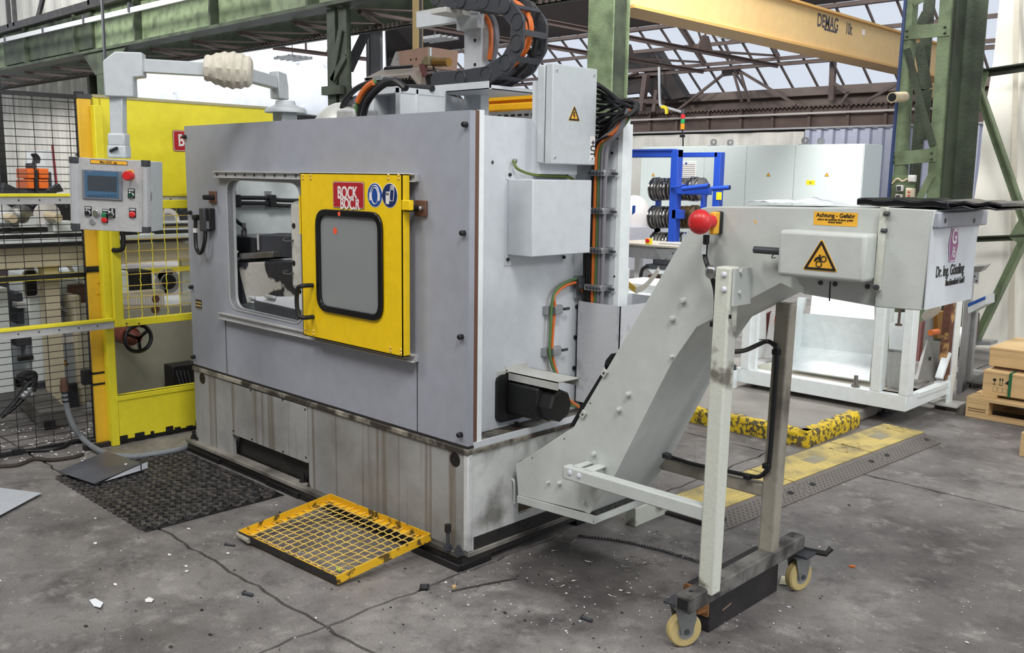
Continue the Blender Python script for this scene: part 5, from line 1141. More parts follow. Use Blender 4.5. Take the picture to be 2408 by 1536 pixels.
# stand
PX0, NY = .062, .155
def tube_post(top, bot, y, w, mt, nm):
    a, e = PY(*top, y), PY(*bot, y); u = a-e
    return MB().obox((a+e)/2, (w/2,0,0), (0,w/2,0), u/2).build(nm, mt, cv, bevel=.007, seg=3)
pn = tube_post((1712,627), (1667,1392), NY, .058, M['creamworn'], 'leg')
YF2 = .60
pf = tube_post((1850,712), (1806,1300), YF2, .058, M['legworn'], 'leg')
pt = PY(1712,627,NY)
for py in (646,681):
    p = PY(1703,py,NY-.029); MB().lathe(p, (0,-1,0), [(0,.010),(.004,.009),(.008,.005)], 12).build('bolt_cap', mat('cap_plastic', (214,216,226), .35), pn)
a = PY(1738,650,NY+.02); MB().box(pt.x+.030, pt.x+.040, NY-.02, YN, PY(1738,720,NY).z, PY(1738,632,NY).z).build('leg_bracket', M['cream'], pn)
for py in (640,690): p = PY(1734,py,NY-.01); MB().lathe((pt.x+.04,NY+.01,p.z), (1,0,0), [(0,.008),(.008,.008)], 8).build('bracket_bolt', M['cream'], pn)
p = PY(1717,745,NY-.029); MB().prism(rrect(p, FR[0], FR[1], .010, .014, .004), (0,-.0005,0)).build('slot', M['black'], pn)
zb_r = .479
a = PY(1331,1110,NY); MB().box(a.x, pn.matrix_world.translation.x*0+PY(1690,1000,NY).x, NY-.022, NY+.022, zb_r-.026, zb_r+.026).build('brace_bar', M['cream'], cv, bevel=.006, seg=3)
MB().box(a.x-.001, a.x+.0005, NY-.018, NY+.018, zb_r-.022, zb_r+.022).build('bar_bore', M['black'], cv)
MB().box(a.x+.035, a.x+.065, NY+.0, YN, zb_r+.024, zb_r+.032).box(a.x+.09, a.x+.13, NY+.0, YN, zb_r+.024, zb_r+.032).box(a.x+.03, a.x+.12, NY+.022, YN, zb_r-.02, zb_r+.02).build('bar_bracket', M['cream'], cv, bevel=.003)
for px, py in ((1340,1112),(1361,1119)): MB().lathe(PY(px,py,NY-.022), (0,-1,0), [(0,.011),(.003,.010),(.005,.006)], 12).build('bolt_cap', bpy.data.materials['cap_plastic'], cv)
MB().box(PY(1560,1090,YF2).x, PY(1815,1150,YF2).x, YF2-.02, YF2+.02, .424, .474).build('rear_brace', M['legworn'], cv, bevel=.006)
ub = mat('grimy_channel', (112,110,106), .5, dirt=.9, dcol=(40,38,38), scale=8, lo=.42, hi=.62, bump=.2)
FX, FZ0, FZ1 = 1.03, .165, .225
y0f, y1f = .02, .83
MB().box(FX-.03, FX+.03, y0f, y1f, FZ0, FZ1).build('foot_bar', ub, cv, bevel=.007, seg=3)
MB().box(FX-.02, FX+.02, y0f-.001, y0f+.001, FZ0+.01, FZ1-.012).build('bar_bore', M['black'], cv)
for yy in (y0f+.05, y1f-.05): MB().lathe((FX,yy,FZ1), (0,0,1), [(0,.008),(.0006,.008)], 10).build('bar_hole', M['black'], cv)
def caster(cx, cy, yaw):
    o = MB(); d = V((math.cos(yaw), math.sin(yaw), 0)); s_ = V((-d.y, d.x, 0))
    top = .165; wr_ = .062; ax = V((cx,cy,0))+d*-.0; wc = V((cx,cy,wr_))+d*.0
    o.box(cx-.055, cx+.055, cy-.05, cy+.05, top-.012, top)
    f = o.build('caster', M['dgrey'], cv, bevel=.002)
    fk = MB()
    for k in (-1, 1):
        q = wc+s_*k*.022; fk.prism([q+d*-.02+V((0,0,-.012)), q+d*.02+V((0,0,-.012)), q+d*.035+V((0,0,.045)), q+d*.03+V((0,0,.085)), q+d*-.045+V((0,0,.085))], s_*.004*k)
    fk.obox(wc+V((0,0,.085))+d*-.005, d*.04, s_*.026, (0,0,.004)); fk.lathe(wc+V((0,0,.088)), (0,0,1), [(0,.032),(.012,.030)], 16)
    fk.build('caster_fork', mat('fork_zinc', (130,132,130), .45, .4, dirt=.5, dcol=(70,66,60), scale=14) if 'fork_zinc' not in bpy.data.materials else bpy.data.materials['fork_zinc'], f)
    MB().lathe(wc-s_*.019, s_, [(0,.040),(.002,wr_-.006),(.008,wr_),(.030,wr_),(.036,wr_-.006),(.038,.040)], 32).build('caster_wheel', M['caster'], f)
    MB().lathe(wc-s_*.021, s_, [(0,.030),(.042,.030)], 24).build('wheel_hub', M['zinc'], f)
    MB().lathe(wc-s_*.030, s_, [(0,.010),(.060,.010)], 8).build('axle_nut', M['dgrey'], f)
caster(FX-.045, .105, math.radians(60)); caster(FX+.02, .81, math.radians(75))
p = V((FX+.055, .83, .16)); MB().tube([p+V((-.05,0,0)), p+V((.05,.03,.0)), p+V((.06,.05,.02))], .012, 8).build('brake_pedal', M['black'], cv)
# clamp knob behind the leg top
c = PY(1672,640,YN-.06); MB().sphere((c.x,c.y,c.z), .022, 14, 10, (1,.7,1.1)).build('clamp_knob', M['chrome'], cv); MB().tube([c+V((.012,.01,.0)), c+V((.03,.01,.004)), c+V((.03,.04,.0))], .008, 8).build('knob_ring', M['steel'], cv)
# stop cable
y_ = YN-.03
MB().tube(spline([PY(1661,566,y_), PY(1658,600,y_), PY(1665,628,y_-.01), PY(1678,664,y_), PY(1684,700,y_), PY(1682,760,y_), PY(1684,800,y_)], 6), .0085, 8).tube(spline([PY(1684,800,y_), PY(1700,822,y_+.04), PY(1722,827,.30), PY(1752,824,.40), PY(1780,812,.5), PY(1802,803,.56), PY(1818,810,.565), PY(1826,830,.565), PY(1818,960,.565), PY(1808,1090,.565), PY(1800,1110,.565), PY(1785,1121,.57), PY(1762,1119,.57), PY(1700,1106,.57), PY(1640,1094,.57), PY(1598,1082,.58), PY(1568,1072,.60)], 6), .0085, 8).build('stop_cable', M['cable'], cv)
for px, py in ((1681,762),(1826,828),(1803,1096),(1758,1121),(1568,1072)):
    p = PY(px, py, .565 if px > 1700 else y_); MB().box(p.x-.014, p.x+.014, p.y-.012, p.y+.012, p.z-.01, p.z+.01).build('cable_clip', M['black'], cv, bevel=.003)
# timber under the stand
tb_ = thing('timber_block', 'tar-black timber with a broken brown end wedged under the conveyor stand', 'timber', (.98, .5, 0))
MB().box(.895, 1.0, .245, .74, 0, .158).build('beam', M['blackwood'], tb_, bevel=.004)
random.seed(3)
P = []; nx, nz = 6, 8; b = MB(); vs = []; 
for k in range(nz+1):
    for i in range(nx+1):
        vs.append((.897+.10*i/nx, .240-random.uniform(0,.014), .062+.095*k/nz))
b.add(vs, [[k*(nx+1)+i, k*(nx+1)+i+1, (k+1)*(nx+1)+i+1, (k+1)*(nx+1)+i] for k in range(nz) for i in range(nx)]); b.box(.897, .997, .235, .247, .062, .157)
b.build('broken_end', M['endwood'], tb_, smooth=False)
MB().obox((1.001,.42,.148), (.0015,0,0), (0,.09,0), (0,0,.008)).obox((1.0008,.36,.062), (.001,0,0), (0,.03,.004), (0,0,.003)).build('splinter', mat('dry_splinter', (150,128,108), .8, dirt=.5, dcol=(90,70,60), scale=20), tb_)
# folded black sheet and papers on the conveyor head
zt1 = cn(2140,490).z
fs = thing('folded_sheet', 'folded shiny black plastic sheet laid over the conveyor outlet', 'sheet', (1.7, .45, zt1))
def fp(px, py, y): return PY(px, py, y)
b = MB(); xa, xb, xc = fp(2020,485,.26).x, fp(2235,488,.26).x, fp(2352,492,.26).x
lay = mat('black_film', (18,18,22), .25, bump=.2, bscale=30)
def slab(x0, x1, y0, y1, z0, z1, n=24):
    b = MB(); vs = []; fs_ = []
    for i in range(n+1):
        u = i/n; x = x0+(x1-x0)*u; w = .002*math.sin(u*17)
        vs += [(x,y0,z0+w),(x,y1,z0+w),(x,y1,z1+w*1.5),(x,y0,z1+w*1.5)]
    for i in range(n):
        for k in range(4): fs_.append([i*4+k, i*4+(k+1) % 4, i*4+4+(k+1) % 4, i*4+4+k])
    fs_ += [[3,2,1,0],[n*4,n*4+1,n*4+2,n*4+3]]; return b.add(vs, fs_)
slab(xa, xb, .24, .60, zt1+.004, zt1+.024).build('upper_fold', lay, fs, bevel=.004)
slab(xb-.05, xc, .27, .60, zt1+.012, zt1+.022).build('middle_fold', lay, fs, bevel=.003)
slab(xb-.05, xc-.01, .27, .60, zt1-.002+.004, zt1+.009).build('lower_fold', lay, fs, bevel=.003)
random.seed(11)
for k, (p0, p1, yy, lb_) in enumerate((((1768,481),(1868,474),.50,'crumpled white paper lying flat on top of the conveyor, left sheet'), ((1850,480),(1960,482),.42,'curled white paper on top of the conveyor, right sheet with a raised middle'))):
    x0, x1 = PY(*p0,yy).x, PY(*p1,yy).x; zb = cn(1860,487).z+.002
    b = MB(); vs = []; n = 16
    for i in range(n+1):
        u = i/n
        for j in range(5):
            v_ = j/4; z = zb+.004+(.009*max(0, math.sin(u*math.pi*(1.4 if k == 0 else 1)+.6*k)))*(.5+.5*v_)+.003*math.sin(u*9+v_*4)**2+(.012*math.exp(-((u-.15)/.14)**2) if k else 0)*v_
            vs.append((x0+(x1-x0)*u, yy-.08+.22*v_+.02*math.sin(u*4), z))
    F_ = [[i*5+j, (i+1)*5+j, (i+1)*5+j+1, i*5+j+1] for i in range(n) for j in range(4)]
    o = b.add(vs, F_).build('paper_sheet', M['paper'], None); tag(o, lb_, 'paper', 'papers on the conveyor')
    so = o.modifiers.new('thick', 'SOLIDIFY'); so.thickness = .001
# ================================================================== LEFT: control panel, guards, fence, feeder line
# -- control panel on a swivel arm
pan = thing('control_panel', 'grey operator control panel hanging from a jointed swivel arm', 'control panel', (-1.82, .31, 1.84))
nv = V((.69,-.72,0)).normalized(); rv = V((0,0,1)).cross(nv); rr_ = math.radians(-2.0)
PR = rv*math.cos(rr_)+V((0,0,1))*math.sin(rr_); PU = -rv*math.sin(rr_)+V((0,0,1))*math.cos(rr_); PFc = (PR, PU, nv)
DEP = .19
C0 = V((-1.816,-.532,1.47))+nv*(DEP/2)
def PN(px, py, off=0.0):
    d = _ray(px, py); c = C0+nv*off; return CAM+d*((c-CAM).dot(nv)/d.dot(nv))
def ploc(px, py): q = PN(px, py)-C0; return q.dot(PR), q.dot(PU)
def zpx(zx, zy): return 140+zx/7.314, 350+zy/7.314
l0 = (ploc(*zpx(115,150))[0]+ploc(*zpx(190,1400))[0])/2; l1 = (ploc(*zpx(1498,180))[0]+ploc(*zpx(1552,1445))[0])/2
u1 = (ploc(*zpx(200,150))[1]+ploc(*zpx(1480,180))[1])/2; u0 = (ploc(*zpx(300,1400))[1]+ploc(*zpx(1500,1445))[1])/2
def lp(a, b, o=0.0): return C0+PR*a+PU*b+nv*o
def pbox(a0, a1, b0, b1, o0, o1, mb=None):
    mb = mb or MB(); return mb.obox(lp((a0+a1)/2,(b0+b1)/2,(o0+o1)/2), PR*((a1-a0)/2), PU*((b1-b0)/2), nv*((o1-o0)/2))
pw = .052
en_ = pbox(l0+.01, l1-.002, u0+.004, u1-.004, -DEP, -.012).build('enclosure', M['box_ext'], pan, bevel=.004)
pbox(l0+pw-.01, l1-pw+.022, u0+.002, u1-.002, -.014, 0).build('front_plate', M['alu'], pan, bevel=.002)
for a0, a1 in ((l0,l0+pw), (l1-.040,l1)):
    o = MB(); o.prism([lp(a,u0+.028,k) for a, k in ((a0,-.03),(a0+.006,-.004),(a0+.018,.006),(a1-.004,.006),(a1,-.002),(a1,-.03))], PU*(u1-u0-.056)); o = o.build('profile', M['alulight'], pan)
    for f in (.30,.55): pbox(a0+(a1-a0)*f-.0012, a0+(a1-a0)*f+.0012, u0+.03, u1-.03, .0055, .0075).build('profile_groove', M['alu'], o)
    for b0, b1 in ((u0,u0+.030),(u1-.030,u1)): MB().prism([lp(a,b0,k) for a, k in ((a0-.001,-.032),(a0+.005,-.003),(a0+.018,.0085),(a1-.003,.0085),(a1+.001,-.001),(a1+.001,-.032))], PU*(b1-b0)).build('corner_cap', M['dgrey'], pan, bevel=.002)
pbox(l1+.0005-.004, l1-.0015, .0, .04, -.045, -.028).build('side_latch', M['steel'], pan)
def loc2(zx, zy): return ploc(*zpx(zx, zy))
def pl(zx0, zy0, zx1, zy1, o0, o1, mt, nm, par=pan, bev=0):
    a0, b1 = loc2(zx0, zy0); a1, b0 = loc2(zx1, zy1); return pbox(min(a0,a1), max(a0,a1), min(b0,b1), max(b0,b1), o0, o1).build(nm, mt, par, bevel=bev)
hm = pl(395,352,1090,890,0,.008,mat('hmi_bezel',(112,116,124),.4),'operator_screen',bev=.002)
a, b_ = loc2(742,615)
pl(445,372,1030,850,.008,.0095,M['bluegrey'],'screen_bezel',hm); pl(495,455,1000,740,.0095,.0105,M['screen'],'screen_glass',hm)
for k in range(8): pl(510+k*62,785,556+k*62,826,.0095,.0103,mat('soft_key',(56,84,108),.4) if k == 0 else bpy.data.materials['soft_key'],'function_key',hm)
pl(485,388,572,404,.0095,.0101,M['zinc'],'brand_mark',hm); pl(850,398,980,412,.0095,.0101,mat('faint_mark',(96,128,152),.4),'model_mark',hm)
lb_ = pl(530,182,1168,284,0,.0015,M['ink'],'load_plate'); pl(537,189,1162,277,.0015,.0021,M['label'],'plate_field',lb_)
a, b_ = loc2(840,234); text('plate_lettering', 'Max.          kg', lp(a,b_,.0024), PFc, .0105*1.35, M['ink'], lb_, ex=.0003)
text('plate_lettering', '4000', lp(a+.002,b_+.001,.0024), PFc, .0135, mat('pen_ink',(110,84,40),.6), lb_, sx=1.1, ex=.0002, shear=.25); pl(805,252,962,256,.0021,.0026,bpy.data.materials['pen_ink'],'hand_underline',lb_)
# emergency stop
es = pl(1165,360,1275,540,0,.002,M['label'],'stop_field'); a, b_ = loc2(1228,465)
MB().lathe(lp(a,b_,.002), nv, [(0,.019),(.006,.019),(.012,.016),(.03,.017),(.034,.022),(.044,.022),(.050,.018)], 24).build('stop_button', M['red'], es)
pl(1185,378,1250,396,.002,.0026,M['brown'],'faded_print',es)
def button(zx, zy, w, h, lx, ly, cap, ring=M['chrome'], plate=M['black'], lab=True, nm='push_button'):
    a, b_ = loc2(zx, zy); o = pbox(a-w/2, a+w/2, b_-h*.45, b_+h*.55, 0, .002).build(nm, plate, pan)
    if lab: pbox(a-w*.4, a+w*.4, b_+h*.28, b_+h*.48, .002, .0028).build('button_label', M['alulight'], o)
    c = lp(a, b_-h*.12, .002); MB().lathe(c, nv, [(0,.0145),(.008,.0145),(.010,.012)], 20).build('button_ring', ring, o); MB().lathe(c+nv*.006, nv, [(0,.0115),(.006,.0115),(.008,.009)], 20).build('button_cap', cap, o); return o
button(1238,775,.032,.045,0,0,mat('dark_green_cap',(26,64,50),.35)); button(495,1080,.032,.045,0,0,M['black'])
a, b_ = loc2(640,1110); MB().lathe(lp(a,b_,0), nv, [(0,.0165),(.01,.0155),(.012,.012)], 20).build('key_switch', M['chrome'], pan); MB().lathe(lp(a,b_,.008), nv, [(0,.011),(.007,.011)], 18).build('switch_face', mat('olive_cap',(96,104,88),.4), pan)
a, b_ = loc2(570,1258); MB().lathe(lp(a,b_,0), nv, [(0,.0150),(.003,.0150),(.005,.013)], 20).build('blank_plug', M['zinc'], pan)
o = pl(735,1032,838,1275,0,.002,M['black'],'double_button'); pl(742,1042,828,1075,.002,.0028,M['alulight'],'button_label',o)
for zy, mt in ((1140,M['greenbtn']),(1222,M['red'])):
    a, b_ = loc2(782,zy); MB().lathe(lp(a,b_,.002), nv, [(0,.0135),(.009,.0135),(.011,.010)], 20).build('button_cap', mt, o)
o = pl(858,1022,960,1190,0,.002,M['black'],'selector_switch'); pl(895,1030,925,1080,.002,.0028,M['alulight'],'button_label',o); a, b_ = loc2(898,1130); MB().lathe(lp(a,b_,.002), nv, [(0,.0145),(.01,.0145),(.012,.012)], 20).build('selector_ring', M['chrome'], o); pbox(a-.02, a+.006, b_-.005, b_+.005, .010, .024).build('selector_knob', M['black'], o, bevel=.003)
o = button(1258,1110,.032,.045,0,0,M['red'],ring=M['red'])
# arm: collar, riser, elbow, two arms, boot, pivot
base = V((-1.816,-.532,0)); ztop = lp(0,u1).z
def at_r(px, py): return PN(px, py, -DEP/2)
c0 = at_r(281,368); 
def vt(px, y0, y1, w, d, nm, mt, bev=.004):
    a, e = at_r(px[0], y0), at_r(px[1], y1); u = a-e; return MB().obox((a+e)/2, rv*w/2, nv*d/2, u/2).build(nm, mt, pan, bevel=bev)
vt((280,281),342,372,.088,.075,'swivel_collar',M['box_ext'],.008); vt((279,280),314,344,.082,.07,'collar_upper',M['box_ext'],.008); vt((277,279),205,316,.062,.055,'riser_tube',M['box_ext'],.005)
MB().tube([at_r(268,356)+nv*.04, at_r(286,349)+nv*.05], .008, 8).build('clamp_lever', M['black'], pan)
ZA = 2.085
E0, J0, Q0 = V((-1.816,-.532,ZA)), V((-1.528,-.139,ZA)), V((-1.829,.317,ZA))
d1 = (J0-E0).normalized(); d2 = (Q0-J0).normalized()
s1 = V((-d1.y,d1.x,0))
el = [E0-d1*.075+V((0,0,-.14)), E0-d1*.075+V((0,0,.02)), E0-d1*.02+V((0,0,.065)), E0+d1*.10+V((0,0,.065)), E0+d1*.10+V((0,0,-.045)), E0+d1*.055+V((0,0,-.05)), E0+d1*.055+V((0,0,-.14))]
MB().prism([p-s1*.045 for p in el], s1*.09).build('elbow_housing', M['box_ext'], pan, bevel=.006)
MB().bar(E0+d1*.08+V((0,0,.008)), J0-d1*.10+V((0,0,.0)), .055, .062).build('front_arm', M['box_ext'], pan, bevel=.004)
b = MB(); prof = [(-.115,.058),(-.10,.064),(-.085,.060),(-.06,.078),(-.05,.074),(-.02,.088),(-.008,.080),(.02,.092),(.032,.082),(.06,.086),(.07,.074),(.09,.076),(.105,.060)]
db = (d1+d2*.3).normalized(); 
b.lathe(J0+V((0,0,.0)), (d1*.8-V((0,0,.05))).normalized(), prof, 9); b.build('joint_boot', mat('boot_cloth',(206,200,184),.75,dirt=.4,dcol=(164,156,138),scale=9,bump=.4,bscale=30), pan, bevel=.006)
MB().bar(J0+d2*.03, Q0+V((0,0,-.01)), .055, .062).build('rear_arm', M['box_ext'], pan, bevel=.004)
MB().prism([Q0-d2*.06+V((0,0,.05))-V((.045,0,0)), Q0+d2*.05+V((0,0,.045))-V((.045,0,0)), Q0+d2*.07+V((0,0,-.02))-V((.045,0,0)), Q0+d2*.07+V((0,0,-.09))-V((.045,0,0)), Q0-d2*.05+V((0,0,-.09))-V((.045,0,0))], (.09,0,0)).build('pivot_head', M['box_ext'], pan, bevel=.006)
MB().lathe(Q0+V((.03,.02,-.10)), (0,0,-1), [(0,.05),(.02,.055),(.03,.075),(.04,.105),(.052,.11),(.062,.11)], 20).build('pivot_flange', M['box_ext'], pan)
MB().box(Q0.x-.02, Q0.x+.075, Q0.y-.03, Q0.y+.065, ZT-.02, Q0.z-.155).build('pivot_post', M['box_ext'], pan, bevel=.006)
# -- yellow guard: posts, upper and lower panels
gd2 = thing('guard_frame', 'bright yellow steel guard with tall posts and sheet panels left of the machine', 'guard', (-2.74, -.1, 0))
def gx(px, py, x=-2.78): return PX(px, py, x)
XA = -2.78
def vpost(px0, px1, pyt, X, d, zb, zt, nm, mt, bev=.004):
    a, e = gx(px0, pyt, X), gx(px1, pyt, X); return MB().box(X-d, X, a.y, e.y, zb, zt).build(nm, mt, gd2, bevel=bev)
za = gx(205,232).z
y0, y1 = gx(226,1000).y, gx(257,1000).y
MB().box(XA-.02, XA, y0, y1, 0, za).build('post', M['ochre'], gd2, bevel=.004)
MB().box(XA-.022, XA+.002, y0-.002, y1+.002, za, za+.025).build('post_cap', M['dgrey'], gd2)
XB = -2.72
yb0, yb1 = gx(262,1000,XB).y, gx(281,1000,XB).y
zB = gx(270,250,XB).z
MB().box(XB-.06, XB, yb0, yb1, .0, zB).build('post', M['lemon'], gd2, bevel=.004)
MB().box(XB-.09, XB-.03, y1+.004, yb0+.01, 0, zB).build('post_web', M['lemon'], gd2)
XU = -2.80
MB().box(XU-.02, XU, gx(222,300,XU).y, gx(655,300,XU).y, gx(400,470,XU).z, gx(222,227,XU).z).build('upper_panel', M['lemon'], gd2)
z_ = gx(222,227,XU).z; MB().box(XU-.03, XU+.006, gx(222,300,XU).y, gx(655,300,XU).y, z_-.004, z_+.012).build('panel_rim', mat('rim_grey',(170,164,130),.5), gd2)
MB().box(XU, XU+.004, gx(236,300,XU).y, gx(238,300,XU).y, gx(400,470,XU).z, z_).build('panel_seam', mat('seam_yellow',(176,164,40),.5), gd2)
XL = -2.72
ly1 = gx(470,1000,XL).y
lz1, lz0 = gx(280,932,XL).z, .03
MB().box(XL-.02, XL-.004, yb1-.01, ly1, lz0, lz1).build('lower_panel', M['lemon'], gd2)
MB().box(XL-.06, XL+.002, yb1-.01, ly1, lz1-.03, lz1).build('lower_rail', M['lemon'], gd2, bevel=.003)
b = MB(); y = yb1
random.seed(5)
while y < ly1-.02: b.box(XL-.004, XL+.001, y, y+random.uniform(.02,.06), lz0-.01, lz0+random.uniform(.008,.03)); y += random.uniform(.05,.1)
b.build('torn_sealant', M['black'], gd2, kind='stuff')
MB().box(XL-.05, XL-.02, yb1-.2, ly1, .0, .028).build('sill', M['grime'], gd2)
sp = gx(420,330,XU+.004); s0, s1_, t0, t1 = gx(405,306,XU).y, gx(480,306,XU).y, gx(420,356,XU).z, gx(420,306,XU).z
o = MB().prism(rrect((XU+.001,(s0+s1_)/2,(t0+t1)/2), SD[0], SD[1], s1_-s0, t1-t0, .012), (.002,0,0)).build('name_sign', M['brown'], gd2)
MB().prism(rrect((XU+.003,(s0+s1_)/2,(t0+t1)/2), SD[0], SD[1], s1_-s0-.006, t1-t0-.006, .011), (.0008,0,0)).build('sign_border', bpy.data.materials['sign_edge'], o); MB().prism(rrect((XU+.0036,(s0+s1_)/2,(t0+t1)/2), SD[0], SD[1], s1_-s0-.014, t1-t0-.014, .009), (.0008,0,0)).build('sign_field', M['signred'], o)
c = gx(444,331,XU+.0045); text('sign_lettering', 'BOCK', (XU+.0046, c.y+.03, c.z-.003), SD, .098, M['white'], o, sx=.74)
for pys in ((617,629),(624,634),(629,638)):
    a, e = gx(213,pys[1]), gx(260,pys[0]+2,-2.74); MB().box(XA-.025, XA+.006, y0-.008, y1+.05, a.z-.006, a.z+.006).build('cable_band', M['black'], gd2)
a = gx(222,888); MB().box(XA-.06, XA-.02, y0-.05, y0-.002, gx(222,905).z, gx(222,870).z).build('fence_clamp', M['black'], gd2, bevel=.004)
for py in (876,902): z_ = gx(240,py).z; MB().box(XA-.03, XA+.003, y0-.004, y1+.003, z_-.006, z_+.006).build('clamp_band', M['black'], gd2)
for py in (664,690): MB().lathe(gx(229,py), (1,0,0), [(0,.007),(.006,.006)], 8).build('post_bolt', M['ochre'], gd2)
# -- sliding mesh door and its rails
XD = -2.66
sd_ = thing('sliding_gate', 'yellow wire mesh sliding gate below the control panel', 'gate', (XD, 0, .9), kind='thing')
def dx_(px, py): return PX(px, py, XD)
yl0, yl1 = dx_(266,650).y, dx_(287,650).y; dzb_, dzt_ = dx_(300,768).z, dx_(430,478).z; dy1 = dx_(475,650).y+.12
MB().box(XD-.03, XD, yl0, yl1, dzb_, dzt_).build('door_stile', M['lemon'], sd_, bevel=.003)
MB().box(XD-.03, XD+.004, yl1-.01, dy1, dzb_, dzb_+.042).build('bottom_rail', M['lemon'], sd_, bevel=.003); MB().box(XD-.03, XD+.003, yl1-.01, dy1, dzt_-.03, dzt_+.02).build('top_rail', M['lemon'], sd_, bevel=.003)
for px in (297,326):
    for py in (761,768): MB().lathe(dx_(px,py)+V((.004,0,0)), (1,0,0), [(0,.006),(.003,.005)], 8).build('rivet', M['brown'], sd_)
def crimp(p, q, amp, pitch, ax, r_):
    p, q = V(p), V(q); L_ = (q-p).length; n = max(2, int(L_/pitch*2)); return MB().tube([p.lerp(q, i/n)+V(ax)*amp*(1 if i % 2 else -1) for i in range(n+1)], r_, 5)
y = yl1+.035; k = 0
while y < dy1:
    crimp((XD-.015,y,dzb_+.04), (XD-.015,y,dzt_-.02), .003, .055, (1,0.35,0), .0028).build('wire', M['lemon'], sd_); y += .079
z = dzb_+.10
while z < dzt_-.03:
    MB().tube([(XD-.015,yl1,z), (XD-.015,dy1,z)], .0026, 5).build('wire', M['wire'], sd_); z += .0665
a = dx_(278,545); MB().tube(spline([(XD,a.y,a.z+.03), (XD+.05,a.y,a.z+.03), (XD+.055,a.y,a.z), dx_(280,560)+V((.055,0,0)), dx_(279,582)+V((.055,0,0)), dx_(276,588)+V((.03,-.01,0)), dx_(271,588)+V((.0,-.012,0))], 4), .014, 8).build('door_handle', M['rubber'], sd_)
XR = -2.69
dr_ = thing('door_track', 'aluminium and yellow slide tracks running past the fence to the mesh gate', 'rail', (XR, -.6, .9), kind='thing')
for (p0, p1, th_) in (((0,462),(168,463),.028), ((0,778),(266,758),.028)):
    a, e = PX(*p0, XR), PX(*p1, XR); z_ = (a.z+e.z)/2
    y_e = e.y if p0[1] > 600 else PX(470,470,XR).y
    MB().box(XR-.03, XR+.02, a.y-.6, y_e, z_, z_+.016).build('track_cover', M['lemon'], dr_, bevel=.002)
    MB().box(XR-.01, XR+.012, a.y-.6, y_e, z_-.036, z_-.001).box(XR-.01, XR+.022, a.y-.6, y_e, z_-.040, z_-.036).build('track_profile', M['alu'], dr_)
    y = a.y-.02
    while y < y_e-.03: MB().lathe((XR+.012,y,z_-.018), (1,0,0), [(0,.005),(.003,.004)], 8).build('track_screw', M['dgrey'], dr_); y += .105
# -- black mesh fence
XF = -2.93
fn = thing('mesh_fence', 'black welded mesh safety fence at the far left', 'fence', (XF, -.8, 0))
fy1 = PX(200,640,XF).y; fz1 = PX(190,224,XF).z; fy0 = -1.75
MB().box(XF-.02, XF+.02, fy1, fy1+.045, 0, fz1+.02).build('post', M['black'], fn, bevel=.002)
MB().box(XF-.03, XF+.05, fy1-.004, fy1+.06, PX(195,362,XF).z-.012, PX(195,362,XF).z).build('post_bracket', M['black'], fn)
for z_, h_ in ((fz1,.024), (PX(100,648,XF).z,.022), (PX(100,1050,XF).z-.0,.026)): MB().box(XF-.012, XF+.012, fy0, fy1, z_-h_, z_).build('rail', M['black'], fn)
z0f = PX(100,1050,XF).z
MB().box(XF-.02, XF+.02, PX(3,400,XF).y-.045, PX(3,400,XF).y, .0, .03).build('foot', M['black'], fn)
y = fy1-.04; v0 = None
while y > fy0:
    if v0 is None: v0 = MB().tube([(XF+.003,y,z0f), (XF+.003,y,fz1)], .0022, 5).build('wire', M['black'], fn); vy = y
    else: inst(v0, (0,y-vy,0), fn)
    y -= .0965
z = z0f+.02; h0 = None
while z < fz1:
    if h0 is None: h0 = MB().tube([(XF-.001,fy0,z), (XF-.001,fy1,z)], .0022, 5).build('wire', M['black'], fn); hz = z
    else: inst(h0, (0,0,z-hz), fn)
    z += .0405
dk = thing('dark_post', 'dark steel post standing behind the left end of the fence', 'post', (-5, -1.1, 0), kind='thing')
a, e = PX(-6,300,-4.6), PX(9,300,-4.6); MB().box(-4.65, -4.6, a.y, e.y, 0, PX(0,175,-4.6).z).build('profile', M['black'], dk)
# -- feeder line behind the fence (rails run along Y)
XM = -3.75
fd = thing('bar_feeder', 'long bar feeder line with white discs and rails behind the mesh fence', 'feeder', (XM, 0, 0))
def mx_(px, py, x=XM): return PX(px, py, x)
yA, yB = -2.4, 1.9
MB().box(XM-.12, XM-.08, yA, yB, mx_(200,532).z, mx_(100,474).z).build('back_plate', mat('plate_black',(34,34,40),.5,dirt=.5,dcol=(70,70,76),scale=8), fd)
for (y0_, y1_, mt) in ((527,533,'whitepaint'),(535,542,'black'),(544,549,'whitepaint'),(550,557,'black'),(558,568,'whitepaint'),(569,576,'black')):
    z1_, z0_ = mx_(150,y0_).z, mx_(150,y1_).z; k_ = (y0_-527)*.004
    MB().box(XM-.1+k_*.3, XM-.02+k_*.5, yA, yB, z0_, z1_).build('rail', M[mt], fd, bevel=.002)
MB().box(XM-.15, XM-.01, yA, yB, mx_(150,626).z, mx_(150,578).z).build('beam', M['beige'], fd, bevel=.006)
MB().box(XM-.12, XM+.02, yA, yB, mx_(350,642).z, mx_(350,632).z-.002).build('yellow_strip', M['lemon'], fd)
for px, py, r_ in ((5,508,.075),(110,506,.085),(215,508,.08),(394,518,.085)):
    c = mx_(px,py,XM-.06); MB().lathe(c, (1,0,0), [(0,r_),(.012,r_),(.012,.02)], 22).build('disc', M['white'], fd)
    if px in (5,110): MB().lathe(c, (1,-.0,-.05), [(.01,.028),(.20,.026),(.20,.022)], 12).build('spindle', mat('cream_spindle',(206,190,160),.5) if px == 5 else bpy.data.materials['cream_spindle'], fd)
    else: MB().lathe(c, (1,0,0), [(.012,.055),(.02,.05)], 16).build('disc_hub', M['zinc'], fd)
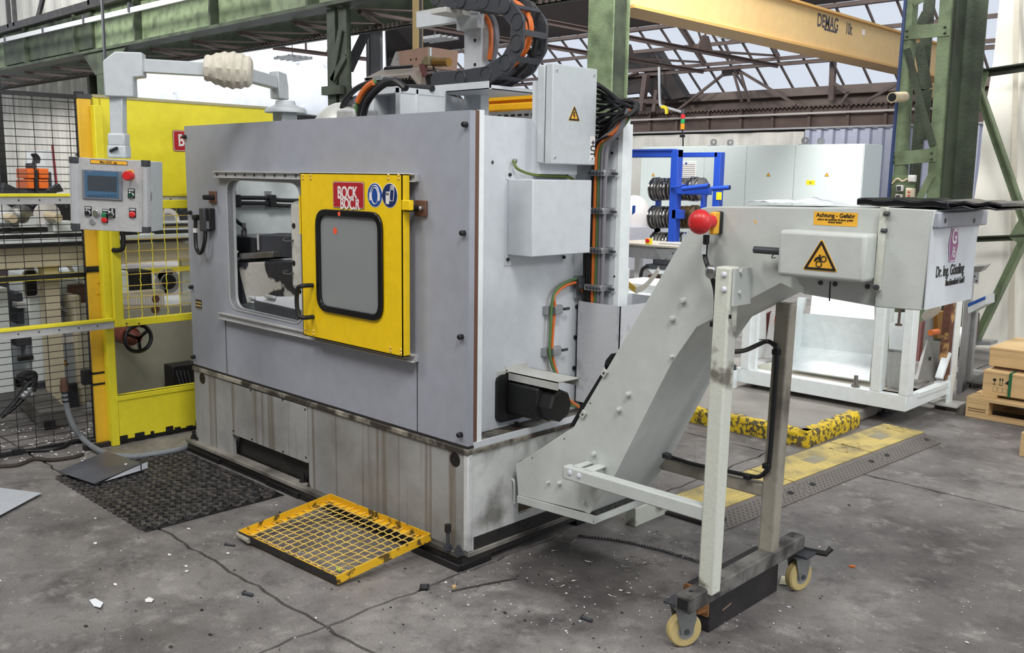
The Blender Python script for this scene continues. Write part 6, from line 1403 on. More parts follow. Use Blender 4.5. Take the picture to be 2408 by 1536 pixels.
c = mx_(42,508,XM-.05); MB().lathe(c, (1,0,0), [(0,.06),(.05,.075),(.06,.075),(.09,.03)], 14).build('roller', M['steel'], fd)
for px, py in ((65,522),(148,532),(10,512),(345,560),(450,560)):
    c = mx_(px,py,XM+.02); MB().box(XM-.06, XM+.03, c.y-.055, c.y+.055, c.z-.035, c.z+.035).build('support_block', M['whitepaint'], fd, bevel=.006)
for px, py in ((48,524),(128,535)):
    c = mx_(px,py,XM); MB().box(XM-.06, XM+.0, c.y-.04, c.y+.04, c.z-.03, c.z+.03).build('bracket', M['zinc'], fd, bevel=.004)
for px, py in ((75,482),(155,486),(25,500),(300,490),(360,500),(425,470),(425,492)): MB().lathe(mx_(px,py,XM-.08), (1,0,0), [(0,.014),(.01,.012)], 8).build('plate_bolt', M['dgrey'], fd)
MB().prism([mx_(310,552,XM), mx_(346,552,XM), mx_(340,566,XM), mx_(320,566,XM)], (.03,0,0)).build('white_tip', M['white'], fd); MB().sphere(mx_(435,545,XM-.05), .06, 14, 10, (.6,1,1.2)).build('white_guard', M['white'], fd)
for px in (432,450): a = mx_(px,600,XM-.1); MB().box(a.x-.02, a.x+.02, a.y-.03, a.y+.03, .1, mx_(px,575,XM-.1).z).build('leg', M['whitepaint'], fd)
for y_ in (-1.6, -.2, 1.2): MB().box(XM-.14, XM-.06, y_-.05, y_+.05, 0, mx_(150,626).z).build('leg', M['beige'], fd)
# white machine bodies under the line
XW = -3.95
wm = thing('white_machine', 'white machine housing with dark slots seen through the lower fence', 'machine', (XW, -.4, 0))
def wx_(px, py, x=XW): return PX(px, py, x)
def wb(px0, py0, px1, py1, x, d, mt, nm, bev=.006, par=None):
    a, e = PX(px0, py0, x), PX(px1, py1, x); return MB().box(x-d, x, a.y, e.y, e.z, a.z).build(nm, mt, par or wm, bevel=bev)
wb(-60,682,36,935,XW,.5,M['whitepaint'],'left_housing')
hs_ = wb(62,645,122,905,XW,.45,M['whitepaint'],'slotted_housing',.01); MB().prism(rrect(wx_(72,668,XW+.002), SD[0], SD[1], .10, .19, .03), (.004,0,0)).build('slot_rim', M['white'], hs_); MB().prism(rrect(wx_(72,666,XW+.005), SD[0], SD[1], .075, .17, .02), (.002,0,0)).build('slot', M['black'], hs_)
wb(88,650,110,670,XW+.006,.004,M['brown'],'brown_cover')
wb(36,690,68,760,XW-.1,.3,M['dgrey'],'recess'); wb(40,712,64,724,XW-.05,.1,M['white'],'small_block'); wb(38,785,76,812,XW+.004,.1,M['dgrey'],'dark_panel'); wb(60,812,78,842,XW+.002,.1,mat('mid_grey',(120,124,130),.5),'grey_panel'); wb(42,840,80,846,XW+.012,.02,M['black'],'ledge')
wb(122,640,206,790,XW-.15,.3,M['whitepaint'],'right_housing',.01); wb(160,670,204,714,XW-.12,.02,M['brown'],'brown_plate'); wb(125,710,162,760,XW-.1,.06,mat('chute_grey',(120,122,126),.45),'grey_chute')
MB().prism([wx_(122,710,XW-.08), wx_(176,735,XW-.08), wx_(176,742,XW-.08), wx_(122,722,XW-.08)], (.04,0,0)).build('chute_edge', M['zinc'], wm)
wb(173,696,206,970,XW+.08,.2,M['beige'],'side_column'); wb(122,782,190,950,XW+.02,.3,mat('pale_grey_panel',(168,174,180),.5),'front_cover'); wb(143,792,182,806,XW+.03,.01,M['white'],'white_bar')
tri(wx_(153,855,XW+.022), SD, .05, wm)
wb(-60,626,52,690,XW-.35,.2,mat('plum_panel',(96,84,92),.5),'plum_panel'); wb(92,625,116,646,XW-.05,.1,M['whitepaint'],'upper_block'); wb(182,626,204,662,XW-.1,.1,M['whitepaint'],'upper_block'); wb(118,626,140,640,XW-.1,.1,M['dgrey'],'upper_block')
MB().prism([wx_(155,625,XW), wx_(165,625,XW), wx_(176,642,XW), wx_(168,642,XW)], (.02,0,0)).build('stay', M['white'], wm)
wb(-60,935,64,985,XW+.02,.4,mat('plinth_grey',(110,110,108),.6),'plinth'); wb(84,900,140,940,XW+.02,.3,M['dgrey'],'plinth_cover')
MB().bar(PZ(66,925,.1), PZ(128,985,.06), .16, .1).build('base_beam', mat('beam_grey',(104,102,98),.6,dirt=.5,dcol=(60,56,52),scale=5), wm); MB().bar(PZ(52,945,.03), PZ(118,1000,.03), .06, .05).build('beam_gap', M['black'], wm)
wb(155,905,188,985,XW+.12,.04,mat('comb_black',(28,28,30),.5),'comb_cover')
for k in range(5): a, e = wx_(158+k*6,912+k*4,XW+.125), wx_(166+k*5,965,XW+.125); MB().tube([a, e], .006, 5).build('comb_rib', M['dgrey'], wm)
cbd = thing('cable_coil', 'tangled black cables lying behind the mesh fence', 'cables', (-3.4, -.8, 0), kind='thing')
for pts in (((44,885),(62,880),(80,878),(82,890),(64,905),(40,940),(5,978)), ((46,892),(66,888),(82,884),(80,900),(60,930),(30,960),(2,980)), ((50,880),(70,876),(80,886),(74,902)), ((40,884),(60,890),(78,896),(82,906),(76,925))):
    MB().tube(spline([PX(px, py, -3.55) for px, py in pts], 5), .016, 7).build('cable', M['cable'], cbd)
o = MB(); 
for px, py in ((62,925),(70,918),(56,932),(76,928)): o.sphere(PX(px,py,-3.53), .022, 8, 6)
o.build('white_connector', M['zinc'], cbd)
# cell behind the mesh door
cl = thing('beige_cabinet', 'beige machine side with a handwheel behind the mesh door', 'cabinet', (-3.2, .1, 0))
XC = -3.25
def cx2(px, py, x=XC): return PX(px, py, x)
a, e = cx2(262,735), cx2(540,930); MB().box(XC-.5, XC, a.y, e.y, .05, cx2(300,728).z).build('side_sheet', mat('beige_gloss',(176,174,156),.25,dirt=.2,dcol=(140,136,116),scale=2), cl, bevel=.01)
a, e = cx2(285,690), cx2(386,718); MB().box(XC-.3, XC+.004, a.y, e.y, e.z, a.z).build('louvre_plate', M['beige'], cl)
k = 0
for k in range(16):
    a = cx2(290+k*6,704); MB().box(XC+.004, XC+.008, a.y-.006, a.y+.006, a.z-.035, a.z+.03).build('louvre', M['white'], cl)
for px, py in ((365,703),(365,727)): MB().lathe(cx2(px,py), (1,0,0), [(0,.028),(.01,.026)], 16).build('knob', M['brown'], cl)
MB().box(XC-.3, XC-.1, cx2(320,660).y, cx2(338,660).y+.1, cx2(330,690).z, cx2(330,642).z).build('dark_body', M['black'], cl); MB().box(XC-.3, XC-.1, cx2(284,660).y, cx2(318,660).y, cx2(300,692).z, cx2(300,642).z).build('white_body', M['whitepaint'], cl)
c = cx2(392,662,XC-.08); MB().lathe(c, (1,0,0), [(0,.085),(.02,.085),(.02,.055),(.03,.055)], 20).build('bearing', M['alu'], cl); MB().lathe(c+V((.021,0,0)), (1,0,0), [(0,.05),(.012,.05)], 18).build('bore', M['black'], cl)
MB().prism([cx2(360,640,XC-.1), cx2(400,640,XC-.1), cx2(384,690,XC-.1)], (.04,0,0)).build('gusset', M['silver'], cl)
a, e = cx2(405,862,-2.98), cx2(470,908,-2.98); MB().box(-3.1, -2.98, a.y, e.y, e.z, a.z).build('black_duct', M['black'], cl, bevel=.006)
for k in range(4): MB().tube([cx2(414+k*9,872,-2.975), cx2(424+k*8,905,-2.975)], .006, 5).build('duct_rib', M['dgrey'], cl)
# handwheel
hw = thing('handwheel', 'black three spoked handwheel with a reddish hub below the mesh door', 'handwheel', PX(322,795,-2.95), kind='thing')
c = PX(325,796,-2.92); R_ = .082
MB().tube([c+V((0,R_*math.cos(t),R_*math.sin(t))) for t in [2*math.pi*k/28 for k in range(28)]], .0125, 8, closed=True).build('rim', M['gloss'], hw)
for k in range(3):
    t = math.radians(35+120*k); MB().bar(c, c+V((0,R_*math.cos(t),R_*math.sin(t))), .016, .020, (1,0,0)).build('spoke', M['gloss'], hw)
MB().lathe(c+V((-.30,0,0)), (1,0,0), [(0,.06),(.2,.06),(.2,.045),(.29,.03),(.31,.02)], 16).build('hub', mat('hub_red',(120,54,38),.5,dirt=.5,dcol=(60,36,28),scale=14), hw)
# tool cases and pole behind
oc = thing('tool_case_stack', 'bright orange cases on a dark rack behind the fence', 'cases', PX(95,430,-6.5), kind='thing')
XO = -6.5
for px0, px1 in ((64,82),(92,116)):
    for y0_, y1_ in ((396,420),(422,445)):
        a, e = PX(px0,y0_,XO), PX(px1,y1_,XO); MB().box(XO-.3, XO, a.y, e.y, e.z, a.z).build('case', M['orangebox'], oc, bevel=.01)
a, e = PX(82,400,XO), PX(93,450,XO); MB().box(XO-.3, XO-.02, a.y, e.y, e.z, a.z).build('rack_spine', M['black'], oc); a, e = PX(114,405,XO), PX(128,452,XO); MB().box(XO-.4, XO-.05, a.y, e.y, e.z, a.z).build('rack_side', M['dgrey'], oc)
MB().box(XO-.35, XO-.05, PX(70,450,XO).y, PX(128,450,XO).y, 0, PX(90,446,XO).z).build('rack_foot', M['dgrey'], oc)
a, e = PX(78,398,XO), PX(94,384,XO); MB().box(XO-.2, XO-.1, a.y, e.y, a.z, e.z).build('case_clip', M['dgrey'], oc, bevel=.01)
for k in range(4): MB().tube(spline([PX(78+4*k,384,XO-.1), PX(80+4*k,372,XO-.1), PX(74+3*k,362,XO-.1)], 4), .012, 5).build('case_lead', M['cable'], oc)
wbd = thing('white_board', 'white board with a thin red edge strip leaning behind the orange cases', 'board', PX(115,390,-7), kind='thing')
MB().prism([PX(62,355,-7), PX(124,352,-7), PX(136,440,-7), PX(66,440,-7)], (-.03,0,0)).build('board', M['whitepaint'], wbd); MB().prism([PX(122,340,-6.95), PX(126,340,-6.95), PX(136,436,-6.95), PX(131,436,-6.95)], (-.02,0,0)).build('red_strip', mat('dark_red',(150,24,40),.5), wbd)
MB().box(-7.06, -7.02, PX(66,440,-7).y, PX(134,440,-7).y, 0, PX(100,438,-7).z).build('stand', M['dgrey'], wbd)
for nm, pts, lb in (('feeder_wedge', ((12,430),(50,448),(40,455),(5,455)), 'small black sloping guide plate above the upper slide track, at far left'), ('feeder_wedge', ((115,448),(140,432),(150,450),(120,455)), 'small black sloping guide plate above the upper slide track, beside the panel')):
    o = MB().prism([PX(px, py, -3.6) for px, py in pts], (-.06,0,0)).build('guide_plate', M['dgrey'], fd)
# -- items on the floor, left
mt_ = MB(); mx0, mx1, my0, my1 = -2.345, -1.285, -.765, -.045
px_, py_ = .0535, .0415; r_ = .0262; j = 0; yy = my0+.02
def ringp(cx, cy, ro, ri, z0, z1, n=12):
    return [(cx+ro*math.cos(2*math.pi*k/n), cy+ro*.86*math.sin(2*math.pi*k/n), z0) for k in range(n)], [(cx+ri*math.cos(2*math.pi*k/n), cy+ri*.84*math.sin(2*math.pi*k/n), z0) for k in range(n)], (0,0,z1-z0)
while yy < my1-.01:
    x = mx0+.025+(px_/2 if j % 2 else 0)
    while x < mx1-.02:
        o_, i_, off = ringp(x, yy, r_+.003, r_-.0035, .003, .014); mt_.ring(o_, i_, off); x += px_
    yy += py_; j += 1
mo_ = mt_.build('rubber_mat', M['ring'], None, smooth=False); tag(mo_, 'black rubber ring mat on the floor before the machine', 'mat')
MB().prism([(mx0+.01,my0+.005,0.0005), (mx1-.01,my0+.005,0.0005), (mx1-.01,my1,0.0005), (mx0+.01,my1,0.0005)], (0,0,.003)).build('mat_web', M['black'], mo_)
# binder
bd = thing('ring_binder', 'dark grey lever arch binder lying open at its spine on the mat', 'binder', PZ(235,1105,.02))
T = [PZ(136,1110,.034), PZ(222,1139,.024), PZ(331,1092,.058), PZ(252,1062,.058)]
MB().prism(T, (0,0,.004)).build('front_cover', mat('binder_card',(72,74,82),.35,dirt=.5,dcol=(112,114,120),scale=4), bd)
Bm = [V((p.x,p.y,.018)) for p in T]; MB().prism([V((p.x,p.y,.0165)) for p in (PZ(150,1112,.017), PZ(226,1142,.017), PZ(331,1102,.017), PZ(258,1070,.017))], (0,0,.003)).build('back_cover', M['dgrey'], bd)
MB().prism([T[1].lerp(T[2],.35)+V((0,0,-.004)), T[2]+V((-.004,-.002,-.002)), T[2]+V((-.004,-.002,-.036)), T[1].lerp(T[2],.2)+V((0,0,-.008))], (-.02,.05,0)).build('sheets', M['paper'], bd)
MB().prism([T[2], T[3], V((T[3].x,T[3].y,.018)), V((T[2].x,T[2].y,.018))], (.004,.003,0)).build('spine', M['dgrey'], bd)
c = PZ(288,1093,.0545); MB().obox(c+V((0,0,.0)), (.022,.012,.004), (-.004,.008,.002), (0,0,.001)).build('finger_hole_label', M['white'], bd)
b = MB(); vs = [PZ(-60,1140,.012), PZ(98,1160,.014), PZ(-10,1218,.012), PZ(-90,1220,.012)]
b.prism(vs, (0,0,.0012)); o = b.build('paper_sheet', mat('grey_sheet',(178,182,188),.45), None, smooth=False); tag(o, 'pale grey sheet lying on the floor at the left edge', 'paper')
hsx = thing('floor_hose', 'grey rubber hose with a steel coupling lying before the yellow guard', 'hose', PZ(240,1060), kind='thing')
hp_ = [PX(151,918,-2.88), PX(155,945,-2.88), PX(162,975,-2.875), PX(176,1008,-2.87), PX(197,1034,-2.855), PZ(226,1056,.03), PZ(262,1070,.018), PZ(310,1074,.017), PZ(365,1068,.017), PZ(420,1058,.017), PZ(446,1048,.017)]
MB().tube(spline(hp_, 6), .0165, 10).build('hose', M['hose'], hsx)
c = PX(151,916,-2.88); MB().lathe(c+V((0,0,-.01)), (0,0,1), [(0,.022),(.03,.024),(.03,.019),(.06,.02),(.075,.014)], 14).build('coupling', M['brown'], hsx)
for f in (925,935,945): q = PX(152+(f-925)*.1,f,-2.88); MB().lathe(q, (0,0,1), [(0,.019),(.008,.019)], 12).build('clamp_band', M['black'], hsx)
c2h = thing('floor_cable', 'black cable trailing along the foot of the fence', 'cable', PZ(120,1065), kind='thing')
MB().tube(spline([PZ(-20,1075,.012), PZ(50,1062,.012), PZ(110,1058,.012), PZ(150,1050,.012), PZ(170,1038,.012), PZ(225,1034,.012)], 6), .012, 8).build('cable', M['cable'], c2h)
c3h = thing('floor_cable', 'ragged brown rope strip lying on the floor left of the binder', 'rope', PZ(100,1090), kind='thing')
MB().tube(spline([PZ(-10,1098,.008), PZ(40,1094,.01), PZ(80,1080,.01), PZ(120,1082,.012), PZ(170,1076,.01), PZ(195,1068,.01)], 6), .011, 6).build('rope', mat('rope_brown',(64,56,50),.8,dirt=.5,dcol=(30,28,26),scale=30,bump=.5), c3h)
# -- tilted yellow grate
gt_ = thing('mesh_tray', 'yellow framed wire mesh tray leaning on the machine base plate', 'tray', (-.6, -.25, 0))
A, B_ = V((-.885,-.525,.010)), V((-.213,-.487,.010)); Cc, D_ = V((-.213+.0,-.005,.082)), V((-.953,-.0,.082))
A, B_ = PZ(564,1264,.014), PZ(795,1374,.012); D_, Cc = PZ(779,1177,.078), PZ(1013,1272,.078)
ctr = (A+B_+Cc+D_)/4; ex_ = ((B_-A)+(Cc-D_)).normalized(); ey_ = ((D_-A)+(Cc-B_)).normalized(); ez_ = ex_.cross(ey_).normalized()
for p, q, inn_ in ((A,B_,ey_), (B_,Cc,-ex_), (Cc,D_,-ey_), (D_,A,ex_)):
    mm = (p+q)/2; hv = (q-p)/2
    if inn_ == ey_: MB().obox(mm+ez_*.016-inn_*.003, hv*.99, inn_*.0012, ez_*.017).build('black_edge', M['grime'], gt_)
    o = MB().obox(mm+ez_*.017, hv, inn_*.002, ez_*.017).obox(mm+inn_*.017+ez_*.002, hv, inn_*.017, ez_*.002).build('frame_angle', M['yworn'], gt_)
h_ = .010
nL = 12
for k in range(1, nL):
    f = k/nL; p, q = A.lerp(D_, f), B_.lerp(Cc, f); crimp(p+ez_*h_, q+ez_*h_, .0024, .0465, ez_*.7+ey_*.6, .0026).build('wire', M['wire'], gt_)
nW = 16
for k in range(1, nW):
    f = k/nW; p, q = A.lerp(B_, f), D_.lerp(Cc, f); crimp(p+ez_*h_, q+ez_*h_, .0024, .0465, ez_*.7+ex_*.6, .0026).build('wire', M['wire'], gt_)
MB().tube([A+ez_*.012-ex_*.01, A+ez_*.012+ex_*.09-ey_*.008], .012, 10).build('hinge_pin', M['legworn'], gt_)
for k, (px, py) in enumerate(((794,1337),(798,1341))): o = MB().sphere(PZ(px,py,.026), .007, 10, 8).build('foam_ball', mat('lime',(176,216,80),.5) if k == 0 else bpy.data.materials['lime'], None); tag(o, ['small lime green ball in the mesh tray corner, the one nearer the machine', 'small lime green ball in the mesh tray corner, the one nearer the tray edge'][k], 'ball', 'lime balls on the tray')
b = MB(); random.seed(2)
for k in range(40): p = PZ(868+random.uniform(-12,12), 1222+random.uniform(-5,5), .075); b.obox(p+V((0,0,random.uniform(0,.012))), (random.uniform(.003,.009),0,.002), (0,random.uniform(.002,.006),0), (0,0,.0005))
o = b.build('swarf_clump', M['chrome'], None); tag(o, 'silvery clump of metal swarf lying on the mesh tray', 'swarf', kind='stuff')
# ================================================================== RIGHT: cabinets, rack, station, kerb, ramps, pallets
YQ, ZC = 12.2, 2.2
xs_ = [PY(px, 343, YQ).x for px in (1508, 1658, 1757, 1871, 2033)]
cl_ = ['tall pale grey electrical cabinet with a white vent grille, leftmost of the row', 'tall pale grey electrical cabinet second in the row, just right of the vented one', 'tall pale grey electrical cabinet third in the row with one warning triangle', 'wide pale grey electrical cabinet at the right end of the row with a yellow sticker']
cdoor = mat('cabinet_gap', (70,76,76), .6)
for i in range(4):
    x0, x1 = xs_[i]+.004, xs_[i+1]-.004; y0 = YQ
    c = thing('electrical_cabinet', cl_[i], 'cabinet', ((x0+x1)/2, y0+.3, 0), 'electrical cabinets')
    MB().box(x0, x1, y0+.022, y0+.70, 0, ZC).build('housing', M['cab'], c, bevel=.004)
    MB().box(x0+.006, x1-.006, y0, y0+.020, .1, ZC-.012).build('cabinet_door', M['cab'], c, bevel=.004)
    MB().box(x0, x1, y0-.002, y0+.021, 0, .09).build('plinth', M['dgrey'], c)
    if i in (1, 3):
        for k, pxx in enumerate(((1665,1704),(1878,1915))[0 if i == 1 else 1]):
            p = PY(pxx, 342, y0+.1+.25*k)+V((.11,0,0)) ; 
            b = MB().box(p.x-.09, p.x+.09, p.y-.05, p.y+.05, ZC, ZC+.012)
            out = rrect((p.x,p.y,ZC+.065), FR[0], FR[1], .13, .12, .05, 4); inn = rrect((p.x,p.y,ZC+.072), FR[0], FR[1], .05, .05, .0249, 4)
            b.ring(out, inn, (0,.012,0)); b.build('lifting_eye', M['zinc'], c)
def cabtri(px, py): 
    pass
for i, px, py in ((0,1536,412),(2,1807,412),(3,1944,412)):
    c = [o for o in bpy.data.objects if o.name.startswith('electrical_cabinet')][i]
    tri(PY(px,py,YQ), FR, .062*1.3, c, rim=.12)
c0_, _, _, c3_ = [o for o in bpy.data.objects if o.name.startswith('electrical_cabinet') and o.parent is None][:4]
a, e = PY(1592,380,YQ), PY(1636,424,YQ); v = MB().box(a.x, e.x, YQ-.015, YQ, e.z, a.z).build('vent_grille', M['white'], c0_, bevel=.004)
for k in range(8): z_ = a.z-.05-k*(a.z-e.z-.07)/7.5; MB().box(a.x+.015, e.x-.015, YQ-.0165, YQ-.0149, z_-.010, z_).build('slot', mat('slot_grey',(120,124,124),.6) if k == 0 else bpy.data.materials['slot_grey'], v)
MB().box((a.x+e.x)/2-.02, (a.x+e.x)/2+.02, YQ-.018, YQ-.015, a.z-.05, a.z-.015).build('blue_badge', M['blueprint'], v)
a, e = PY(1896,424,YQ), PY(1916,435,YQ); MB().box(a.x, e.x, YQ-.002, YQ, e.z, a.z).build('yellow_sticker', M['tyel'], c3_); text('sticker_mark', '⌒' if 0 else 'n', PY(1906,429.5,YQ-.0035), FR, .06, M['ink'], c3_)
# signal tower
sg_ = thing('signal_tower', 'stack light with red, green and amber segments on top of the cabinets', 'signal lamp', (PY(1606,342,12.4).x, 12.4, ZC))
def sgc(py): return PY(1605,py,12.4).z
xq = PY(1605,300,12.4).x
for nm, y0, y1, mt in (('amber_segment',304,291,'lamp_amber'),('green_segment',290,280,'lamp_green'),('red_segment',279,269,'lamp_red'),('black_cap',268,257,'dgrey')):
    MB().lathe((xq,12.4,sgc(y0)), (0,0,1), [(0,.038),(sgc(y1)-sgc(y0),.038)], 16).build(nm, M[mt], sg_)
MB().tube([(xq,12.4,sgc(304)), (xq,12.4,sgc(318)), (xq+.02,12.4,sgc(325)), (xq+.03,12.4,ZC)], .014, 8).build('mast', M['black'], sg_)
MB().box(xq-.035, xq+.045, 12.37, 12.43, sgc(323), sgc(317)).build('mast_clamp', M['black'], sg_)
# blue rack with rollers
YR = 8.0
rk = thing('blue_rack', 'blue square tube rack holding rows of steel profile rollers', 'rack', (PY(1580,600,YR).x, YR, 0))
def rp(px, py, y=YR): return PY(px, py, y)
wq = .115
u0 = rp(1577,570); MB().box(u0.x-.05, u0.x+.06, YR, YR+.12, 0, rp(1580,352).z).build('upright', M['blue'], rk, bevel=.004)
a = rp(1430,358); zt_ = rp(1580,352).z; MB().box(a.x, u0.x+.06, YR+.005, YR+.115, zt_-.10, zt_).build('top_beam', M['blue'], rk, bevel=.004)
MB().box(a.x, u0.x-.03, YR-.01, YR+.125, zt_-.012, zt_+.01).box(a.x, u0.x-.05, YR+.0, YR+.02, zt_-.09, zt_-.075).build('beam_flange', M['blue'], rk)
YR2 = 8.7
u1_ = PY(1684,420,YR2); zr2 = PY(1690,358,YR2).z; MB().box(u1_.x-.045, u1_.x+.055, YR2, YR2+.11, 0, zr2).build('upright', M['blue'], rk, bevel=.004)
MB().box(PY(1592,366,YR2).x-.6, u1_.x, YR2, YR2+.1, zr2-.065, zr2).build('top_beam', M['blue'], rk, bevel=.004)
MB().box(PY(1688,450,YR2).x-.02, PY(1697,462,YR2).x, YR2-.003, YR2, PY(1690,470,YR2).z, PY(1690,452,YR2).z).build('yellow_sticker', M['tyel'], rk)
za = rp(1600,446).z; MB().box(u0.x, rp(1665,452).x, YR+.02, YR+.10, za-.06, za+.03).build('cross_arm', M['blue'], rk, bevel=.004)
zb_m = rp(1590,504).z; MB().box(u0.x, rp(1598,504).x+.02, YR+.0, YR+.10, zb_m-.06, zb_m+.06).build('stub_arm', M['blue'], rk, bevel=.004)
for p, q in ((rp(1606,444,YR-.05), rp(1667,437,YR-.05)), (rp(1650,446,YR2-.3), rp(1716,441,YR2-.3))):
    MB().cyl(p, q, .032, 14).build('pivot_tube', M['blue'], rk); d = (q-p).normalized(); MB().cyl(q, q+d*.003, .024, 12).build('tube_bore', M['black'], rk)
MB().tube(spline([rp(1578,441,YR-.01), rp(1590,440,YR-.03), rp(1600,438,YR-.05), rp(1612,434,YR-.05)], 4), .012, 6).build('brace_rod', M['blue'], rk)
for (y_, z_) in ((YR+.35, rp(1560,445,YR+.35).z), (YR+.35, rp(1560,510,YR+.35).z), (YR+.35, rp(1560,570,YR+.35).z)):
    MB().cyl((PY(1535,445,y_).x-.05,y_,z_), (PY(1668,445,y_).x,y_,z_), .035, 12).build('spindle', M['steel'], rk)
    for x_ in (PY(1548,445,y_).x, PY(1655,445,y_).x): MB().box(x_-.02, x_+.02, y_-.03, y_+.06, 0, z_-.03).build('spindle_stay', M['blue'], rk)
rs_ = None
brz = mat('bronze_roller', (150,130,96), .3, .8, dirt=.3, dcol=(90,76,56), scale=10)
rows = [(445, [1545,1558,1572,1590,1602,1616,1634,1648]), (511, [1542,1556,1571,1588,1602,1618,1634]), (572, [1546,1560,1576,1592,1606])]
names = ['top row', 'middle row', 'bottom row']
ordn = ['first', 'second', 'third', 'fourth', 'fifth', 'sixth', 'seventh', 'eighth']
for r, (py, L_) in enumerate(rows):
    y_ = YR+.35
    for k, px in enumerate(L_):
        p = PY(px, py, y_); r_ = (.155 if k % 3 else .165); w_ = .05
        rl = thing('profile_roller', f'grooved {"bronze" if (r == 1 and k in (4,5,6)) else "steel"} profile roller on the blue rack, {names[r]}, {ordn[k]} from its left end', 'roller', p, 'profile rollers on the blue rack')
        MB().lathe((p.x-w_,y_,p.z), (1,0,0), [(0,.04),(0,r_*.9),(.01,r_),(.03,r_),(.036,r_*.82),(.058,r_*.82),(.064,r_),(.084,r_),(.094,r_*.86),(.098,.04)], 24).build('roller_body', brz if (r == 1 and k in (4,5,6)) else M['chrome'] if k % 2 == 0 else M['steel'], rl)
        MB().lathe((p.x+w_-.004,y_,p.z), (1,0,0), [(0,.075),(.006,.072)], 16).build('roller_bore', M['dgrey'], rl)
# trough table, drive, white bag
YT = 5.2
tt = thing('trough_table', 'grey steel trough table with a hopper bracket right of the rear cabinet', 'table', (PY(1520,590,YT).x, YT, 0))
def tp(px, py, y=YT): return PY(px, py, y)
a, e = tp(1440,582), tp(1640,604); zz0, zz1 = tp(1500,607).z, tp(1500,577).z
MB().box(a.x, e.x, YT, YT+.08, zz0, zz1).build('trough_side', M['zinc'], tt, bevel=.004); MB().box(a.x, e.x, YT-.04, YT+.5, zz1, zz1+.02).build('table_top', mat('table_rim',(176,170,158),.5,dirt=.4,dcol=(120,110,96),scale=8), tt, bevel=.003)
MB().box(tp(1536,570).x, tp(1600,570).x, YT+.1, YT+.4, zz1+.02, zz1+.032).build('plate', M['alu'], tt)
MB().prism([tp(1540,586,YT-.03), tp(1588,586,YT-.03), tp(1562,611,YT-.03), tp(1555,611,YT-.03)], (0,.06,0)).build('hopper_bracket', M['zinc'], tt)
for x_ in (a.x+.1, tp(1600,580).x): MB().box(x_-.03, x_+.03, YT+.3, YT+.36, 0, zz1).build('leg', M['whitepaint'], tt)
p = tp(1526,566,YT-.02); o = MB().box(p.x-.03, p.x+.03, YT-.04, YT+.0, zz1+.02, p.z+.022).build('isolator', M['tyel'], tt); MB().lathe((p.x,YT-.04,p.z), (0,-1,0), [(0,.022),(.012,.02)], 14).build('rotary_knob', M['lamp_red'], o)
MB().box(tp(1540,620).x, tp(1590,620).x, YT-.02, YT+.2, tp(1540,622).z, tp(1540,610).z).box(tp(1524,628).x, tp(1590,628).x, YT-.05, YT+.2, tp(1530,631).z, tp(1530,621).z).build('motor_cover', M['dgrey'], tt, bevel=.004)
MB().prism([tp(1522,632,YT-.03), tp(1580,636,YT-.03), tp(1570,644,YT-.03), tp(1534,644,YT-.03)], (0,.2,0)).build('motor_plate', M['whitepaint'], tt)
MB().box(tp(1523,660).x, tp(1540,660).x, YT, YT+.1, tp(1530,668).z, tp(1530,647).z).build('gear_block', M['brown'], tt, bevel=.006)
MB().tube(spline([tp(1526,626,YT-.04), tp(1512,632,YT-.04), tp(1507,648,YT-.04), tp(1506,668,YT-.04), tp(1506,690,YT-.02)], 5), .018, 8).build('motor_lead', M['cable'], tt)
wbx = thing('white_bench', 'white sheet metal bench below the trough table', 'bench', (PY(1520,700,4.6).x, 4.6, 0))
MB().box(PY(1440,666,4.6).x, PY(1640,666,4.6).x, 4.6, 5.1, 0, PY(1500,666,4.6).z).build('bench_body', M['whitepaint'], wbx, bevel=.01); MB().box(PY(1440,690,4.56).x, PY(1640,690,4.56).x, 4.56, 4.6, .1, PY(1500,688,4.56).z).build('bench_front', M['whitepaint'], wbx, bevel=.02)
stp = thing('sheet_strap', 'ochre and grey sheet strap hanging in a loop left of the conveyor', 'strap', PY(1500,680,4.2), kind='thing')
b = MB(); pts = spline([PY(1466,652,4.2), PY(1476,668,4.2), PY(1494,682,4.2)], 5); pts2 = spline([PY(1494,684,4.2), PY(1515,674,4.2), PY(1535,652,4.2), PY(1548,634,4.2)], 5)
for pp, nm, mt in ((pts,'yellow_length',mat('olive_sheet',(170,146,60),.5)), (pts2,'grey_length',M['silver'])):
    b = MB()
    for i in range(len(pp)-1): b.prism([pp[i]+V((0,0,.028)), pp[i+1]+V((0,0,.028)), pp[i+1]-V((0,0,.028)), pp[i]-V((0,0,.028))], (0,.012,0))
    b.build(nm, mt, stp)
MB().bar(PY(1548,634,4.2), PY(1548,640,4.62), .02, .02).build('end_tab', M['silver'], stp)
wgd = thing('white_guard', 'white flat guard plate beside the rear cabinet', 'guard', PY(1468,680,2.2), kind='thing')
MB().prism([PY(1462,628,2.2), PY(1472,628,2.2), PY(1476,634,2.2), PY(1472,712,2.2), PY(1456,712,2.2)], (0,.02,0)).box(PY(1460,700,2.2).x, PY(1470,700,2.2).x, 2.2, 2.22, 0, PY(1460,700,2.2).z).build('plate', M['whitepaint'], wgd)
bag = thing('white_bag', 'white bulk bag with a blue mark standing behind the rear cabinet', 'bag', PY(1488,536,11.0))
MB().sphere(PY(1492,505,11.4), .42, 20, 14, (.75,.6,.85)).build('sack', M['white'], bag); MB().prism([PY(1487,484,10.8), PY(1493,483,10.8), PY(1492,500,10.8), PY(1486,505,10.8)], (0,.02,0)).build('blue_mark', M['blueprint'], bag)
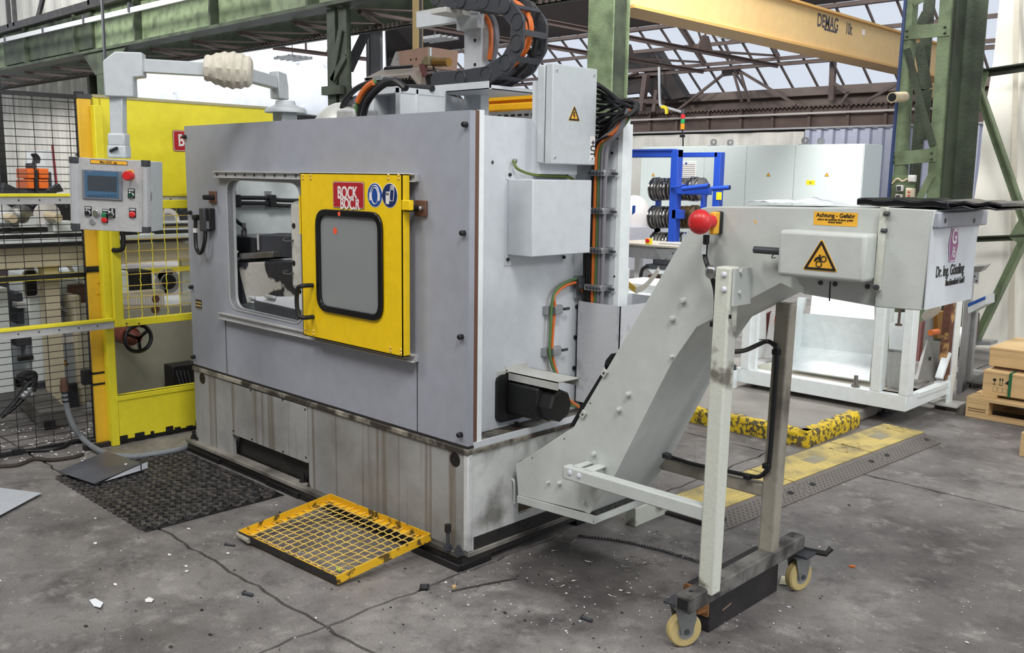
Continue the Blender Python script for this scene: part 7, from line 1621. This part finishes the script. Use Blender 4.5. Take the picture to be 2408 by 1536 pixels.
a = PY(1460,534,11); MB().box(a.x, PY(1500,534,11).x, 10.9, 11.9, 0, PY(1480,534,11).z).build('stand', mat('lavender_box',(206,206,216),.6), bag); MB().box(PY(1464,556,10.88).x, PY(1478,556,10.88).x, 10.88, 10.9, PY(1470,559,10.88).z, PY(1470,553,10.88).z).build('red_mark', M['red'], bag)
# -- white loading station
YS = 3.56
st_ = thing('loading_station', 'white welded steel station with sheet chutes and corner posts behind the conveyor', 'station', (-.2, YS+.4, .1))
def sp_(px, py, y=YS): return PY(px, py, y)
bx1 = sp_(2130,950).x; bz0, bz1 = .12, sp_(2125,932).z
bx0 = sp_(1728,900).x
YE = PX(2245,925,bx1).y
MB().box(bx0, bx1, YS, YS+.09, bz0, bz1).build('base_rail', M['whitepaint'], st_, bevel=.004); MB().box(bx1-.09, bx1, YS+.091, YE, bz0, bz1).build('base_rail', M['whitepaint'], st_, bevel=.004); MB().box(bx0, bx0+.09, YS+.091, YE, bz0, bz1).build('base_rail', M['whitepaint'], st_, bevel=.004)
MB().box(bx0+.05, sp_(2045,900).x+.1, YS+.05, YE-.1, bz1-.03, bz1-.01).build('deck_plate', mat('deck_sheet',(206,200,186),.5,dirt=.3,dcol=(170,160,140),scale=5), st_)
def spost(px0, px1, y, d, zt, mt=M['whitepaint'], z0=None, nm='corner_post'):
    a, e = PY(px0, 850, y).x, PY(px1, 850, y).x; return MB().box(a, e, y, y+d, bz1 if z0 is None else z0, zt).build(nm, mt, st_, bevel=.004)
zt_ = sp_(2050,700).z+.2
spost(2050,2073,YS,.09,zt_); spost(2118,2140,YS,.10,zt_)
yr_ = YE-.09; a = PX(2243,800,bx1).y; MB().box(bx1-.07, bx1, YE-.10, YE, bz1, zt_).build('corner_post', M['whitepaint'], st_, bevel=.004)
MB().box(bx1-.06, bx1-.01, YE-.20, YE-.11, bz1, zt_).build('rusty_post', mat('flaking_rust',(92,58,44),.8,dirt=.9,dcol=(190,150,96),scale=9,lo=.52,hi=.6,bump=.4,bscale=40), st_, label='rusty brown post')
spost(1741,1760,YS,.10,zt_); MB().box(sp_(1760,800).x, sp_(1775,800).x, YS+.02, YS+.06, bz1, zt_).build('post_flank', M['whitepaint'], st_)
# chute sheets (upper slope, hollow, lower slope)
def quad(pts, nm, mt, th=(0,.012,0)): return MB().prism([PY(px, py, y) for px, py, y in pts], th).build(nm, mt, st_)
y1_, y2_ = YS+.16, YS+.52
quad([(1905,738,y2_-.1),(2056,752,y2_-.1),(2056,640,y2_+.25),(1915,640,y2_+.25)], 'upper_chute', M['whitepaint'], (0,.01,-.01))
quad([(1884,815,y2_),(2050,834,y2_),(2056,752,y2_-.1),(1888,738,y2_-.1)], 'chute_back', M['whitepaint'])
quad([(1856,868,y1_),(2044,896,y1_),(2050,834,y2_),(1884,815,y2_)], 'lower_chute', M['whitepaint'], (0,.01,-.01))
quad([(1856,868,y1_),(1884,815,y2_),(1888,738,y2_-.1),(1900,700,y2_+.1),(1880,700,y1_+.1),(1866,800,y1_)], 'chute_cheek', M['whitepaint'], (-.012,0,0))
quad([(1776,740,YS+.4),(1800,730,YS+.4),(1800,800,YS+.4),(1776,800,YS+.4)], 'rear_sheet', M['whitepaint']); quad([(1771,798,YS+.4),(1800,798,YS+.4),(1796,838,YS+.4),(1774,846,YS+.4)], 'rear_sheet', M['whitepaint'])
quad([(1798,740,YS+.45),(1812,732,YS+.45),(1812,830,YS+.45),(1798,830,YS+.45)], 'brown_upright', mat('maroon_post',(92,40,36),.5)); quad([(1812,735,YS+.38),(1832,735,YS+.38),(1830,842,YS+.2),(1796,842,YS+.2)], 'grey_chute', M['alu'], (0,.02,0))
quad([(1772,862,YS+.14),(1822,850,YS+.14),(1822,868,YS+.14),(1772,884,YS+.14)], 'low_rail', M['creamworn'], (0,.05,0)); quad([(1774,846,YS+.2),(1822,840,YS+.4),(1822,850,YS+.2),(1776,861,YS+.14)], 'ledge', M['alu'], (0,0,-.01))
p = sp_(1831,744,YS+.3); MB().cyl(p, p+V((.0,0,-.05)), .03, 10).build('orange_cap', M['orange'], st_)
# hopper, plate and parts between the right posts
quad([(2072,822,YS+.22),(2130,830,YS+.22),(2124,925,YS+.22),(2086,918,YS+.22)], 'hopper', M['alu'], (0,.012,0)); quad([(2072,822,YS+.22),(2086,918,YS+.22),(2084,905,YS+.42),(2080,816,YS+.45)], 'hopper_side', M['alu'], (.01,0,0))
quad([(2072,818,YS+.22),(2132,826,YS+.22),(2132,832,YS+.22),(2072,824,YS+.22)], 'hopper_rim', M['zinc'], (0,.02,0))
quad([(2092,735,YS+.5),(2130,735,YS+.5),(2130,830,YS+.5),(2090,826,YS+.5)], 'rear_sheet', M['whitepaint']); MB().box(sp_(2092,740,YS+.12).x, sp_(2100,740,YS+.12).x, YS+.1, YS+.14, sp_(2095,758,YS+.12).z, sp_(2095,690,YS+.12).z).build('hanger_plate', M['whitepaint'], st_)
p = sp_(2116,735,YS+.05); MB().cyl(p+V((0,0,.1)), sp_(2113,764,YS+.05), .009, 8).lathe(sp_(2113,766,YS+.05), (0,0,1), [(0,.022),(.012,.022)], 6).build('hanging_bolt', M['rust'], st_)
MB().box(sp_(2062,920).x, sp_(2120,940).x, YS+.05, YS+.3, bz1-.02, bz1+.0).build('tray_floor', M['conc'], st_)
yp_ = YS+.45; 
def sx_(px, py, x): return PX(px, py, x)
MB().prism([PX(2182,800,bx1-.15), PX(2222,804,bx1-.15), PX(2202,898,bx1-.05), PX(2158,893,bx1-.05)], (-.02,0,0)).build('slide_plate', mat('slide_grey',(118,116,112),.4,dirt=.4,dcol=(80,78,74),scale=6), st_)
MB().lathe(PX(2186,843,bx1-.1), (1,0,0), [(0,.016),(.006,.016)], 10).build('plate_hole', M['black'], st_)
MB().prism([PX(2200,905,bx1-.03), PX(2158,930,bx1-.03), PX(2152,920,bx1-.03), PX(2196,898,bx1-.03)], (-.3,0,0)).build('inner_shelf', M['conc'], st_)
MB().bar(PX(2152,928,bx1-.02), PX(2222,903,bx1-.02), .03, .06, (1,0,0)).build('inner_rail', M['whitepaint'], st_); MB().bar(PX(2208,890,bx1-.02), PX(2228,830,bx1-.02), .025, .05, (1,0,0)).build('inner_stay', M['whitepaint'], st_)
MB().prism([PX(2205,735,bx1-.25), PX(2232,732,bx1-.25), PX(2228,800,bx1-.25), PX(2205,795,bx1-.25)], (-.05,0,0)).build('ochre_panel', mat('ochre_dark',(140,100,40),.6), st_)
MB().cyl(PX(2188,783,bx1-.22), PX(2205,780,bx1-.22), .022, 10).build('orange_handle', M['orange'], st_); MB().box(bx1-.33, bx1-.28, PX(2180,760,bx1-.3).y, PX(2192,760,bx1-.3).y, PX(2185,800,bx1-.3).z, PX(2185,735,bx1-.3).z).build('grey_post', M['zinc'], st_)
c = PX(2190,735,bx1-.08); MB().lathe(c, (.7,-.3,-.65), [(0,.075),(.004,.07)], 20).build('cover_disc', M['silver'], st_)
MB().prism([PX(2168,760,bx1-.2), PX(2176,755,bx1-.2), PX(2166,850,bx1-.12), PX(2160,850,bx1-.12)], (-.02,0,0)).build('maroon_strip', bpy.data.materials['maroon_post'], st_)
p = sp_(2010,930,YS+.03); MB().lathe((p.x,YS+.03,bz1), (0,0,1), [(0,.028),(.02,.028)], 6).lathe((p.x,YS+.03,bz1+.02), (0,0,1), [(0,.014),(.06,.014)], 12).build('threaded_stud', M['steel'], st_)
# feet
MB().box(bx1-.005, bx1+.02, YE-.16, YE-.10, .05, bz1+.03).build('foot_bracket', M['whitepaint'], st_); MB().box(bx1-.1, bx1+.1, YE-.24, YE-.04, .05, .062).build('foot_plate', M['silver'], st_)
MB().ibeam((bx1-.08,YE-.14,.025), (bx1+.08,YE-.14,.025), .12, .05, .012).build('foot_beam', mat('foot_grey',(140,136,130),.6,dirt=.5,dcol=(80,74,70),scale=8), st_)
for x_, y_ in ((bx0+.1,YS+.1),(bx0+.1,YE-.1),(bx1-.25,YS+.3)): MB().lathe((x_,y_,0.0), (0,0,1), [(0,.05),(.02,.05),(.02,.02),(bz0,.02)], 12).build('levelling_foot', M['dgrey'], st_)
p = sp_(1722,890,YS-.05); MB().box(sp_(1716,890,YS-.05).x, sp_(1729,890,YS-.05).x, YS-.06, YS-.02, sp_(1722,922,YS-.05).z, sp_(1722,870,YS-.05).z).build('slot_bracket', M['whitepaint'], st_, bevel=.004); MB().box(sp_(1721,880,YS-.06).x, sp_(1724,880,YS-.06).x, YS-.062, YS-.059, sp_(1722,905,YS-.06).z, sp_(1722,882,YS-.06).z).build('slot', M['black'], st_); MB().cyl(sp_(1722,870,YS-.04), sp_(1722,858,YS-.04), .03, 12).build('rubber_cap', M['dgrey'], st_)
# -- raised concrete plinth with a yellow edge
kx1 = .14; ky0, kz = 2.694, .10
kb = struct(MB().box(-4, kx1-.012, ky0+.012, 3.42, 0, kz).box(-4, kx1-.05, 3.42, 4.6, 0, .08).build('floor_plinth', M['conc'], None, bevel=.015))
ke = bpy.data.objects.new('trim_3', None); COL.objects.link(ke); ke['kind'] = 'structure'; ORG[ke] = V((0,0,0))
random.seed(9)
def edge(p, q, nrm, nm):
    b = MB(); n = 40; p, q, nrm = V(p), V(q), V(nrm); vs = []
    for i in range(n+1):
        c = p.lerp(q, i/n); w = .006*math.sin(i*1.7)+.004*math.sin(i*.6)
        vs += [c+nrm*(.002)+V((0,0,.001)), c+nrm*(.006+w*.3)+V((0,0,kz*.8+w)), c+nrm*(-.012)+V((0,0,kz+.003)), c+nrm*(-.06+w*2)+V((0,0,kz+.003)), c+nrm*(-.06+w*2)+V((0,0,.001))]
    fs = []
    for i in range(n):
        for k in range(5): fs.append([i*5+k, i*5+(k+1) % 5, i*5+5+(k+1) % 5, i*5+5+k])
    fs += [[0,1,2,3,4],[n*5+4,n*5+3,n*5+2,n*5+1,n*5]]; b.add(vs, fs); b.build(nm, M['kerb'], ke)
edge((-1.6,ky0,0), (kx1,ky0,0), (0,-1,0), 'yellow_edge'); edge((kx1,ky0,0), (kx1,3.42,0), (1,0,0), 'yellow_edge')
# -- cable protector ramps
R0, R1 = V((.512,1.128,0)), V((.668,3.417,0)); ru = (R1-R0).normalized(); rn_ = V((-ru.y,ru.x,0))     # rn_ points to -X
W1, W2, W3, RH = .105, .375, .46, .05
L_ = (R1-R0).length; seg = [0, L_*.335, L_*.70, L_]
rlab = ['nearest yellow topped cable protector ramp, behind the conveyor stand legs', 'middle yellow topped cable protector ramp with a triangle mark', 'farthest yellow topped cable protector ramp, by the white station']
for k in range(3):
    o0 = R0+ru*(seg[k]+.003); Ls = seg[k+1]-seg[k]-.006
    r = thing('cable_ramp', rlab[k], 'cable ramp', o0+ru*Ls/2, 'cable protector ramps')
    def q(a, w, z): return o0+ru*a+rn_*w+V((0,0,z))
    MB().prism([q(0,0,0), q(0,0,.008), q(0,W1,RH-.004), q(0,W2,RH-.004), q(0,W3,.008), q(0,W3,0)], ru*Ls).build('ramp_body', M['rampg'], r, bevel=.003)
    MB().prism([q(0.004,W1+.004,RH-.004), q(Ls-.004,W1+.004,RH-.004), q(Ls-.004,W2-.004,RH-.004), q(.004,W2-.004,RH-.004)], (0,0,.006)).build('ramp_lid', M['rampy'], r, bevel=.002)
    slope = (q(0,W1,RH-.004)-q(0,0,.008)); sn = ru.cross(slope).normalized(); sn = sn if sn.z > 0 else -sn
    b = MB(); n = int(Ls/.036)
    for i in range(n):
        for j in range(5):
            f = (j+.7)/6.2; a = (i+.5+(.5 if j % 2 else 0))*Ls/(n+.7)
            c = q(a, 0, .008)+slope*f+sn*.0005
            b.add([c-ru*.009, c-slope.normalized()*.009, c+ru*.009, c+slope.normalized()*.009], [[0,1,2,3]])
    b.build('tread_pattern', M['rampd'], r, kind='stuff', smooth=False)
    b = MB(); n = int(Ls/.030); m_ = 8
    for i in range(n):
        for j in range(m_):
            a = (i+.6)*Ls/n; w_ = W1+.02+(W2-W1-.04)*(j+.5)/m_
            if abs(a-Ls*.5) < .14 and abs(w_-(W1+W2)/2) < .07: continue
            s = 1 if (i+j) % 2 else -1; d = (ru+rn_*s).normalized()
            b.obox(q(a,w_,RH+.0025), d*.010, V((-d.y,d.x,0))*.0022, (0,0,.0012))
    b.build('chequer_bumps', M['rampb'], r, kind='stuff', smooth=False)
    c = q(Ls*.52,(W1+W2)/2,RH+.002); MB().obox(c, ru*.07, rn_*.045, (0,0,.0015)).build('label_plate', mat('worn_plate',(150,144,120),.6,dirt=.4,dcol=(120,110,86),scale=10) if k else M['rampy'], r, bevel=.001)
    for f in (.08, .90):
        t3 = [q(Ls*f+x_*.05, (W1+W2)/2+y_*.06, RH+.0025) for x_, y_ in ((-1,-1),(-1,1),(1,0))]
        MB().tube(t3, .0025, 4, closed=True).build('arrow_mark', M['rampy'], r)
    for f in (.12,.88) if k else (.10,.86):
        c = q(Ls*f,0,.008)+slope*.5+sn*.0008; e1, e2 = ru*.022, slope.normalized()*.015
        MB().prism([c+e1*math.cos(t)+e2*math.sin(t) for t in [2*math.pi*i/14 for i in range(14)]], sn*.0008).build('bolt_hole', M['black'], r)
# white channel and dark trench cover under the conveyor foot
ch = thing('floor_channel', 'short white painted channel on the floor under the conveyor foot', 'channel', (.15, .95, 0))
a, e = PZ(1494,1240), PZ(1570,1208); zc_ = PX(1494,1192,a.x).z
MB().bar((a.x-.03,a.y,.045), (e.x-.03,e.y+.02,.045), .06, .09).build('channel_web', M['creamworn'], ch, bevel=.004)
dkb = thing('trench_frame', 'dark steel trench frame beside the nearest ramp', 'frame', PZ(1640,1215), kind='thing')
a, e = PZ(1572,1205), PZ(1690,1245); MB().bar(a+V((0,.02,.02)), e+V((-.06,.06,.02)), .03, .04).build('frame_bar', M['grime'], dkb); MB().bar(a+V((0,-.02,.008)), e+V((-.07,.0,.008)), .04, .016).build('frame_foot', M['grime'], dkb)
# -- pallets and crates
def pallet(x, y, label):
    p = thing('euro_pallet', label, 'pallet', (x+.6, y+.4, 0), 'wooden pallets'); zt = 0
    for yy in (0, .3275, .655):
        MB().box(x, x+1.2, y+yy, y+yy+(.145 if yy == .3275 else .10)+.0, 0, .022).build('bottom_board', M['wood'], p, bevel=.002)
        for xx in (0, .5275, 1.055): MB().box(x+xx, x+xx+.145, y+yy, y+yy+.145 if yy else y+.10, .022, .1).build('block', M['wood'], p, bevel=.002)
    for xx in (0, .5275, 1.055): MB().box(x+xx, x+xx+.145, y, y+.8, .1, .122).build('cross_board', M['wood'], p, bevel=.002)
    for yy, ww in ((0,.145),(.1875,.1),(.3275,.145),(.5125,.1),(.655,.145)): MB().box(x, x+1.2, y+yy, y+yy+ww, .122, .144).build('top_board', M['wood'], p, bevel=.002)
    return p
pq = pallet(.53, 4.25, 'pale wooden pallet carrying the strapped crates by the white wall')
for k in range(2): MB().box(.545, .66, 4.2485, 4.2498, .045+.016*k, .052+.016*k).build('stamp', mat('stamp_ink',(120,92,60),.7) if k == 0 else bpy.data.materials['stamp_ink'], pq)
pallet2 = pallet(PZ(2396,1072).x, PZ(2396,1072).y, 'pale wooden pallet at the right edge of the picture, in front of the crates')
def crate(x, y, z, h, label, marks):
    c = thing('wooden_crate', label, 'crate', (x+.4, y+.3, z), 'wooden crates')
    w_, d_ = .9, .6
    for a_, e_, nm in (((x,x+w_,y,y+.018,z,z+h),0,'front_board'), ((x,x+w_,y+d_-.018,y+d_,z,z+h),0,'rear_board'), ((x,x+.018,y+.018,y+d_-.018,z,z+h),0,'end_board'), ((x+w_-.018,x+w_,y+.018,y+d_-.018,z,z+h),0,'end_board')): MB().box(*a_).build(nm, M['wood'], c, bevel=.002)
    for k in range(3): MB().box(x-.004, x+w_+.004, y-.004+k*d_/3+.002, y+(k+1)*d_/3-.002, z+h, z+h+.016).build('lid_board', M['wood'], c, bevel=.002)
    for sx_ in ((.165,.345) if marks else (.30,)):
        g_ = mat('strap_green',(34,96,62),.4) if 'strap_green' not in bpy.data.materials else bpy.data.materials['strap_green']
        MB().box(x+sx_, x+sx_+.018, y-.006, y, z, z+h+.018).box(x+sx_, x+sx_+.018, y-.004, y+d_, z+h+.016, z+h+.019).build('strap', g_, c)
    if marks:
        ink = M['ink']; yy = y-.0007
        b = MB(); b.prism(rrect((x+.075,yy,z+h*.72), FR[0], FR[1], .022, .02, .009), (0,-.0006,0)).box(x+.0735, x+.0765, yy-.0006, yy, z+h*.52, z+h*.68).box(x+.066, x+.084, yy-.0006, yy, z+h*.50, z+h*.53)
        for k in range(2): b.box(x+.108+k*.016, x+.111+k*.016, yy-.0006, yy, z+h*.54, z+h*.78); b.prism([(x+.103+k*.016,yy,z+h*.74), (x+.116+k*.016,yy,z+h*.74), (x+.1095+k*.016,yy,z+h*.86)], (0,-.0006,0))
        b.box(x+.102, x+.132, yy-.0006, yy, z+h*.49, z+h*.515); b.prism([(x+.14,yy,z+h*.62), (x+.165,yy,z+h*.55), (x+.165,yy,z+h*.80)], (0,-.0006,0)); b.build('handling_mark', ink, c)
        b = MB()
        for k in range(3): b.tube([(x+.07+.032*k,yy,z+h*.15), (x+.095+.032*k,yy,z+h*.15), (x+.095+.032*k,yy,z+h*.38), (x+.07+.032*k,yy,z+h*.38)], .001, 4, closed=True)
        b.build('printed_frame', bpy.data.materials['stamp_ink'], c)
        pl_ = MB().box(x+.375, x+.50, y-.001, y, z+.01, z+h*.86).build('paper_label', M['white'], c)
        for k in range(3): MB().box(x+.383, x+.46-.01*k, y-.0016, y-.001, z+h*(.70-.14*k), z+h*(.73-.14*k)).build('label_line', M['inkgrey'], pl_)
    return c
crate(.60, 4.33, .166, .145, 'long wooden crate with handling marks and two green straps on the pallet', True)
bt_ = thing('bearer', 'short pale bearer blocks between the pallet and the lower crate', 'bearer', (.7, 4.4, .144), kind='thing')
MB().box(.60, .70, 4.28, 4.9, .144, .166).build('block', M['wood'], bt_); MB().box(1.1, 1.2, 4.28, 4.9, .144, .166).build('block', M['wood'], bt_)
crate(.60, 4.42, .349, .115, 'wooden crate with one green strap stacked on top of the marked crate', False)
bt2 = thing('bearer', 'dark bearer battens between the two crates', 'bearer', (.7, 4.4, .327), kind='thing')
MB().box(.63, 1.3, 4.44, 4.5, .327, .349).build('batten', M['brown'], bt2); MB().box(.63, 1.3, 4.8, 4.86, .327, .349).build('batten', M['brown'], bt2)
# things by the right wall
lb1 = thing('floor_beam', 'dark steel beam lying on the floor behind the white station', 'beam', (.0, 5.3, 0), kind='thing')
MB().ibeam((PZ(2255,945).x,4.95,.05), (PZ(2325,885).x+.1,5.9,.05), .1, .1, .012, (0,0,1)).build('profile', M['grime'], lb1)
lb2 = thing('floor_beam', 'flat worn steel bar on the floor just before the crates', 'beam', (.2, 4.6, 0), kind='thing')
MB().bar(PZ(2248,962,.03), PZ(2330,905,.03), .14, .06).build('profile', mat('worn_bar',(110,104,98),.5,dirt=.5,dcol=(60,54,50),scale=6), lb2)
wbk = thing('angle_bracket', 'small grey angle bracket with holes beyond the conveyor outlet', 'bracket', PX(2296,655,.2), kind='thing')
MB().prism([PY(2284,628,4.85), PY(2318,625,4.85), PY(2305,640,4.9), PY(2288,640,4.9)], (0,.12,.01)).prism([PY(2284,640,4.9), PY(2302,640,4.9), PY(2300,668,4.9), PY(2284,666,4.9)], (0,.01,0)).build('angle', M['zinc'], wbk)
a = PY(2288,668,4.95); MB().box(a.x-.04, a.x, 4.92, 4.98, 0, a.z).build('stay', M['zinc'], wbk)
for px, py in ((2292,650),(2296,661)): MB().lathe(PY(px,py,4.899), (0,-1,0), [(0,.007),(.002,.006)], 8).build('hole', M['black'], wbk)
bsb = thing('striped_box', 'grey box with a blue stripe beyond the conveyor outlet', 'box', PY(2290,715,4.9), kind='thing')
MB().prism([PY(2275,716,4.9), PY(2318,694,4.9), PY(2318,716,4.9), PY(2277,738,4.9)], (.0,.2,0)).build('body', M['box_ext'], bsb); MB().prism([PY(2276,714,4.895), PY(2317,697,4.895), PY(2317,704,4.895), PY(2276,722,4.895)], (0,.005,0)).build('blue_stripe', M['blueprint'], bsb)
a = PY(2282,735,5.0); MB().box(a.x-.04, a.x+.04, 5.0, 5.06, 0, a.z+.02).build('stand', M['zinc'], bsb)
flw = thing('flange_wheel', 'dark flanged spindle with a steel hook near the wall brace foot', 'spindle', PY(2282,790,5.6), kind='thing')
MB().lathe(PY(2270,790,5.6), (1,0,0), [(0,.09),(.03,.09),(.03,.05),(.09,.05)], 18).build('flange', M['dgrey'], flw); MB().lathe(PY(2252,792,5.6), (1,0,0), [(0,.085),(.12,.085)], 18).build('white_drum', M['whitepaint'], flw)
MB().tube(spline([PY(2298,736,5.6), PY(2296,765,5.6), PY(2290,800,5.6)], 4), .02, 8).build('hook_rod', M['rust'], flw)
a = PY(2270,812,5.6); MB().box(a.x-.2, a.x+.3, 5.5, 5.75, 0, .06).box(a.x-.03, a.x+.03, 5.58, 5.66, .06, PY(2270,790,5.6).z).build('pedestal', M['zinc'], flw)
# -- things and litter on the near floor
cap = thing('tube_plug', 'black square plastic tube plug lying by the floor joint', 'plug', PZ(998,1385))
c = PZ(998,1386); MB().prism(rrect((c.x,c.y,0.002), V((.7,.7,0)), V((-.7,.7,0)), .036, .036, .005), (0,0,.014)).build('cap_body', M['black'], cap, bevel=.003); MB().prism(rrect((c.x,c.y,.0162), V((.7,.7,0)), V((-.7,.7,0)), .024, .024, .004), (0,0,.001)).build('cap_recess', M['dgrey'], cap)
for (p, q, r_, lb) in (((575,1395),(594,1400),.007,'short black pin on the floor below the mesh tray'), ((1370,1452),(1392,1460),.007,'dark screw lying on the floor left of the caster'), ((532,1280),(552,1283),.005,'short black stub on the floor left of the mesh tray')):
    t = thing('loose_bolt', lb, 'bolt', PZ(*p)); a, e = PZ(*p, r_), PZ(*q, r_); MB().cyl(a, e, r_, 10).build('shank', M['dgrey'], t); MB().cyl(a, a+(a-e).normalized()*.006, r_*1.5, 10).build('head', M['dgrey'], t)
rd = thing('thin_rod', 'thin dark rod lying across the floor before the machine corner', 'rod', PZ(1140,1372)); MB().tube([PZ(1062,1390,.004), PZ(1140,1374,.004), PZ(1216,1360,.004)], .003, 6).build('rod', M['grime'], rd)
ol = thing('orange_end_cap', 'small tan ring fallen at the end of the thin rod', 'ring', PZ(1062,1383)); MB().lathe(PZ(1060,1384,.0), (.3,.8,.2), [(.006,.009),(.022,.009)], 10).build('ring', mat('tan_ring',(184,150,104),.5), ol)
nt_ = thing('yellow_note', 'pale cream paper square on the floor behind the timber', 'paper', PZ(1852,1367)); MB().prism([PZ(1838,1355,.003), PZ(1873,1358,.003), PZ(1869,1379,.003), PZ(1832,1374,.003)], (0,0,.001)).build('sheet', mat('cream_note',(226,222,188),.6), nt_)
og = thing('orange_chip', 'small orange scrap on the open floor at right', 'scrap', PZ(2004,1332)); MB().obox(PZ(2004,1332,.004), (.012,.004,0), (-.002,.006,0), (0,0,.003)).build('chip', M['orange'], og)
pk = thing('paper_scrap', 'crumpled white paper scrap on the floor at lower left', 'scrap', PZ(226,1418)); b = MB(); vs = [PZ(210,1412,.004), PZ(224,1408,.014), PZ(243,1418,.003), PZ(236,1430,.012), PZ(220,1426,.003)]; b.prism(vs, (0,0,.0015)); b.build('scrap', M['paper'], pk)
# long spiral swarf strip and curls: uncountable metal chips
random.seed(21); b = MB()
pth = spline([PZ(1360,1262,.006), PZ(1450,1272,.006), PZ(1540,1292,.006), PZ(1620,1315,.006), PZ(1690,1335,.006)], 14)
for i in range(len(pth)-1):
    p = pth[i]; b.obox(p+V((0,0,.003)), V((.0045,random.uniform(-.003,.003),.002)), V((-.001,.004,.004)), V((0,0,.0006)))
b.tube(pth, .0035, 5); o = b.build('swarf_strip', M['dgrey'], None); tag(o, 'long toothed strip of dark swarf under the conveyor', 'swarf', kind='stuff')
b = MB()
for k in range(34):
    px, py = random.uniform(1290,1660), random.uniform(1265,1400); c = PZ(px, py, .006); r_ = random.uniform(.006,.02); a0 = random.uniform(0,6.28); n = random.randint(5,12)
    b.tube([c+V((r_*math.cos(a0+t*.7)*(1+t*.06), r_*math.sin(a0+t*.7)*(1+t*.06), .003+.003*math.sin(t*1.3))) for t in range(n)], .0012, 4)
for px, py, r_ in ((1533,1262,.028),(1545,1266,.022),(1640,1318,.022)):
    c = PZ(px, py, .004); b.tube([c+V((r_*math.cos(t*.35), r_*math.sin(t*.35), .004+.008*abs(math.sin(t*.2)))) for t in range(19)], .0014, 4)
o = b.build('swarf_curls', M['steel'], None); tag(o, 'curled metal shavings scattered under the conveyor', 'swarf', kind='stuff')
def flakes(n, x0, x1, y0, y1, mt, lo, hi, nm, lb, sd):
    random.seed(sd); b = MB()
    for k in range(n):
        p = PZ(random.uniform(x0,x1), random.uniform(y0,y1), .0)
        if -2.3 < p.x < .02 and p.y > -.06: continue
        if -2.4 < p.x < -1.25 and p.y > -.8 and random.random() < .8: continue
        s = random.uniform(lo,hi)*(1 if random.random() < .85 else 1.9); a = random.uniform(0,6.28); m_ = random.randint(5,7)
        P = [p+V((s*random.uniform(.6,1.1)*math.cos(a+2*math.pi*i/m_), .7*s*random.uniform(.6,1.1)*math.sin(a+2*math.pi*i/m_), .001+random.uniform(0,.3)*s)) for i in range(m_)]
        b.prism(P, (0,0,.0012))
    o = b.build(nm, mt, None, smooth=False); tag(o, lb, 'litter', kind='stuff')
flakes(240, -20, 2400, 1120, 1530, M['white'], .0018, .0046, 'white_flakes', 'small white flakes scattered over the concrete floor', 31)
flakes(170, 1000, 1900, 1230, 1500, M['paper'], .002, .005, 'pale_chips', 'pale chips littering the floor around the conveyor stand', 33)
flakes(90, 0, 220, 985, 1085, M['white'], .005, .014, 'white_crumbs', 'white crumbs strewn along the foot of the fence', 34)
flakes(160, 200, 2000, 1180, 1530, M['grime'], .002, .006, 'dark_crumbs', 'dark crumbs and grit on the concrete floor', 35)
flakes(14, 180, 700, 1100, 1420, M['white'], .009, .013, 'white_pellets', 'larger white pellets on and around the rubber mat', 36)
